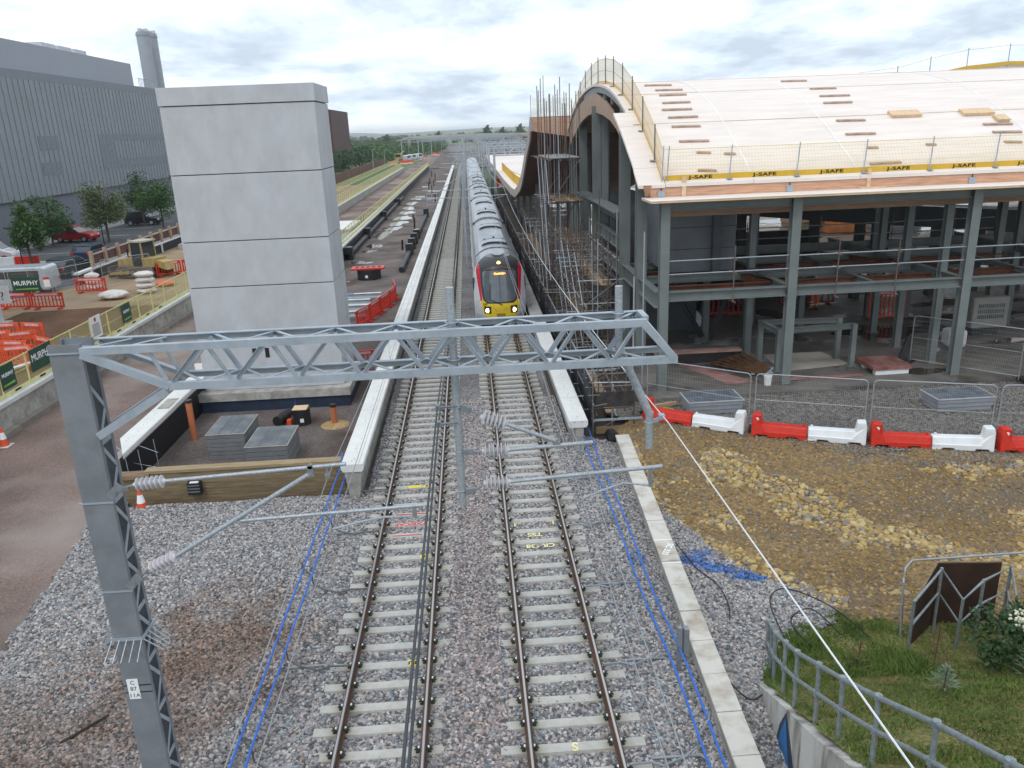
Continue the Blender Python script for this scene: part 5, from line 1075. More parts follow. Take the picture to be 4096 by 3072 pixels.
# far fences on the roof: right rear crest, back of the lower canopy
g = thing('edge_barrier', 'thin fence on the rear crest at the far right of the roof', 'edge barrier', (44, 70, 12))
CR = [(33.5, 12.0), (36.9, 12.3), (39.7, 12.95), (42.9, 13.5), (46.5, 13.75), (52, 13.6)]
for (x0, z0), (x1, z1) in zip(CR[:-1], CR[1:]):
    M().tube((x1, 70, z1-.3), (x1, 70, z1+1.55), .04, 6).build('post', galv, g); M().bar((x0, 70, z0+1.4), (x1, 70, z1+1.4), .03, .03).build('rail', mat('tan rail', (.5, .38, .22), .6), g)
    M().bar((x0, 70, z0), (x1, 70, z1), .06, .28).build('toe_board', yellowp, g)
cr_ = M(); cr_.add([(x, 70.2, z) for x, z in CR]+[(x, 70.2, 9) for x, z in CR]+[(x, 78, z-.5) for x, z in CR], [f for i in range(5) for f in ((i, i+1, 7+i, 6+i), (i, i+1, 13+i, 12+i))]); cr_.build('rear_crest', clt, st)
for i, (x, ya, yb, z) in enumerate([(5.2, 74, 92, 4.5), (5.2, 92, 120, 4.35), (7.6, 76, 100, 4.5)]):
    g = thing('edge_barrier', ['yellow barrier in the dip of the far canopy, nearest its upswing', 'yellow barrier along the far low canopy towards the gantries', 'inner yellow barrier across the dip of the far canopy'][i], 'edge barrier', (x, ya, z), group='edge barriers on the far canopy')
    m = M(); n = int((yb-ya)/.7)
    for k in range(n+1): y = ya+(yb-ya)*k/n; m.box(x-.02, x+.02, y-.12, y+.12, c2s(y), c2s(y)+1.0)
    m.build('mesh_panel', yellowp, g); M().bar((x, ya, c2s(ya)+1.05), (x, yb, c2s(yb)+1.05), .05, .05).build('top_rail', yellowp, g)
g = thing('edge_barrier', 'pale fence on top of the far canopy end beam behind the scaffold poles', 'edge barrier', (6, 55.3, 10.7))
M().box(4.5, 7.3, 55.3, 55.32, 10.72, 11.9).build('mesh_panel', meshmat('pale mesh', (.7, .62, .4), .08, .08, .012, 'XZ'), g)
for x in (4.45, 4.9, 6.1): M().tube((x, 55.3, 10.6), (x, 55.3, 12.1), .025, 6).build('post', galv, g)
# guard rails of scaffold tube round the first floor
def guard(x0, x1, y, posts, lb):
    g = thing('guard_rail', lb, 'guard rail', ((x0+x1)/2, y, 3.5), group='scaffold tube guard rails')
    for z in (4.62, 5.12): M().tube((x0, y, z), (x1, y, z+.02), .024, 8).build('rail', galv_tube, g)
    for x in posts:
        M().tube((x, y-.05, 3.45), (x+.02, y-.05, 5.6), .024, 8).build('post', scaf, g)
        for z in (3.5, 4.6, 5.1): M().tube((x-.12, y+.1, z+.06), (x+.1, y-.14, z-.04), .022, 6).build('coupler', scaf, g)
guard(7.3, 11.85, 28.95, (9.75,), 'scaffold-tube guard rail in the bay nearest the tracks'); guard(12.15, 18.62, 28.95, (13.7, 16.0), 'scaffold-tube guard rail in the middle bay'); guard(18.95, 25.4, 28.95, (22.2,), 'scaffold-tube guard rail in the right-hand bay')
guard(8, 25, 37.0, (13, 16.5, 20, 23), 'dark inner guard rail behind the first floor beams')
# ------------------------------------------------------------------ scaffolding beside the station
def scaffold(name, label, xs, ys, lifts, ztop, boards, seed, maxp=60, short=.35):
    r = random.Random(seed); g = thing(name, label, 'scaffold', (xs[0], ys[0], -.2), group='scaffolding beside the platform')
    for x in xs:
        for y in ys:
            z = ztop*(1-r.uniform(0, .12)) if r.random() > short else lifts[-1]+r.uniform(.1, .8)
            M().tube((x+r.uniform(-.04, .04), y, -.3), (x+r.uniform(-.06, .06), y+r.uniform(-.1, .1), z), .026, 6).build('standard', scaf if r.random() < .8 else galv_tube, g)
    for z in lifts:
        for x in xs: m = M(); m.tube((x+.05, ys[0]-r.uniform(.2, .6), z+.02), (x+.05, ys[-1]+r.uniform(.2, .5), z+.02), .025, 6); m.build('ledger', scaf if r.random() < .8 else galv_tube, g)
        for y in ys:
            m = M(); m.tube((xs[0]-r.uniform(.15, .5), y+.05, z+.07), (xs[-1]+r.uniform(.1, .4), y+.05, z+.07), .025, 6); m.build('transom', scaf if r.random() < .8 else galv_tube, g)
    for k in range(len(ys)-1):
        for q, (za, zb) in enumerate(zip([-.2]+lifts[:-1], lifts)):
            if (k+q) % 2: m = M(); m.tube((xs[0]-.06, ys[k], za), (xs[0]-.06, ys[k+1], zb), .024, 6); m.build('brace', galv_tube, g)
            if (k+q) % 3 == 0: m = M(); m.tube((xs[0], ys[k]-.06, za), (xs[-1], ys[k]-.06, zb), .024, 6); m.build('brace', scaf, g)
    for z, x0, x1, y0, y1 in boards:
        n = max(1, int((x1-x0)/.24))
        for k in range(n): M().box(x0+(x1-x0)*k/n+.01, x0+(x1-x0)*(k+1)/n-.01, y0+r.uniform(-.1, .1), y1+r.uniform(-.1, .1), z+.1, z+.14).build('board', mat('grey scaffold board', (.27, .265, .25), .8, 0, .2, 3) if z > 7 else (oldtimber if r.random() < .7 else timber), g)
    return g
scaffold('scaffold_tower', 'tall scaffold tower whose loose poles rise above the platform canopy', [4.35, 4.9, 5.4, 5.95], [43, 44.3, 45.6, 46.9, 48, 49.2], [2.0, 4.0, 6.1, 8.35], 12.7, [(8.35, 4.3, 6.0, 43, 49.2), (6.15, 4.6, 6.1, 42.8, 47), (4.0, 5.1, 6.0, 42, 49)], 1, short=.15)
scaffold('scaffold_tower', 'lower run of scaffolding with timber decks in front of the tall tower', [4.7, 5.25, 5.7, 6.1], [33, 34.3, 35.6, 36.9, 38.2, 39.5, 40.8, 42], [.9, 1.8, 2.7, 3.7, 4.6], 5.9, [(3.25, 5.3, 6.15, 34, 41.5), (1.5, 4.7, 5.4, 33, 41)], 2)
scaffold('scaffold_cage', 'low birdcage scaffold at the near end of the unfinished right-hand platform', [3.95, 4.6, 5.35], [25.75, 27.2, 28.7, 30.2, 31.8], [.55, 1.35], 1.7, [(.1, 4.5, 4.9, 26.5, 31.5)], 3, short=.6)
scaffold('scaffold_cage', 'long low scaffold beside the black screen behind the tall tower', [4.6, 5.2, 5.8], [50.5, 52, 53.5, 55.5, 58, 60.5, 63, 66, 69], [1.6, 3.2], 4.0, [(1.6, 4.6, 5.2, 50, 66)], 4)
g = thing('scaffold_end', 'dark stained boards closing the near end of the low birdcage scaffold', 'board', (4.6, 25.6, -.2)); M().box(4.0, 5.35, 25.55, 25.6, .75, 1.3).build('dark_board', mat('wet dark board', (.04, .035, .035), .5, 0, .5, 3), g)
M().box(4.0, 5.5, 25.5, 25.54, -.2, .06).build('toe_board', oldtimber, g); M().box(3.9, 5.6, 25.42, 25.5, .30, .36).build('tube_rail', galv, g)
for i, (x, y, z) in enumerate([(6.25, 28.55, 6.3), (6.45, 31.0, 6.2), (6.3, 34.2, 6.6), (6.35, 39.2, 7.0), (5.65, 27.4, 4.9)]):
    g = thing('scaffold_pole', 'lone upright scaffold pole by the steel columns, %s from the near corner' % ORD[i], 'pole', (x, y, 0), group='lone scaffold poles')
    M().tube((x, y, 0), (x+.03, y, z), .028, 8).build('pole', scaf if i % 2 else galv_tube, g); M().box(x-.08, x+.08, y-.08, y+.08, .0, .02).build('foot_plate', galv, g)
# black mesh screen along the platform edge
g = thing('black_screen', 'long black mesh screen fence running beside the right-hand platform edge', 'fence', (3.85, 25, -.2))
bm2 = mat('black screen net', (.018, .021, .028), .7, 0, .5, 5)
y = 25.3; i = 0
while y < 130:
    L_ = 1.9 if i < 34 else 4
    if i % 7 != 3: M().box(3.80+.06*math.sin(i*1.3), 3.82+.06*math.sin(i*1.3), y, y+L_-.06, .05+rnd.uniform(-.1, .1), 1.62+rnd.uniform(-.15, .1)).build('net_panel', bm2, g)
    m = M(); m.tube((3.86, y, -.3), (3.86, y, 1.9), .022, 6); m.tube((3.88, y, .9), (4.35, y+.05, .95), .02, 5); m.tube((3.7, y, 1.3), (4.1, y, 1.3), .018, 5); m.build('post', scaf, g)
    y += L_; i += 1
for z in (.35, 1.0, 1.75): M().tube((3.87, 25.2, z), (3.87, 130, z), .022, 6).build('rail', galv_tube, g)
for k in range(14):
    z = rnd.choice([.6, .9, 1.2]); y = 27+k*2.4; M().tube((4.0, y, z), (5.6, y+rnd.uniform(-.4, .4), z), .022, 5).build('tie_tube', galv_tube, g)
# debris and boards on the dug ground under the canopy
for i in range(16):
    x, y = rnd.uniform(4.3, 7.5), rnd.uniform(48, 88); l = rnd.uniform(.8, 2)
    m = M(); m.bar((x-l/2, y, -.23), (x+l/2, y+rnd.uniform(-.6, .6), -.23), .3, .12); m.build('timber_board', oldtimber if i % 2 else concd, label='scrap board on the dug ground under the far canopy', cat='board', group='scrap boards under the canopy')
# ------------------------------------------------------------------ barriers, crates and fence on the right
def wbar(p, q, red, label):
    """water-filled barrier unit from p to q; the raised block stands at p"""
    p, q = V((*p, 0)), V((*q, 0)); L_ = (q-p).length-.015; a = math.atan2((q-p).y, (q-p).x)
    g = thing('barrier', label, 'barrier', (p.x, p.y, .0), a, 'red and white plastic barriers'); mt = redp if red else whitep
    pr = [(0, 0), (.12, 0), (.16, .07), (.5, .07), (.54, 0), (L_*.62, 0), (L_*.65, .07), (L_-.3, .07), (L_-.26, 0), (L_, 0), (L_, .40), (.34, .42), (.30, .74), (.04, .76), (0, .6)]
    m = M(); n = len(pr)
    w0 = lambda z: .24 if z < .2 else (.15 if z < .5 else .17)
    vs = [(x, -w0(z), z) for x, z in pr]+[(x, w0(z), z) for x, z in pr]
    m.add(vs, [(i, (i+1) % n, n+(i+1) % n, n+i) for i in range(n)]+[tuple(range(n))[::-1], tuple(range(n, 2*n))])
    b = m.build('body', mt, g, local=True, bevel=.03)
    M().box(.34, L_-.02, -.24, .24, .09, .20).build('lower_rib', mt, g, local=True, bevel=.02)
    M().tube((.17, -.181, .60), (.17, -.165, .60), .055, 14).build('filler_cap', whitep if red else greyp, g, local=True)
    M().tube((L_-.1, 0, .38), (L_-.1, 0, .48), .04, 10).build('joint_pin', mt, g, local=True)
PB = [((5.88, 26.35), (8.85, 24.35)), ((9.03, 24.24), (12.26, 22.88)), ((12.36, 22.81), (15.74, 21.83)), ((15.86, 21.78), (19.4, 21.2))]
for i, (a, b) in enumerate(PB):
    mid = ((a[0]+b[0])/2, (a[1]+b[1])/2)
    wbar(a, mid, True, 'red plastic barrier, %s red one from the concrete trough' % ORD[i]); wbar(b, mid, False, 'white plastic barrier, %s white one from the concrete trough' % ORD[i])
def gbox(x0, x1, y0, y1, z0, z1, label):
    g = thing('crate_stack', label, 'crate stack', ((x0+x1)/2, (y0+y1)/2, z0), group='stacks of grey drainage crates'); n = 3; h = (z1-z0)/n
    for i in range(n):
        k = .10*(n-i)/n; M().box(x0+k, x1-k, y0+k, y1-k, z0+i*h, z0+(i+1)*h-.01).build('crate_layer', mat('light grey crate', (.27, .285, .31), .6, 0, .08), g)
    M().box(x0, x1, y0, y1, z1-.03, z1).build('rim', mat('pale crate rim', (.42, .43, .44), .6), g)
    for i in range(3): w_ = (x1-x0-.1)/3; M().box(x0+.05+i*w_, x0+.04+(i+1)*w_, y0+.05, y1-.05, z1+.001, z1+.012).build('lid_panel', mat('wet slate lid', (.08, .095, .12), .22, 0, c2=(.17, .19, .22), scale=2), g)
gbox(7.42, 9.45, 26.2, 27.45, 0, .5, 'grey crate box with dark lids beside the first white barrier'); gbox(15.9, 18.0, 25.1, 26.3, 0, .5, 'grey crate box with dark lids behind the third white barrier')
fm = mat('temporary fence steel', (.34, .36, .38), .45, .4, .1); fnet = meshmat('fine fence wire', (.34, .35, .36), .06, .18, .004, 'XZ')
def tfence(p, q, label, z=.0, h=2.0, grp='temporary fence panels on the right', net=fnet):
    p, q = V((*p, z)), V((*q, z)); L_ = (q-p).length; g = thing('fence_panel', label, 'fence panel', p, math.atan2((q-p).y, (q-p).x), grp)
    r = .14; m = M(); m.path([(.03, 0, 0), (.03, 0, h-r)]+[(.03+r-r*math.cos(t), 0, h-r+r*math.sin(t)) for t in (.4, .8, 1.2, 1.57)]+[(L_-.03-r+r*math.sin(t), 0, h-r+r*math.cos(t)) for t in (0, .4, .8, 1.2, 1.57)]+[(L_-.03, 0, 0)], .02, 8); m.path([(.03, 0, .15), (L_-.03, 0, .15)], .016, 6); m.path([(.03, 0, 1.1), (L_-.03, 0, 1.1)], .008, 5); m.build('frame', fm, g, local=True)
    m = M(); m.add([(.04, 0, .16), (L_-.04, 0, .16), (L_-.04, 0, h-.03), (.04, 0, h-.03)], [(0, 1, 2, 3)]); m.build('wire_mesh', net, g, local=True)
    M().box(-.12, .16, -.3, .3, 0, .1).build('foot_block', rubber if z < .2 else concd, g, local=True, bevel=.02)
    return g
FP = [(6.0, 26.9), (9.12, 24.55), (12.45, 23.25), (15.9, 22.1), (19.5, 21.45)]
for i, (a, b) in enumerate(zip(FP[:-1], FP[1:])): tfence((a[0]+.06, a[1]), (b[0]-.06, b[1]), 'wire fence panel behind the barriers, %s from the tracks' % ORD[i])
tfence((18.0, 30.8), (20.7, 27.8), 'wire fence panel slanting inside the building by the third column', .1); tfence((20.8, 27.7), (24.2, 27.2), 'wire fence panel at the right edge in front of the slab', .1)
g = thing('hose_coil', 'coil of yellow-green hose on the ground by the crate box', 'hose', (6.75, 26.75, .02)); m = M(); m.path([(6.75+(.27+.04*math.sin(t*.37))*math.cos(t), 26.75+(.22+.04*math.sin(t*.53))*math.sin(t), .05+.002*t) for t in [k*.4 for k in range(64)]], .016, 5); m.build('coil', mat('lime hose', (.35, .45, .08), .5), g)
M().bar((6.2, 27.1, .1), (7.3, 27.4, .1), .12, .12).build('timber_post', timber, label='short timber balk between the red barrier and the slab', cat='timber')
g = thing('bucket', 'white plastic bucket on the slab edge by the second column', 'bucket', (11.3, 29.0, .1)); M().lathe((11.3, 28.9, .1), (11.3, 28.9, .48), [(0, .13), (1, .16)], 16).build('body', whitep, g); M().tube((11.3, 28.9, .47), (11.3, 28.9, .485), .15, 16).build('lid', whitep, g)
g = thing('board_stack', 'stack of wet red-brown boards on white blocks inside the slab edge', 'board stack', (16.3, 30, .1)); M().box(15.7, 17.3, 29.3, 30.8, .30, .45).build('boards', mat('wet red boards', (.17, .05, .04), .25, 0, c2=(.30, .15, .13), scale=2), g); M().box(15.85, 17.2, 29.35, 29.6, .1, .29).build('white_block', whitep, g); M().box(15.85, 17.2, 30.3, 30.6, .1, .29).build('white_block', whitep, g)
m = M()
for k in range(8): m.tube((17.4+k*.03, 30.6-k*.05, .15), (17.9+k*.02, 30.9, 1.2-k*.12), .07, 6)
m.build('rolled_sheets', blackp, label='black rolled sheeting propped behind the red-brown boards', cat='roll')
g = thing('rusty_bundle', 'rusty steel formwork pieces leaning beside the second column', 'steel offcuts', (11, 31, .1))
for k in range(6): m = M(); m.bar((10.0+k*.22, 31.9-k*.1, .2+.1*k), (11.5+k*.08, 29.9+k*.1, .25), .3, .06); m.build('rusty_plate', mat('rusty sheet', (.10, .05, .025), .7, 0, .4, 3), g)
M().box(7.6, 11.4, 32.3, 32.6, .1, .55).build('upstand_wall', mat('black tanked kerb', (.03, .025, .025), .5), label='low black kerb wall on the slab behind the first bay', cat='kerb'); M().box(7.6, 11.4, 32.2, 32.75, .555, .61).build('kerb_board', mat('pinkish board', (.33, .20, .17), .7, 0, .2, 2), label='pinkish board lying on top of the low black kerb', cat='board')
wr = mat('wet red membrane', (.26, .08, .07), .35, 0, c2=(.40, .22, .20), scale=1.2, coord='World')
poly('slab', [(8.5, 32.1), (9.3, 32.1), (11.0, 29.3), (9.8, 29.2), (9.4, 30.4)], .112, wr); poly('slab', [(12.3, 29.25), (15.4, 29.3), (15.4, 29.6), (12.3, 29.6)], .112, wr)
poly('slab', [(12.5, 30.4), (15.6, 30.9), (15.2, 33.0), (12.6, 33)], .113, mat('dry pale concrete', (.40, .37, .33), .85, 0, .12, 1, coord='World'))
def rbar(x, y, a, label, z=-.5, mt=redp, h=1.0, L_=2.0, grp='red pedestrian barriers'):
    g = thing('plastic_barrier', label, 'barrier', (x, y, z), a, grp)
    m = M()
    m.box(0, L_, -.03, .03, h-.22, h); m.box(0, L_, -.03, .03, .12, .22); m.box(0, .1, -.031, .031, .12, h-.05); m.box(L_-.1, L_, -.031, .031, .12, h-.05)
    for k in range(1, 9): m.box(L_*k/9-.03, L_*k/9+.03, -.026, .026, .21, h-.2)
    m.build('panel', mt, g, local=True)
    M().box(.3, L_-.3, -.034, -.0305, h-.17, h-.05).build('reflector', mat('red white reflector', (.70, .40, .38), .4), g, local=True)
    for k in (.25, L_-.35): M().box(k, k+.1, -.25, .25, 0, .1).build('foot', mt, g, local=True)
    return g
PR = [(-6.7, 44.3), (-6.15, 46.2), (-5.75, 48.2), (-5.35, 50.2), (-5.12, 52.1), (-5.5, 54.6)]
for i, (a, b) in enumerate(zip(PR[:-1], PR[1:])): rbar(a[0], a[1], math.atan2(b[1]-a[1], b[0]-a[0]), 'red barrier in the curved row beyond the tower, %s from the near end' % ORD[i], h=1.05)
rbar(-6.6, 35.6, .15, 'red barrier half hidden behind the gantry beam at the tower corner')
for i, (y, x0, x1) in enumerate([(52.3, -9.5, -6.1), (50.3, -9.6, -6.6), (48.6, -9.4, -6.0), (46.8, -9.3, -6.5), (45.0, -9.4, -7.4)]):
    g = thing('steel_beam', 'pale steel beam on the ground beyond the lift tower, %s from the far side' % ORD[i], 'steel beam', (x0, y, -.45), group='pale steel beams on the island'); m = M(); m.ibeam((x0, y, -.1), (x1, y, -.1), .3, .3); m.build('section', mat('pale primed steel', (.55, .60, .64), .5, 0, .1), g)
    M().box(x0+.4, x0+1.6, y-.14, y+.14, .052, .057).build('blue_tape', bluep, g)
    for x in (x0+.2, x1-.3): M().box(x, x+.15, y-.2, y+.2, -.5, -.25).build('bearer', oldtimber, g)
rbar(12.4, 40.6, -.05, 'solid red barrier in shadow between the inner columns', .1, redp, 1.7, 2.4, 'barriers inside the building'); rbar(16.9, 42.2, -.05, 'orange barrier behind the worker in orange trousers', .1, mat('shade-darkened maroon net', (.25, .03, .02), .7), 1.2, 3.0, 'barriers inside the building'); rbar(19.8, 38.0, .1, 'orange barrier right of the worker under the beams', .1, orangep, 1.5, 2.0, 'barriers inside the building')  # middle barrier: orange plastic darkened to maroon, the indoor shade put into its colour
g = thing('rubble_bag', 'crumpled white rubble bag on the slab by the inner brace', 'bag', (11.0, 38.6, .1))
bm3 = bmesh.new(); bmesh.ops.create_icosphere(bm3, subdivisions=3, radius=.52)
for v in bm3.verts: v.co *= 1+.28*mn.noise(v.co*2.2); v.co.z *= .9
me = bpy.data.meshes.new('bag'); bm3.to_mesh(me); bm3.free(); me.materials.append(mat('white woven sack', (.60, .60, .64), .8, 0, .08, 4)); bag0 = bpy.data.objects.new('sack', me); sc.collection.objects.link(bag0); bag0.parent = g; bag0.location = (.0, 0, .42)
g = thing('site_machine', 'grey ribbed engine cover of a machine parked by the right-hand columns', 'machine', (23.6, 34.4, .1)); M().box(22.6, 24.3, 34.0, 35.4, .5, 1.95).build('cover', mat('warm grey cover', (.33, .32, .29), .6, 0, .1), g, bevel=.08); M().box(22.9, 24.1, 34.3, 35.2, .1, .5).build('chassis', blackp, g)
m = M()
for r_ in range(3):
    for k in range(14): m.box(22.85+k*.09, 22.89+k*.09, 33.98, 33.995, .95+r_*.25, 1.13+r_*.25)
m.build('grille', greyt, g)
g = thing('rubble_bag', 'white bulk bag behind the third column', 'bag', (21.3, 32.6, .1)); M().box(20.7, 21.5, 32.4, 33.2, .1, .9).build('sack', mat('white woven sack', (.6, .6, .64), .8), g, bevel=.15)
for i, (x, y, w_, h, mt, lb) in enumerate([(34, 71, 4, 3.0, mat('orange boards', (.42, .15, .05), .7, 0, .2, 1), 'tall orange timber stack seen through the far openings'), (30.5, 72, 3.5, 1.8, oldtimber, 'low weathered timber stack left of the orange one'), (37.5, 69, 4, .9, galv, 'low stack of grey steel seen through the far openings'), (46, 66, 5, 2.2, concd, 'pale stacked slabs far right beyond the building')]):
    g = thing('material_stack', lb, 'material stack', (x, y, 0), group='material stacks beyond the building')
    for k in range(4): M().box(x-w_/2+.1*(k % 2), x+w_/2, y-1+.1*(k % 2), y+1, h*k/4+.05, h*(k+1)/4).build('layer', mt, g)
# ------------------------------------------------------------------ person in orange trousers
def skin(name, verts, edges, radii, mt, parent, root=0, sub=2):
    me = bpy.data.meshes.new(name); me.from_pydata(verts, edges, []); o = bpy.data.objects.new(name, me); sc.collection.objects.link(o); o.parent = parent
    md = o.modifiers.new('skin', 'SKIN'); md.use_smooth_shade = True; ly = me.skin_vertices[0].data
    for i, r_ in enumerate(radii): ly[i].radius = (r_, r_) if not isinstance(r_, tuple) else r_; ly[i].use_root = (i == root)
    s2 = o.modifiers.new('sub', 'SUBSURF'); s2.levels = sub; s2.render_levels = sub; me.materials.append(mt); return o
hv = mat('orange hi-vis cloth', (.80, .14, .03), .7, 0, .06, 6); skinm = mat('skin', (.45, .27, .19), .6)
p_ = thing('person', 'person in orange high-visibility trousers and jacket standing under the first floor beams', 'person', (18.3, 41.0, .1), .3)
v = [(0, 0, .95), (0, 0, 1.2), (0, 0, 1.42), (0, 0, 1.52), (0, 0, 1.60), (0, -.01, 1.72), (.10, 0, .88), (.15, -.04, .48), (.17, .03, .09), (.17, -.12, .05), (-.10, 0, .88), (-.15, .02, .48), (-.17, .06, .09), (-.17, -.08, .05), (.20, 0, 1.40), (.27, .02, 1.12), (.28, -.12, .90), (-.20, 0, 1.40), (-.27, .02, 1.12), (-.28, -.12, .90)]
ed = [(0, 1), (1, 2), (2, 3), (3, 4), (4, 5), (0, 6), (6, 7), (7, 8), (8, 9), (0, 10), (10, 11), (11, 12), (12, 13), (2, 14), (14, 15), (15, 16), (2, 17), (17, 18), (18, 19)]
rad = [.14, .13, .14, .06, .075, .09, .09, .07, .05, .045, .09, .07, .05, .045, .07, .05, .035, .07, .05, .035]
k = len(v)
for s, w_i in ((1, 16), (-1, 19)):
    b = V(v[w_i]); v.append(tuple(b+V((0, -.03, -.07)))); rad.append(.03); ed.append((w_i, len(v)-1)); pm = len(v)-1
    for f in range(5):
        dx = (f-2)*.018 if f < 4 else .04*s; v.append(tuple(b+V((dx, -.05, -.13+(.03 if f == 4 else .006*abs(f-1))))))
        rad.append(.009); ed.append((pm, len(v)-1)); v.append(tuple(b+V((dx*1.1, -.075, -.16+(.04 if f == 4 else .008*abs(f-1)))))); rad.append(.008); ed.append((len(v)-2, len(v)-1))
body = skin('body', v, ed, rad, skinm, p_)
skin('trousers', [(0, 0, 1.0), (.10, 0, .86), (.15, -.04, .48), (.17, .03, .12), (-.10, 0, .86), (-.15, .02, .48), (-.17, .06, .12)], [(0, 1), (1, 2), (2, 3), (0, 4), (4, 5), (5, 6)], [.16, .115, .095, .085, .115, .095, .085], hv, p_)
skin('jacket', [(0, 0, .98), (0, 0, 1.2), (0, 0, 1.44), (.20, 0, 1.40), (.27, .02, 1.12), (.28, -.11, .93), (-.20, 0, 1.40), (-.27, .02, 1.12), (-.28, -.11, .93)], [(0, 1), (1, 2), (2, 3), (3, 4), (4, 5), (2, 6), (6, 7), (7, 8)], [.17, .165, .155, .085, .065, .055, .085, .065, .055], hv, p_)
skin('helmet', [(0, 0, 1.76), (0, 0, 1.80)], [(0, 1)], [.115, .10], whitep, p_)
for s in (-1, 1):
    for z in (.42, .26): M().tube((s*.163, .0, z), (s*.165, .005, z+.05), .106, 14).build('reflective_band', mat('silver reflective band', (.7, .7, .68), .4), p_, local=True)
    M().box(s*.17-.05, s*.17+.05, -.17, .09, 0, .09).build('boot', rubber, p_, local=True, bevel=.02)
# ------------------------------------------------------------------ grass bank, wing wall, handrail
def gz(x, y): return -.45+.5*(12.9-y)+.10*mn.noise(V((x*.8, y*.8, 3)))+.04*mn.noise(V((x*3, y*3, 3)))
gP = [(5.55, 13.25), (5.3, 12.9), (5.1, 12.2), (5.02, 11.3), (4.95, 10.7), (4.85, 9.9), (4.76, 9.1), (4.7, 8.2), (4.66, 6.5), (4.66, 3), (18, 3), (18, 14.2), (11, 14.0), (8.9, 14.1), (7.6, 14.6), (6.4, 14.15)]
def bk(x, y):
    z = gz(x, y); return max(z, -.42+.05*mn.noise(V((x*1.5, y*1.5, 6))))
bank2 = terrain('grass_bank', 4.5, 18, 3, 14.8, .12, bk, grassm, lambda x, y: pip(x, y, gP))
t = thing('wing_wall', 'stained concrete wing wall with blue graffiti below the grassy bank', 'wall', (4.7, 9, -.7)); WP = [(5.75, 13.35), (5.38, 13.15), (5.12, 12.7), (4.97, 12.1), (4.9, 11.3), (4.82, 10.6), (4.70, 9.7), (4.62, 8.9), (4.58, 8.1), (4.55, 6.5), (4.55, 3)]
m = M(); n = len(WP)
zt = lambda y: max(-.45+.5*(12.9-y)-.05, -.5)
vs = [(x, y, -.9) for x, y in WP]+[(x, y, zt(y)) for x, y in WP]+[(x+.28, y, zt(y)) for x, y in WP]+[(x+.28, y, -.9) for x, y in WP]
m.add(vs, [f for i in range(n-1) for f in ((i, i+1, n+i+1, n+i), (n+i, n+i+1, 2*n+i+1, 2*n+i), (2*n+i, 2*n+i+1, 3*n+i+1, 3*n+i))]+[(0, n, 2*n, 3*n), (n-1, 2*n-1, 3*n-1, 4*n-1)])
m.build('concrete_face', mat('stained concrete', (.10, .085, .065), .85, 0, c2=(.50, .48, .45), scale=2.6, stretch=(1, 1, .16), bump=.3, bs=8, lo=.32, hi=.55), t)
gb = mat('blue graffiti', (.02, .14, .36), .5, 0, .25, 3); gk = mat('black graffiti outline', (.03, .04, .07), .6)
def onwall(y, z, o):
    for (x0, y0), (x1, y1) in zip(WP[:-1], WP[1:]):
        if y1 <= y <= y0: return (x0+(x1-x0)*(y-y0)/(y1-y0)-o, y, z)
    return (WP[-1][0]-o, y, z)
def wedge(pts, o, nm, mt):
    m = M(); c = (sum(p[0] for p in pts)/len(pts), sum(p[1] for p in pts)/len(pts)); m.add([onwall(*c, o)]+[onwall(y, z, o) for y, z in pts], [(0, i+1, (i+1) % len(pts)+1) for i in range(len(pts))]); m.build(nm, mt, t)
wedge([(11.2, -.85), (10.9, .1), (10.6, .60), (10.3, .3), (9.75, -.3), (9.45, -.85)], .006, 'graffiti', gk); wedge([(11.1, -.85), (10.8, .05), (10.58, .5), (10.4, .1), (10.1, -.3), (9.8, -.85)], .012, 'graffiti', gb); wedge([(10.2, -.8), (10.05, -.45), (9.9, -.8)], .018, 'graffiti', mat('light blue graffiti', (.1, .35, .6), .5)); wedge([(9.7, -.6), (9.6, -.1), (9.4, -.5), (9.45, -.85)], .012, 'graffiti', mat('pale graffiti', (.5, .45, .5), .6))
hr = mat('galvanised handrail', (.23, .26, .27), .5, .3, .2, 12)
g = thing('handrail', 'curved grey tubular handrail along the edge of the grassy bank', 'railing', (4.9, 10, 0)); HR = [(5.62, 13.5, .30), (5.46, 12.95, .58), (5.25, 12.26, .92), (5.07, 11.4, 1.36), (4.94, 10.64, 1.73), (4.87, 9.74, 2.18), (4.79, 8.87, 2.62), (4.77, 7.94, 3.08), (4.81, 6.85, 3.62), (4.74, 5.66, 4.22), (4.72, 4.2, 4.95)]
M().path([(5.66, 13.62, -.3), (5.66, 13.6, .1)]+HR, .036, 10).build('top_rail', hr, g, smooth=True); M().path([(x, y, z-.5) for x, y, z in HR], .033, 10).build('mid_rail', hr, g, smooth=True)
for x, y, z in HR[:-1]:
    M().tube((x+.02, y, z-1.15), (x, y, z), .034, 10).build('post', hr, g, smooth=True)
    for q in (0, -.5): M().tube((x, y, z+q-.05), (x, y, z+q+.045), .048, 10).build('ball_joint', hr, g, smooth=True)
g = thing('handrail', 'upright grey rail post and rail at the right edge of the photo', 'railing', (6.3, 7, 2.5)); M().path([(6.05, 6.9, 2.4), (6.05, 6.9, 4.25)], .04, 10).build('post', hr, g); M().path([(6.05, 6.9, 3.55), (8.5, 7.6, 3.3)], .034, 10).build('rail', hr, g)
for z in (4.2, 3.55): M().tube((6.05, 6.9, z-.06), (6.05, 6.9, z+.06), .058, 10).build('ball_joint', hr, g)
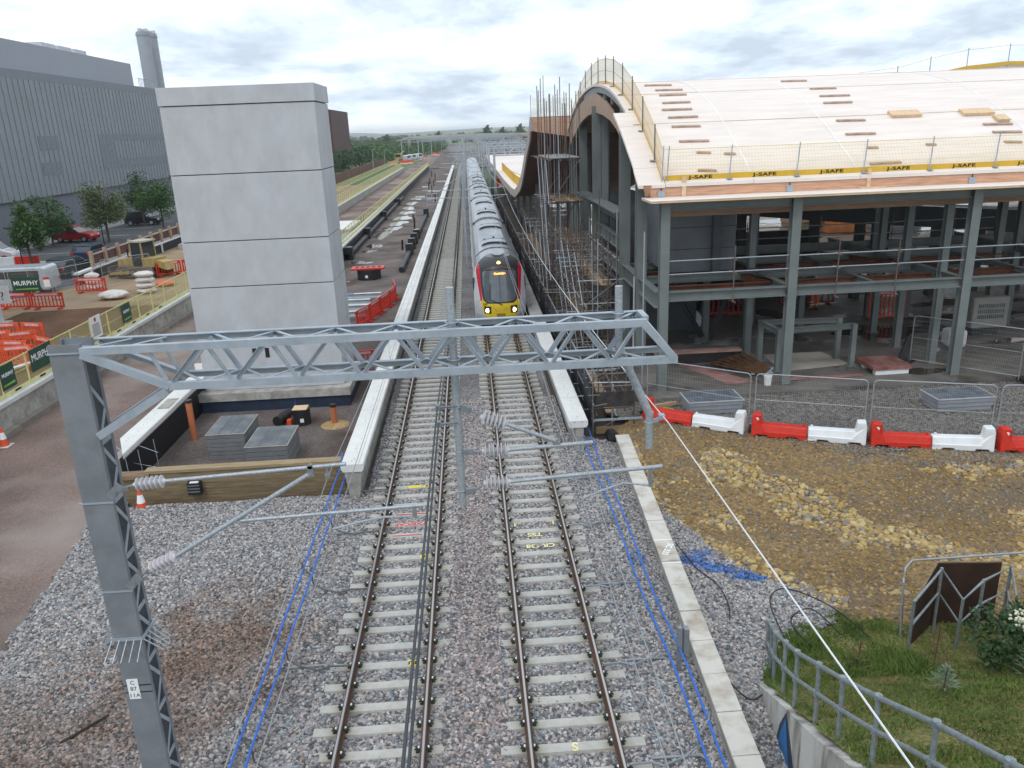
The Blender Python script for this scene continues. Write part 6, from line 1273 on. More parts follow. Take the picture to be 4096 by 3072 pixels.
# stair enclosure
brn = mat('dark brown board', (.045, .022, .016), .6, 0, .2, 3)
g = thing('stair_hoarding', 'dark brown boarded enclosure with tube handrails at the top of the grassy bank', 'hoarding', (9.6, 13.6, -.6))
M().prism([(8.62, 13.42, -.7), (9.3, 13.95, -.7), (9.3, 13.95, 1.1), (8.62, 13.42, .62)], (-.02, .03, 0)).build('side_board', brn, g); M().prism([(9.32, 13.98, -.7), (10.75, 14.05, -.7), (10.75, 14.05, .95), (9.32, 13.98, 1.12)], (0, .03, 0)).build('back_board', brn, g); M().prism([(8.6, 13.40, .63), (9.3, 13.95, 1.11), (10.75, 14.05, .96), (10.75, 14.09, .96), (9.3, 14.0, 1.11), (8.58, 13.44, .63)], (0, 0, .03)).build('capping', oldtimber, g)
RP = [(8.42, 13.2, .75), (9.24, 13.72, 1.12), (9.42, 13.2, .72), (9.95, 13.42, .98), (10.62, 13.6, 1.15), (10.35, 12.85, .6)]
for q in (0, -.55): m = M(); m.path([(x, y, z+q) for x, y, z in RP], .03, 8); m.build('rail', hr, g)
for x, y, z in RP: M().tube((x, y, -.75), (x, y, z+.03), .032, 8).build('post', hr, g)
g = thing('fence_panel', 'round-cornered fence panel frame behind the dark brown hoarding', 'fence panel', (8.6, 14, -.4)); m = M(); m.path([(8.55, 13.7, -.6), (8.58, 13.9, .75), (8.7, 14.1, .95), (8.95, 14.3, 1.0), (13.5, 14.35, 1.0)], .024, 8); m.build('frame', fm, g); M().path([(8.5, 13.6, -.6), (8.53, 13.8, .3)], .022, 6).build('upright', fm, g)
# cables lying on the ballast
for i, pts in enumerate([[(4.75, 17.6, -.1), (5.0, 16.6, -.24), (5.3, 15.8, -.26), (5.3, 15.0, -.28), (5.1, 14.3, -.3)], [(4.4, 12.4, -.1), (4.7, 11.9, -.2), (5.1, 12.1, -.15), (5.35, 12.6, -.1)], [(5.9, 13.3, .0), (5.9, 14.2, .3), (6.4, 14.6, .32), (7.2, 14.2, .1), (7.8, 13.6, -.3)], [(6.6, 13.4, -.4), (6.3, 14.0, -.1), (6.8, 14.2, .05), (7.2, 13.6, -.2)]]):
    m = M(); P_ = [V(p) for p in pts]; q = []
    for k in range(len(P_)-1):
        a, b, c, d = P_[max(0, k-1)], P_[k], P_[k+1], P_[min(len(P_)-1, k+2)]
        for j in range(6): t_ = j/6; q.append(.5*((2*b)+(c-a)*t_+(2*a-5*b+4*c-d)*t_*t_+(3*b-a-3*c+d)*t_**3))
    q.append(P_[-1]); m.path(q, .014, 5); m.build('black_cable', rubber, label=['black cable trailing down the ballast beside the trough lids', 'short black cable drooping from the trough to the wing wall', 'large loop of black cable above the grass edge', 'small loop of black cable in the grass edge'][i], cat='cable', group='loose black cables')
# grass, weeds
r = random.Random(11)
def blades(name, n, area, mt, h0, h1, w_, zf, clump=.0, thr=-1):
    vs, fs = [], []
    while len(fs) < n:
        x, y = r.uniform(area[0], area[1]), r.uniform(area[2], area[3])
        if not pip(x, y, gP) or mn.noise(V((x*.9, y*.9, 7+clump))) < thr: continue
        z = zf(x, y)-.02; h = r.uniform(h0, h1)*(1+.8*mn.noise(V((x*1.3, y*1.3, 1)))); a = r.uniform(0, 6.28); k = len(vs); dx, dy = math.cos(a), math.sin(a); lx, ly = r.uniform(-.6, .6)*h, r.uniform(-.6, .6)*h
        vs += [(x-dx*w_, y-dy*w_, z), (x+dx*w_, y+dy*w_, z), (x+dx*w_*.7+lx*.4, y+dy*w_*.7+ly*.4, z+h*.6), (x+lx, y+ly, z+h)]; fs.append((k, k+1, k+2, k+3))
    me = bpy.data.meshes.new(name); me.from_pydata(vs, [], fs); me.materials.append(mt); o = bpy.data.objects.new(name, me); sc.collection.objects.link(o); tag(o, kind='stuff')
gA = mat('grass blade', (.065, .125, .022), .7, 0, c2=(.18, .25, .06), scale=1.5, coord='World'); gB = mat('dry moss', (.24, .18, .07), .8, 0, c2=(.10, .13, .03), scale=2, coord='World')
blades('grass', 48000, (4.6, 14, 5.5, 14.7), gA, .03, .12, .010, bk, 0, -.28); blades('moss', 40000, (4.6, 14, 5.5, 14.7), gB, .02, .06, .014, bk, 3, -.05)
blades('edge_grass', 5000, (4.6, 8.5, 12, 14.7), gA, .08, .22, .012, bk, 5, -.3)
def leafmesh(name, c, rad, n, size, seed, lumps=14, aspect=1.9):
    """foliage: many leaf-sized faces spread over irregular clumps"""
    rr = random.Random(seed); vs, fs = [], []; L_ = []
    for _ in range(lumps):
        d = V((rr.gauss(0, 1), rr.gauss(0, 1), rr.gauss(0, 1))).normalized(); k = rr.uniform(.25, .82); L_.append((V((d.x*rad[0]*k, d.y*rad[1]*k, d.z*rad[2]*k)), rr.uniform(.28, .5)))
    for _ in range(n):
        c0, s = rr.choice(L_); d = V((rr.gauss(0, 1), rr.gauss(0, 1), rr.gauss(0, 1))).normalized()*(rr.random()**.45)
        p = c0+V((d.x*rad[0]*s, d.y*rad[1]*s, d.z*rad[2]*s)); a = V((rr.gauss(0, 1), rr.gauss(0, 1), rr.gauss(0, .6))).normalized(); b = a.cross(V((rr.gauss(0, 1), rr.gauss(0, 1), rr.gauss(0, 1)))).normalized(); q = size*rr.uniform(.6, 1.3); k = len(vs)
        vs += [p-a*q*.5, p+b*q*.28, p+a*q*.5*1.1, p-b*q*.28]; fs.append((k, k+1, k+2, k+3))
    me = bpy.data.meshes.new(name); me.from_pydata([tuple(V(x)+V(c)) for x in vs], [], fs); return me
leafA = mat('mid green leaf', (.03, .085, .018), .6, 0, c2=(.075, .15, .035), scale=.8, coord='World'); leafB = mat('dark green leaf', (.018, .05, .016), .6, 0, c2=(.05, .10, .03), scale=.5, coord='World'); leafC = mat('olive leaf', (.06, .09, .03), .6, 0, c2=(.12, .15, .05), scale=.8, coord='World'); bark = mat('bark', (.09, .07, .05), .9, 0, .3, 5)
def leafobj(me, mt, par, name='crown', loc=None):
    if not me.materials: me.materials.append(mt)
    o = bpy.data.objects.new(name, me); sc.collection.objects.link(o); o.parent = par
    if loc: o.location = loc
    return o
g = thing('elder_bush', 'leafy elder bush with cream flower heads at the right edge above the bank', 'bush', (10.35, 12.0, -.2)); leafobj(leafmesh('crown', (0, 0, .85), (1.3, .9, 1.1), 5200, .11, 5, 16), leafB, g)
for k in range(15):
    a = (r.uniform(-1.0, .5), r.uniform(-.95, -.35), r.uniform(1.0, 2.0)); m = M()
    for j in range(90): q = V(a)+V((r.gauss(0, .10), r.gauss(0, .08), r.gauss(0, .05))); m.box(q.x-.016, q.x+.016, q.y-.016, q.y+.016, q.z, q.z+.025)
    m.build('flower_head', mat('cream flower', (.66, .66, .50), .7), g, local=True)
M().tube((0, 0, -.4), (.1, 0, 1), .04, 6).build('stem', bark, g, local=True)
for i, (x, y, h, lb) in enumerate([(9.4, 11.2, 1.0, 'spiky pale thistle in front of the elder bush'), (8.6, 12.6, .9, 'tall brown dock seed spike in the middle of the bank'), (7.0, 12.5, .7, 'thin brown weed stalk on the left of the bank'), (7.6, 10.8, .5, 'low leafy weed near the centre of the grass')]):
    g = thing('weed_plant', lb, 'weed', (x, y, bk(x, y)), group='tall weeds on the bank'); m = M()
    for j in range(46 if i in (0, 3) else 14):
        z = h*(j/46 if i in (0, 3) else j/14); a = j*2.4; l = .34*(1-z/h*.75); m.add([(0, 0, z), (l*.5*math.cos(a)-.02*math.sin(a), l*.5*math.sin(a)+.02*math.cos(a), z+l*.35), (l*math.cos(a), l*math.sin(a), z+l*.45), (l*.5*math.cos(a)+.02*math.sin(a), l*.5*math.sin(a)-.02*math.cos(a), z+l*.33)], [(0, 1, 2, 3)])
    m.build('leaves', mat('thistle leaf', (.13, .18, .12), .7) if i in (0, 3) else mat('dry brown stalk', (.12, .06, .04), .8), g, local=True); M().tube((0, 0, -.1), (.03, 0, h), .012, 5).build('stem', mat('dry brown stalk', (.12, .06, .04), .8), g, local=True)
# ------------------------------------------------------------------ left side: grey building, chimney, cars, trees, yard
t = thing('grey_clad_building', 'huge windowless grey building with ribbed cladding at the left edge', 'building', (-60, 95, .3)); X = -48
M().box(-90, X-.35, 40, 150, .28, 4.75).build('base_wall', cladbase, t); M().box(-90, X, 40, 150, 4.75, 17.3).build('ribbed_cladding', claddk, t)
M().box(-90, X+.02, 40, 150, 17.3, 18.22).build('top_band', mat('cladding top band', (.19, .21, .24), .55, .2, .04, .3), t); M().box(-90, X-.6, 40, 128.4, 18.22, 21.35).build('upper_storey', cladlt, t)
m = M(); y = 60
while y < 150: m.box(X, X+.08, y, y+.10, 4.75, 17.29); y += 1.15
m.build('cladding_ribs', mat('cladding rib', (.27, .29, .315), .5, .2), t)
lou = mat('dark louvre', (.18, .195, .22), .6)
for nm, a, b, z0, z1 in (('louvre_panel', 96.2, 100.8, 9.75, 11.35), ('louvre_panel', 96, 100.6, 7.0, 8.45), ('louvre_band', 111.6, 135.3, 10.65, 11.5), ('louvre_block', 111.6, 116, 7.0, 10.648), ('louvre_band', 116.02, 134.4, 7.0, 8.25), ('louvre_panel', 78, 82, 9.75, 11.35)): M().box(X+.002, X+.05, a, b, z0, z1).build(nm, lou, t)
for k in range(3): M().box(-54, -49.2, 104+k*4.2, 107.3+k*4.2, 21.35, 21.95).build('roof_unit', mat('pale roof unit', (.5, .52, .55), .6), t)
m = M()
for y in [129+.5*k for k in range(14)]: m.box(X-.1, X-.05, y, y+.05, 18.2, 19.4)
m.box(X-.1, X-.05, 129, 136, 19.35, 19.42); m.build('roof_railing', galv, t)
t = thing('chimney', 'pair of tall grey flues rising behind the grey clad building', 'chimney', (-50, 142, .3))
cm = mat('pale grey flue', (.33, .35, .38), .6, .1, .05, .6)
for x, y, zt_, rr_ in ((-50.25, 140, 27.0, 1.02), (-50.3, 143.5, 27.1, .95)):
    M().tube((x, y, .3), (x, y, zt_), rr_, 28).build('flue', cm, t, smooth=True); M().tube((x, y, zt_-.55), (x, y, zt_-.35), rr_+.09, 28).build('collar', cm, t)
    for a in range(3): M().tube((x+.5*math.cos(a*2.1), y+.5*math.sin(a*2.1), zt_), (x+.5*math.cos(a*2.1), y+.5*math.sin(a*2.1), zt_+.45), .32, 14).build('flue_tip', mat('pale flue tip', (.5, .5, .52), .5), t, smooth=True)
t = thing('brown_building', 'dark red-brown box of a building seen just right of the lift tower', 'building', (-60, 285, .3)); M().box(-80, -42, 267, 306, 4.6, 18.2).build('clad_box', rustclad, t); M().box(-80, -42.6, 268, 305, .3, 4.59).build('ground_floor', mat('slate grey wall', (.10, .115, .135), .7), t); M().box(-79, -43, 268, 305, 18.21, 18.4).build('roof', cladbase, t)
# vehicles
def car(x, y, rz, col, label, kind='car', L_=4.3, W=1.8, H=1.65):
    g = thing('parked_car' if kind != 'van' else 'parked_van', label, 'car' if kind != 'van' else 'van', (x, y, .3), rz, 'parked vehicles'); h = L_/2; b = .28
    if kind == 'van': pr = [(-h, b), (-h, 1.0), (-h+.1, H-.1), (-h+.3, H), (h-1.6, H), (h-.85, 1.15), (h-.1, .95), (h, .7), (h, b)]
    else: pr = [(-h, b), (-h, .95), (-h+.1, 1.05), (h-1.15, 1.02), (h-.15, .85), (h, .65), (h, b)]
    W2 = W/2; cmn = mat('car paint '+col[0], col[1], .22, .3, .03, 2)
    M().prism([(a, -W2, z) for a, z in pr], (0, W, 0)).build('body', cmn, g, local=True, bevel=.09)
    if kind != 'van':
        gp = [(-h+.15, 1.0), (-h+.5, H-.06), (-.1, H-.03), (h-2.0, H-.1), (h-1.25, 1.0)]; M().prism([(a, -W2+.08, z) for a, z in gp], (0, W-.16, 0)).build('windows', glassd, g, local=True, bevel=.05)
        M().prism([(-h+.42, -W2+.1, H-.07), (-h+.5, -W2+.1, H), (-.1, -W2+.1, H+.03), (h-2.0, -W2+.1, H-.03), (h-1.95, -W2+.1, H-.1)], (0, W-.2, 0)).build('roof', cmn, g, local=True, bevel=.03)
        for a in (-h+.55, -.35, h-1.9):
            for s in (-1, 1): M().bar((a-.12, s*(W2-.075), 1.0), (a, s*(W2-.12), H-.05), .09, .03, (0, 1, 0)).build('window_pillar', cmn, g, local=True)
    else:
        for s in (-1, 1): M().box(-h+.5, h-1.75, s*(W2+.003)-.01, s*(W2+.003)+.01, 1.15, H-.25).build('side_window', glassd, g, local=True)
        M().prism([(h-1.55, -W2+.12, H-.08), (h-.95, -W2+.12, 1.2), (h-.9, -W2+.12, 1.2), (h-1.5, -W2+.12, H-.06)], (0, W-.24, 0)).build('windscreen', glassd, g, local=True)
    for a in (-h+.8, h-.8):
        for s in (-1, 1):
            wl = M(); wl.tube((a, s*(W2-.2), .34), (a, s*(W2+.02), .34), .34, 18); o = wl.build('wheel', rubber, g, local=True); M().tube((a, s*(W2+.005), .34), (a, s*(W2+.03), .34), .2, 12).build('rim', galv, o, local=True)
    for s in (-1, 1): M().box(h-.03, h+.015, s*(W2-.35)-.16, s*(W2-.35)+.16, .65, .8).build('headlight', signw, g, local=True)
    for s in (-1, 1): M().box(-h-.015, -h+.03, s*(W2-.2)-.09, s*(W2-.2)+.09, .75, 1.0).build('tail_light', redp, g, local=True)
car(-42.3, 88.6, -.15, ('red', (.45, .015, .02)), 'red off-roader parked between the two street trees')
car(-41.0, 104, -.1, ('black', (.02, .022, .028)), 'black off-roader parked at the foot of the grey building')
car(-33.8, 73.2, 1.5, ('blue', (.03, .05, .10)), 'dark blue car behind the timber-posted fence', L_=4.4, H=1.5)
car(-31.9, 64.8, 1.5, ('green', (.02, .032, .032)), 'dark green estate car just behind the wire fence', L_=4.5, H=1.5)
car(-32.2, 57.4, 3.14, ('silver', (.50, .53, .58)), 'silver van with dark side windows at the left edge', 'van', 5.3, 1.9, 1.9)
car(-43.5, 74.5, .1, ('white', (.7, .7, .72)), 'white van behind the red and white roadside barriers', 'van', 4.6, 1.8, 1.8)
for i in range(5):
    g = thing('barrier', 'low roadside barrier by the white van, %s from the left' % ORD[i], 'barrier', (-48+i*2.05, 71.6, .3), -.02, 'roadside barriers in the car park'); M().box(0, 2.0, -.2, .2, 0, .12).build('base', redp if i % 2 == 0 else whitep, g, local=True); M().box(0, 2.0, -.12, .12, .12, .8).build('body', redp if i % 2 == 0 else whitep, g, local=True, bevel=.04)
# trees
def trunk(m, H, lean, rr, seed):
    q = random.Random(seed); m.path([(0, 0, -.2), (lean*.3, 0, H*.35), (lean, 0, H*.9)], rr, 8)
    for k in range(7): a = q.uniform(0, 6.28); z = H*q.uniform(.3, .7); l = H*q.uniform(.18, .3); m.tube((lean*.4, 0, z), (lean*.4+l*math.cos(a), l*math.sin(a), z+l*.8), rr*.45, 5, rr*.15)
def tree(x, y, H, rw, seed, label, mt=leafA, z=.3, n=3600, size=.24, grp='street trees', name='street_tree', loc_h=.58):
    g = thing(name, label, 'tree', (x, y, z), group=grp); m = M(); trunk(m, H, random.Random(seed).uniform(-.2, .2), H*.02, seed); m.build('trunk', bark, g, local=True)
    leafobj(leafmesh('crown', (0, 0, H*loc_h), (rw*1.22, rw*1.22, H*.46), n, size, seed, 20), mt, g); return g
tree(-37.7, 70.2, 5.0, 1.35, 1, 'round-crowned street tree at far left in front of the silver van', leafA, n=4200)
tree(-43.2, 85.2, 5.2, 2.0, 2, 'street tree behind the first one against the grey building'); tree(-38.0, 86.4, 6.4, 2.5, 3, 'large street tree beside the red off-roader', leafC, n=5200)
tree(-40.6, 103, 6.8, 2.3, 4, 'dark street tree left of the lift tower, rearmost', leafB, n=4200); tree(-37.0, 99.4, 6.0, 2.4, 5, 'street tree partly hidden by the left edge of the lift tower', leafA, n=4800); tree(-36.2, 112, 7.5, 2.2, 6, 'tree top just showing beside the lift tower edge', leafB)
def lamp(x, y, h, lb):
    g = thing('street_lamp', lb, 'street lamp', (x, y, .3), group='black street lamps'); M().tube((0, 0, 0), (0, 0, h), .06, 8, .045).build('post', inkm, g, local=True); m = M(); m.bar((0, 0, h), (-.9, 0, h+.12), .14, .07); m.build('lamp_head', inkm, g, local=True)
lamp(-36.6, 66.8, 3.6, 'black street lamp in front of the leftmost tree'); lamp(-37.2, 83.3, 3.4, 'black street lamp between the red off-roader and the fence')
# timber posted fence on its wall
t = thing('timber_fence', 'brown board fence with pale timber posts on a dark retaining wall', 'fence', (-29.3, 60, .3)); wallm = mat('black retaining wall', (.022, .02, .026), .8)
def fl(y): return -28.9-.004*(y-62)
M().prism([(fl(60)+.0, 59.5, .28), (fl(140), 140, .28), (fl(140), 140, 1.05), (fl(60), 59.5, 1.05)], (-.3, 0, 0)).build('retaining_wall', wallm, t); M().prism([(fl(60)+.08, 59.5, 1.051), (fl(140)+.08, 140, 1.051), (fl(140)+.08, 140, 1.2), (fl(60)+.08, 59.5, 1.2)], (-.4, 0, 0)).build('coping', concw, t)
M().prism([(fl(62)-.2, 62.3, 1.2), (fl(140)-.2, 140, 1.2), (fl(140)-.2, 140, 2.2), (fl(62)-.2, 62.3, 2.2)], (-.03, 0, 0)).build('boards', mat('red brown boards', (.10, .045, .035), .8, 0, .25, 1.5), t)
y = 62.3
while y < 138: M().box(fl(y)-.19, fl(y)+.02, y-.16, y+.16, 1.0, 2.38).build('post', mat('light brown post', (.36, .25, .17), .8, 0, .15, 3), t); y += 2.45
for z in (1.3, 2.1): M().bar((fl(62)-.14, 62.3, z), (fl(140)-.14, 139, z), .06, .12).build('rail', mat('pale rail', (.42, .38, .34), .8), t)
for y in (61.3, 68, 76): M().box(fl(y)+.1, fl(y)+.2, y, y+.2, .3, 1.05).build('bracket', concw, t)
for i, (x, y, w_, d_) in enumerate([(-27.4, 78, 1.2, 5), (-27.5, 84, 1.2, 4)]): M().box(x-w_/2, x+w_/2, y, y+d_, .3, .75).build('concrete_block', concd, label='low concrete block by the dark wall behind the bulldozer, %s one' % ('nearer' if i == 0 else 'farther'), cat='block', group='low concrete blocks')
# bulldozer
g = thing('bulldozer', 'yellow tracked bulldozer with a dark glazed cab working in the yard', 'bulldozer', (-25.2, 62.4, .3), 2.75); dy = mat('machine yellow', (.38, .27, .10), .5, 0, .2, 3); trk = mat('muddy track', (.13, .10, .075), .9, 0, .3, 6, bump=.6)
for s in (-1, 1):
    pr = [(-1.5, .1), (-1.7, .45), (-1.45, .85), (1.4, .9), (1.75, .5), (1.5, .08)]; M().prism([(x, s*1.0-.25, z) for x, z in pr], (0, .5, 0)).build('track', trk, g, local=True)
    m = M()
    for k in range(5): m.tube((-1.1+k*.55, s*1.0-.27, .42), (-1.1+k*.55, s*1.0+.27, .42), .2, 12)
    m.build('road_wheels', dkgalv, g, local=True)
    M().bar((.2, s*1.35, .5), (2.1, s*1.35, .35), .12, .2).build('push_arm', dy, g, local=True)
M().prism([(.4, -.62, .7), (1.9, -.55, .75), (1.9, -.55, 1.35), (.4, -.62, 1.55)], (0, 1.2, 0)).build('bonnet', dy, g, local=True, bevel=.05); M().box(-1.6, -.5, -.7, .7, .8, 1.5).build('rear_tank', dy, g, local=True, bevel=.05)
M().prism([(-.7, -.7, 1.0), (.45, -.7, 1.0), (.5, -.7, 1.5), (.3, -.65, 2.65), (-.6, -.65, 2.65)], (0, 1.35, 0)).build('cab_glass', glassd, g, local=True)
for x in (-.68, .42):
    for s in (-.68, .68): M().bar((x, s, 1), (x*.9, s*.96, 2.66), .09, .09).build('cab_pillar', dy, g, local=True)
M().box(-.8, .5, -.75, .75, 2.66, 2.78).build('cab_roof', mat('dusty roof', (.42, .40, .33), .7), g, local=True); M().prism([(2.1, -1.4, .05), (2.25, -1.4, .05), (2.2, -1.4, .9), (2.05, -1.4, .9)], (0, 2.8, 0)).build('blade', trk, g, local=True); M().tube((1.1, .3, 1.4), (1.1, .3, 2.1), .06, 8).build('exhaust', inkm, g, local=True)
M().prism([(-2.6, -.4, .6), (-1.6, -.5, .8), (-1.6, -.5, 1.3), (-2.4, -.4, 1.2)], (0, .9, 0)).build('ripper', dy, g, local=True)
# yard barriers, bags and fence
for i, (x, y, a, lb) in enumerate([(-27.6, 56.2, -.18, 'red barrier in front of the white sacks by the wire fence'), (-30.2, 51.5, -.15, 'red barrier nearest the left edge of the yard'), (-27.9, 50.9, -.1, 'red barrier right of its twin above the dug soil'), (-23.9, 61.2, .9, 'red barrier beside the bulldozer, near one'), (-22.5, 62.9, .9, 'red barrier beside the bulldozer, middle one'), (-21.3, 64.8, .9, 'red barrier beside the bulldozer, far one')]): rbar(x, y, a, lb, .3, redp, 1.05, 2.1 if i else 2.3, 'red barriers in the yard')
for i, (x, y, a) in enumerate([(-25.6, 42.3, .0), (-24.0, 42.3, -.35), (-25.0, 40.6, -.1), (-23.6, 39.8, .3), (-22.9, 38.2, -.2), (-22.2, 36.8, .2), (-21.6, 38.9, -.6), (-21.3, 37.4, -.9)]): rbar(x, y, a, 'orange mesh barrier in the jumble behind the yellow fence, %s from the far left' % ORD[i], .3, orangep, 1.0, 1.5, 'orange barriers in the lower yard')
M().bar((-21.9, 34.2, .5), (-20.2, 37.3, .6), .3, .06).build('white_board', whitep, label='long white board lying behind the yellow fence', cat='board')
for i in range(7):
    x, y = rnd.uniform(-22, -19.6), rnd.uniform(34, 47); M().bar((x, y, .36), (x+rnd.uniform(-1, 1), y+rnd.uniform(-.6, .6), .4), .14, .06).build('loose_timber', timber if i % 2 else oldtimber, label='loose timber offcut behind the yellow fence, %s' % ('pale' if i % 2 else 'grey weathered'), cat='timber', group='pale offcuts behind the yellow fence' if i % 2 else 'grey offcuts behind the yellow fence')
def sack(x, y, z, w_, h, lb, n=3, mt=None):
    g = thing('sack_pile', lb, 'sack pile', (x, y, z), group='white sacks in the yard'); mt = mt or mat('white plastic sack', (.62, .58, .55), .6, 0, c2=(.55, .36, .25), scale=1.5, lo=.55, hi=.75)
    for k in range(n):
        b = bmesh.new(); bmesh.ops.create_icosphere(b, subdivisions=3, radius=1)
        for v_ in b.verts: v_.co *= 1+.14*mn.noise(v_.co*2.4+V((k, x, 0))); v_.co = V((v_.co.x*w_/2, v_.co.y*w_*.4, max(-.9, v_.co.z)*h/n*.55+h/n*(k+.5)))
        me = bpy.data.meshes.new('sack'); b.to_mesh(me); b.free(); me.materials.append(mt); o = bpy.data.objects.new('sack', me); sc.collection.objects.link(o); o.parent = g
sack(-22.3, 54.9, .3, 1.3, 1.5, 'stack of white and orange sacks near the yellow fence', 4); sack(-23.9, 53.4, .3, 1.9, .55, 'flat white sheeting heap in the middle of the yard', 1); sack(-26.9, 57.3, .3, 1.0, 1.2, 'white sacks behind the red barrier', 3); sack(-21.2, 62.2, .3, 1.0, .7, 'white bag by the barriers beside the bulldozer', 1); sack(-22.0, 57.5, .3, 1.5, .35, 'low orange-red sack beside the white stack', 1, orangep)
LF = [(-30.6, 60.5), (-33.4, 57.8), (-30.4, 55.6), (-27.9, 54.6)]
tfence((-30.9, 54.2), (-28.0, 54.0), 'wire fence panel left of the red barrier with the white notice', .3, 2.0, 'wire fence panels in the yard'); tfence((-27.9, 54.1), (-26.6, 57.2), 'wire fence panel turning towards the bulldozer', .3, 2.0, 'wire fence panels in the yard'); tfence((-26.4, 57.8), (-23.8, 60.2), 'wire fence panel in front of the bulldozer', .3, 2.0, 'wire fence panels in the yard'); tfence((-34.0, 56.0), (-31.1, 54.3), 'wire fence panel at the far left of the yard', .3, 2.0, 'wire fence panels in the yard'); tfence((-30.6, 56.0), (-28.6, 58.9), 'wire fence panel at the end of the dark wall', .3, 2.0, 'wire fence panels in the yard')
def banner(o, s, size, parent, p, w_, h, xd, ud=(0, 0, 1), strip=True):
    x = V(xd).normalized(); nrm = x.cross(V(ud)).normalized(); P0 = V(p)
    c = [P0-x*w_/2, P0+x*w_/2, P0+x*w_/2+V(ud)*h, P0-x*w_/2+V(ud)*h]; b = M().prism(c, nrm*-.012).build('banner', green_sign, parent)
    text(s, size, signw, b, P0+V(ud)*h*.58+nrm*.004, xd, ud, 'lettering', .001, bold=.006)
    if strip: M().prism([P0-x*w_*.38+V(ud)*h*.14+nrm*.003, P0+x*w_*.4+V(ud)*h*.14+nrm*.003, P0+x*w_*.4+V(ud)*h*.24+nrm*.003, P0-x*w_*.38+V(ud)*h*.2+nrm*.003], nrm*.003).build('stripe', mat('lime stripe', (.22, .40, .06), .6), b)
    return b
g = thing('site_banner', 'green banner hung on the wire fence in the yard', 'banner', (-29.6, 53.9, .9), group='green banners'); banner(None, 'MURPHY', .42, g, (-29.7, 53.98, .95), 1.9, .95, (1, -.05, 0))
g = thing('notice', 'white notice with red top on the wire fence beside the green banner', 'notice', (-28.3, 53.9, 1.2)); M().box(-28.5, -28.1, 53.93, 53.95, 1.2, 1.7).build('board', signw, g); M().box(-28.5, -28.1, 53.925, 53.929, 1.7, 1.85).build('red_top', redp, g)
g = thing('notice', 'white notice with a dark question mark beside the left concrete shaft', 'notice', (-27.2, 50, .9)); M().box(-29.3, -28.4, 49.6, 49.62, 1.0, 2.1).build('board', signw, g); text('?', .7, inkm, g, (-28.85, 49.59, 1.45), (1, 0, 0), (0, 0, 1), 'lettering', .001)
# yellow fences along the platform walls
lemnet = meshmat('lemon fence mesh', (.60, .56, .26), .05, .05, .009, 'YZ'); lemp = mat('pale lemon board', (.66, .63, .30), .55, 0, .1)
def yfence(name, label, X, y0, y1, z, h, step, far, near_signs=False, xend=None):
    g = thing(name, label, 'fence', (X, y0, z), group='yellow site fences')
    fx = lambda y: X if xend is None else X+(xend-X)*(y-y0)/(y1-y0)
    y = y0; k = 0; m2 = M()
    while y < y1-.01:
        ye = min(y1, y+step)
        if k < 33:
            m = M(); m.add([(fx(y), y, z+.14), (fx(ye), ye, z+.14), (fx(ye), ye, z+h), (fx(y), y, z+h)], [(0, 1, 2, 3)]); m.build('mesh_panel', lemnet, g)
            m = M(); m.bar((fx(y), y, z+h), (fx(ye), ye, z+h), .035, .045); m.bar((fx(y), y, z+h*.55), (fx(ye), ye, z+h*.55), .014, .02); m.build('top_rail', yelfence, g)
            M().box(fx(y)-.025, fx(y)+.025, y-.025, y+.025, z, z+h+.04).build('post', yelfence, g)
            tb = M().bar((fx(y)+.03, y+.03, z+.09), (fx(ye)+.03, ye-.03, z+.09), .02, .17).build('toe_board', lemp, g)
            if near_signs and k < 14: M().box(fx(y)+.0405, fx(y)+.043, y+.7, y+1.15, z+.05, z+.13).build('badge', inkm, tb)
        else:
            m2.add([(fx(y), y, z+.16), (fx(ye), ye, z+.16), (fx(ye), ye, z+h), (fx(y), y, z+h)], [(0, 1, 2, 3)])
            far.append((fx(y), y, fx(ye), ye, z, h))
        y = ye; k += 1
    if m2.v:
        m2.build('mesh_run', lemnet, g, kind='stuff'); m = M()
        for x0, ya, x1, yb, zz, hh in far: m.bar((x0, ya, zz+hh), (x1, yb, zz+hh), .05, .06); m.bar((x0, ya, zz+.1), (x1, yb, zz+.1), .03, .18); m.box(x0-.03, x0+.03, ya-.03, ya+.03, zz, zz+hh)
        m.build('frame_run', yelfence, g, kind='stuff')
    return g
YF = yfence('yellow_fence', 'yellow mesh fence standing on the left concrete platform wall', -18.2, 20.3, 233, .9, 1.27, 1.92, [], True)
yfence('yellow_fence', 'yellow mesh fence along the membrane-backed platform edge beyond the tower', -11.45, 36, 240, .9, 1.15, 2.0, [], xend=-10.9)
yfence('yellow_fence', 'far yellow fence on the left platform in front of the rust-brown fence', -23.5, 120, 290, .7, 1.1, 2.4, [])
banner(None, 'MURPHY', .40, YF, (-18.13, 32.9, 1.3), 1.75, .92, (0, 1, 0), strip=False)
for y, w_ in ((30.3, 1.0), (41.6, 1.1)): banner(None, 'MURPHY', .2, YF, (-18.13, y, 1.2), w_, .95, (0, 1, 0))
b = M().box(-18.135, -18.125, 37.5, 38.6, 1.25, 2.3).build('safety_notice', signw, YF); M().tube((-18.124, 38.05, 2.12), (-18.12, 38.05, 2.12), .11, 14).build('emblem', redc, b)
for k in range(6): M().box(-18.124, -18.1215, 37.62+.03*(k % 2), 38.48-.05*(k % 3), 1.38+k*.1, 1.42+k*.1).build('text_line', inkm, b)
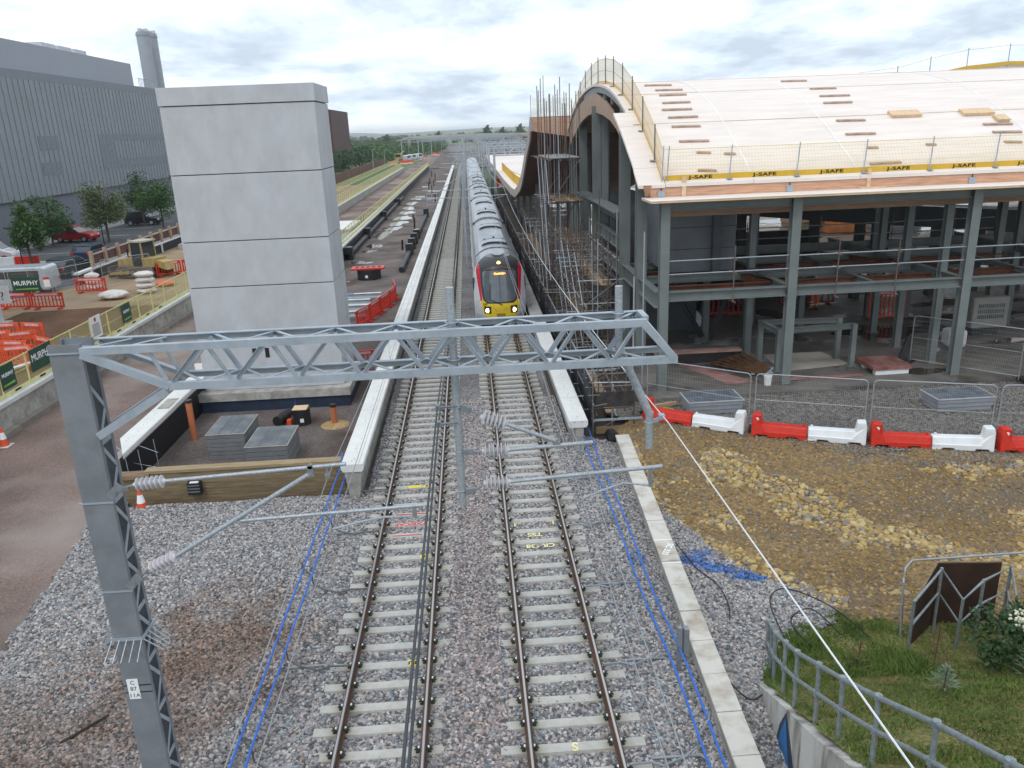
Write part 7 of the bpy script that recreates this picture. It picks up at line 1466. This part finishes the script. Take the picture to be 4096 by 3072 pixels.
# second platform: rust-brown fence, trees behind it
t = thing('rust_fence', 'long rust-brown board fence running beside the far left platform', 'fence', (-28, 145, .3)); m = M(); y = 140
m.box(-28.1, -28.0, 140, 292, .3, 2.25); m.build('boards', mat('rust brown boards', (.16, .085, .065), .8, 0, .2, .8), t)
for k in range(50): M().box(-27.98, -27.86, 140+k*3.05, 140.2+k*3.05, .3, 2.35).build('post', mat('rust brown post', (.22, .12, .09), .8), t)
for i in range(9): tree(-33-.4*(i % 2), 172+i*12.5, 5.6+.6*(i % 3), 3.0, 20+i, 'dark round tree behind the rust-brown fence, %s from the lift tower' % ORD[i], leafB, n=1500, size=.55, grp='dark trees behind the rust-brown fence', name='round_tree')
g = thing('white_ramp', 'white and grey concrete ramp box in the trackbed beyond the tower', 'ramp', (-13.6, 84, -.3)); M().box(-15.6, -12.3, 84, 93, -.3, .75).build('ramp_block', concd, g); M().box(-15.4, -12.5, 84.2, 92.8, .752, .8).build('ramp_top', concw, g); M().box(-13, -12.2, 77, 84, -.3, .5).build('lower_block', concd, g)
# far machines, barriers and lamps
g = thing('yellow_excavator', 'small yellow machine far away on the left platform', 'excavator', (-24.2, 296, .3)); M().box(-25.6, -22.8, 295, 299, .3, 1.4).build('tracks', trk, g); M().box(-25.4, -23, 295.2, 298, 1.4, 3.3).build('cab', dy, g, bevel=.1); M().box(-25.1, -23.3, 295.1, 295.19, 2.2, 3.1).build('cab_window', glassd, g); M().bar((-24, 298, 2.5), (-22.5, 302, 4), .5, .4).build('boom', dy, g)
for i, (x, y) in enumerate([(-20.5, 318), (-18.5, 325), (-21.8, 308)]): car(x, y, 1.2, ('white', (.7, .7, .72)), 'white van among the far orange barriers, %s from the right' % ORD[i], 'van', 5, 2, 2.1)
for i, (x, y) in enumerate([(-22.2, 288), (-20.9, 286), (-19.4, 290), (-18.2, 330), (-17.5, 340), (-12.9, 380), (-14.6, 385), (-24.5, 284), (-25.6, 283)]):
    g = thing('orange_barrier', 'far orange barrier on the trackside, %s in the scattered row' % ORD[i], 'barrier', (x, y, .0), group='far orange barriers'); M().box(x-.9, x+.9, y-.06, y+.06, .35, 1.2).build('panel', orangep, g); M().box(x-.8, x+.8, y-.3, y+.3, 0, .3).build('foot', whitep, g)
for i, (x, y) in enumerate([(6.5, 150), (9, 158), (11.5, 170), (14, 176), (8, 190), (16, 200), (12, 215), (19, 225), (22, 200), (10, 240), (25, 240)]):
    g = thing('site_cabin', 'far site material pile right of the tracks, %s away from the canopy' % ORD[i], 'material pile', (x, y, 0), group='far site piles'); s_ = rnd.uniform(.8, 2.2); M().box(x-s_, x+s_, y-1, y+1, 0, rnd.uniform(.8, 2.2)).build('pile', [orangep, concw, mat('site green', (.03, .22, .10), .6), rust, galv][i % 5], g); M().box(x-s_*.6, x+s_*.8, y-1.3, y-1.05, 0, .7).build('lower_pile', [whitep, redp, concd][i % 3], g)
for i, (x, y, h) in enumerate([(-26.5, 236, 6), (-24.5, 250, 5.5), (-20.8, 305, 6), (-15, 420, 8), (-10, 350, 7)]):
    g = thing('trackside_lamp', 'slender far trackside lamp post, %s from the lift tower' % ORD[i], 'lamp post', (x, y, .2), group='far lamp posts'); M().tube((x, y, .2), (x, y, h), .07, 6).build('post', galv, g); M().bar((x, y, h), (x+.8, y, h+.1), .2, .12).build('lamp_head', galv, g)
# trees and scrub beyond
def wood(name, x0, x1, y0, y1, h0, h1, n, size, mt, seed, z0=-.5, cl=40):
    q = random.Random(seed); vs, fs = [], []
    C_ = [(q.uniform(x0, x1), q.uniform(y0, y1), q.uniform(h0, h1)) for _ in range(cl)]
    for _ in range(n):
        cx_, cy_, h = q.choice(C_); s = h*.75; d = V((q.gauss(0, 1), q.gauss(0, 1), q.gauss(0, 1))).normalized()*q.random()**.4
        p = V((cx_+d.x*s, cy_+d.y*s, z0+max(.1, h*.55+d.z*h*.5))); a = V((q.gauss(0, 1), q.gauss(0, 1), q.gauss(0, .6))).normalized(); b = a.cross(V((q.gauss(0, 1), q.gauss(0, 1), q.gauss(0, 1)))).normalized(); w_ = size*q.uniform(.6, 1.4); k = len(vs)
        vs += [p-a*w_*.5, p+b*w_*.35, p+a*w_*.5, p-b*w_*.35]; fs.append((k, k+1, k+2, k+3))
    me = bpy.data.meshes.new(name); me.from_pydata([tuple(x) for x in vs], [], fs); me.materials.append(mt); o = bpy.data.objects.new(name, me); sc.collection.objects.link(o); tag(o, kind='stuff')
wood('scrub_wood', -62, -29, 300, 520, 3.5, 6.5, 26000, .9, leafA, 31, cl=130); wood('scrub_wood', -190, -60, 320, 620, 4.5, 8, 16000, 1.6, leafB, 32, cl=130); wood('trackside_scrub', -26, -13, 400, 620, 2.5, 5, 7000, .7, leafA, 33, cl=60)
wood('far_wood', -420, -20, 640, 1000, 4, 7, 16000, 2.6, leafB, 34, cl=170); wood('far_wood', 20, 420, 640, 1050, 4, 7.5, 14000, 2.6, leafB, 35, cl=150); wood('far_wood', -900, 900, 1300, 2100, 5, 8, 16000, 6, leafB, 36, cl=260); wood('far_wood', 55, 130, 480, 560, 7, 12, 9000, 1.5, leafB, 37, cl=40)
wood('far_wood', -80, 500, 760, 800, 4, 7, 7000, 2.6, leafC, 38, cl=70)
def lod_tree(mesh, x, y, s, label):
    g = thing('field_tree', label, 'tree', (x, y, -.5), group='trees on the horizon'); o = bpy.data.objects.new('crown', mesh); sc.collection.objects.link(o); o.parent = g; o.scale = s; M().tube((0, 0, 0), (0, 0, s[2]*3), .3, 6).build('trunk', bark, g, local=True)
c1 = leafmesh('crown', (0, 0, 5), (3.6, 3.6, 4.2), 1100, 1.1, 71, 16); c1.materials.append(leafB); c2_ = leafmesh('crown', (0, 0, 7), (1.3, 1.3, 7), 900, .9, 72, 16); c2_.materials.append(leafB)
for i, (x, y) in enumerate([(-190, 800), (-176, 790)]): lod_tree(c2_, x, y, (1.4, 1.4, 1.35), ('left' if i == 0 else 'right')+' one of two columnar poplars on the left horizon')
for i, (x, y, k) in enumerate([(-98, 560, 1.3), (-60, 640, 1.1), (-22, 700, 1.2), (18, 660, 1.5), (30, 655, 1.3), (45, 670, 1.5), (62, 640, 1.4), (80, 560, 1.8), (92, 550, 1.9), (105, 560, 1.8)]): lod_tree(c1, x, y, (k, k, k), 'round tree on the skyline, %s from the left end of the road bridge' % ORD[i])
# road bridge
t = thing('road_bridge', 'long pale concrete road bridge crossing every track in the distance', 'bridge', (5, 425, -.5)); bc = mat('pale bridge concrete', (.30, .29, .26), .8, 0, .06, .1)
BP = [(-34, 462, 8.0), (-27, 452, 8.5), (-10, 432, 8.75), (5, 424, 8.85), (33, 415, 8.2), (75, 408, 7.6), (140, 402, 5.5)]
for (x0, y0, z0), (x1, y1, z1) in zip(BP[:-1], BP[1:]):
    M().bar((x0, y0, z0-1.4), (x1, y1, z1-1.4), 9, .9).build('deck', bc, t); M().bar((x0, y0-4.5, z0-.6), (x1, y1-4.5, z1-.6), .4, 1.1).build('parapet', mat('lighter parapet', (.40, .385, .34), .8), t)
for x, y, z in ((-30, 452, 7), (4.7, 422, 7.2), (26.5, 415, 6.8), (48, 411, 6.3)): M().box(x-.9, x+.9, y-5.2, y-3.2, -.5, z+1).build('pier', bc, t)
m = M(); m.prism([(-34, 462, -.5), (-240, 760, -.5), (-240, 760, 2), (-34, 462, 6.6)], (8, 8, 0)); m.build('approach_bank', mat('bank grass', (.06, .10, .03), .9, 0, .2, .2), t)
poly('green_field', [(24, 430), (260, 430), (400, 660), (24, 660)], -.45, mat('bright crop field', (.035, .12, .03), .9, 0, .08, .02, coord='World'))
g = thing('crane', 'faint lattice crane jib on the left horizon', 'crane', (-215, 900, -.5)); M().bar((-215, 900, -.5), (-228, 900, 34), .7, .7).build('jib', galv, g); M().bar((-215, 900, -.5), (-218, 900, 9), 1.4, 1.4).build('tower', galv, g)
# bird
g = thing('bird', 'small dark bird flying left of the chimney', 'bird', (-27.5, 60, 22.3)); M().lathe((-27.5, 60, 22.15), (-27.45, 60.1, 22.55), [(0, .02), (.3, .07), (.7, .06), (1, .02)], 8).build('body', inkm, g); M().prism([(-27.5, 60, 22.4), (-27.9, 60, 22.62), (-27.6, 60, 22.3)], (0, .02, 0)).build('wing', inkm, g); M().prism([(-27.5, 60, 22.4), (-27.2, 60.1, 22.7), (-27.4, 60, 22.3)], (0, .02, 0)).build('wing', inkm, g)

# ------------------------------------------------------------------ air: even pale haze that lets far things fade
hz = bpy.data.materials.new('haze air'); hz.use_nodes = True; t_ = hz.node_tree
for n_ in list(t_.nodes):
    if n_.type != 'OUTPUT_MATERIAL': t_.nodes.remove(n_)
pv = t_.nodes.new('ShaderNodeVolumePrincipled'); pv.inputs['Color'].default_value = (.93, .97, 1.0, 1); pv.inputs['Density'].default_value = .00022; pv.inputs['Anisotropy'].default_value = .3
t_.links.new(pv.outputs[0], [n_ for n_ in t_.nodes if n_.type == 'OUTPUT_MATERIAL'][0].inputs['Volume'])
hb_ = M().box(-3200, 3200, -100, 5400, -2, 36).build('haze', hz, kind='stuff')
sc.cycles.volume_bounces = 0
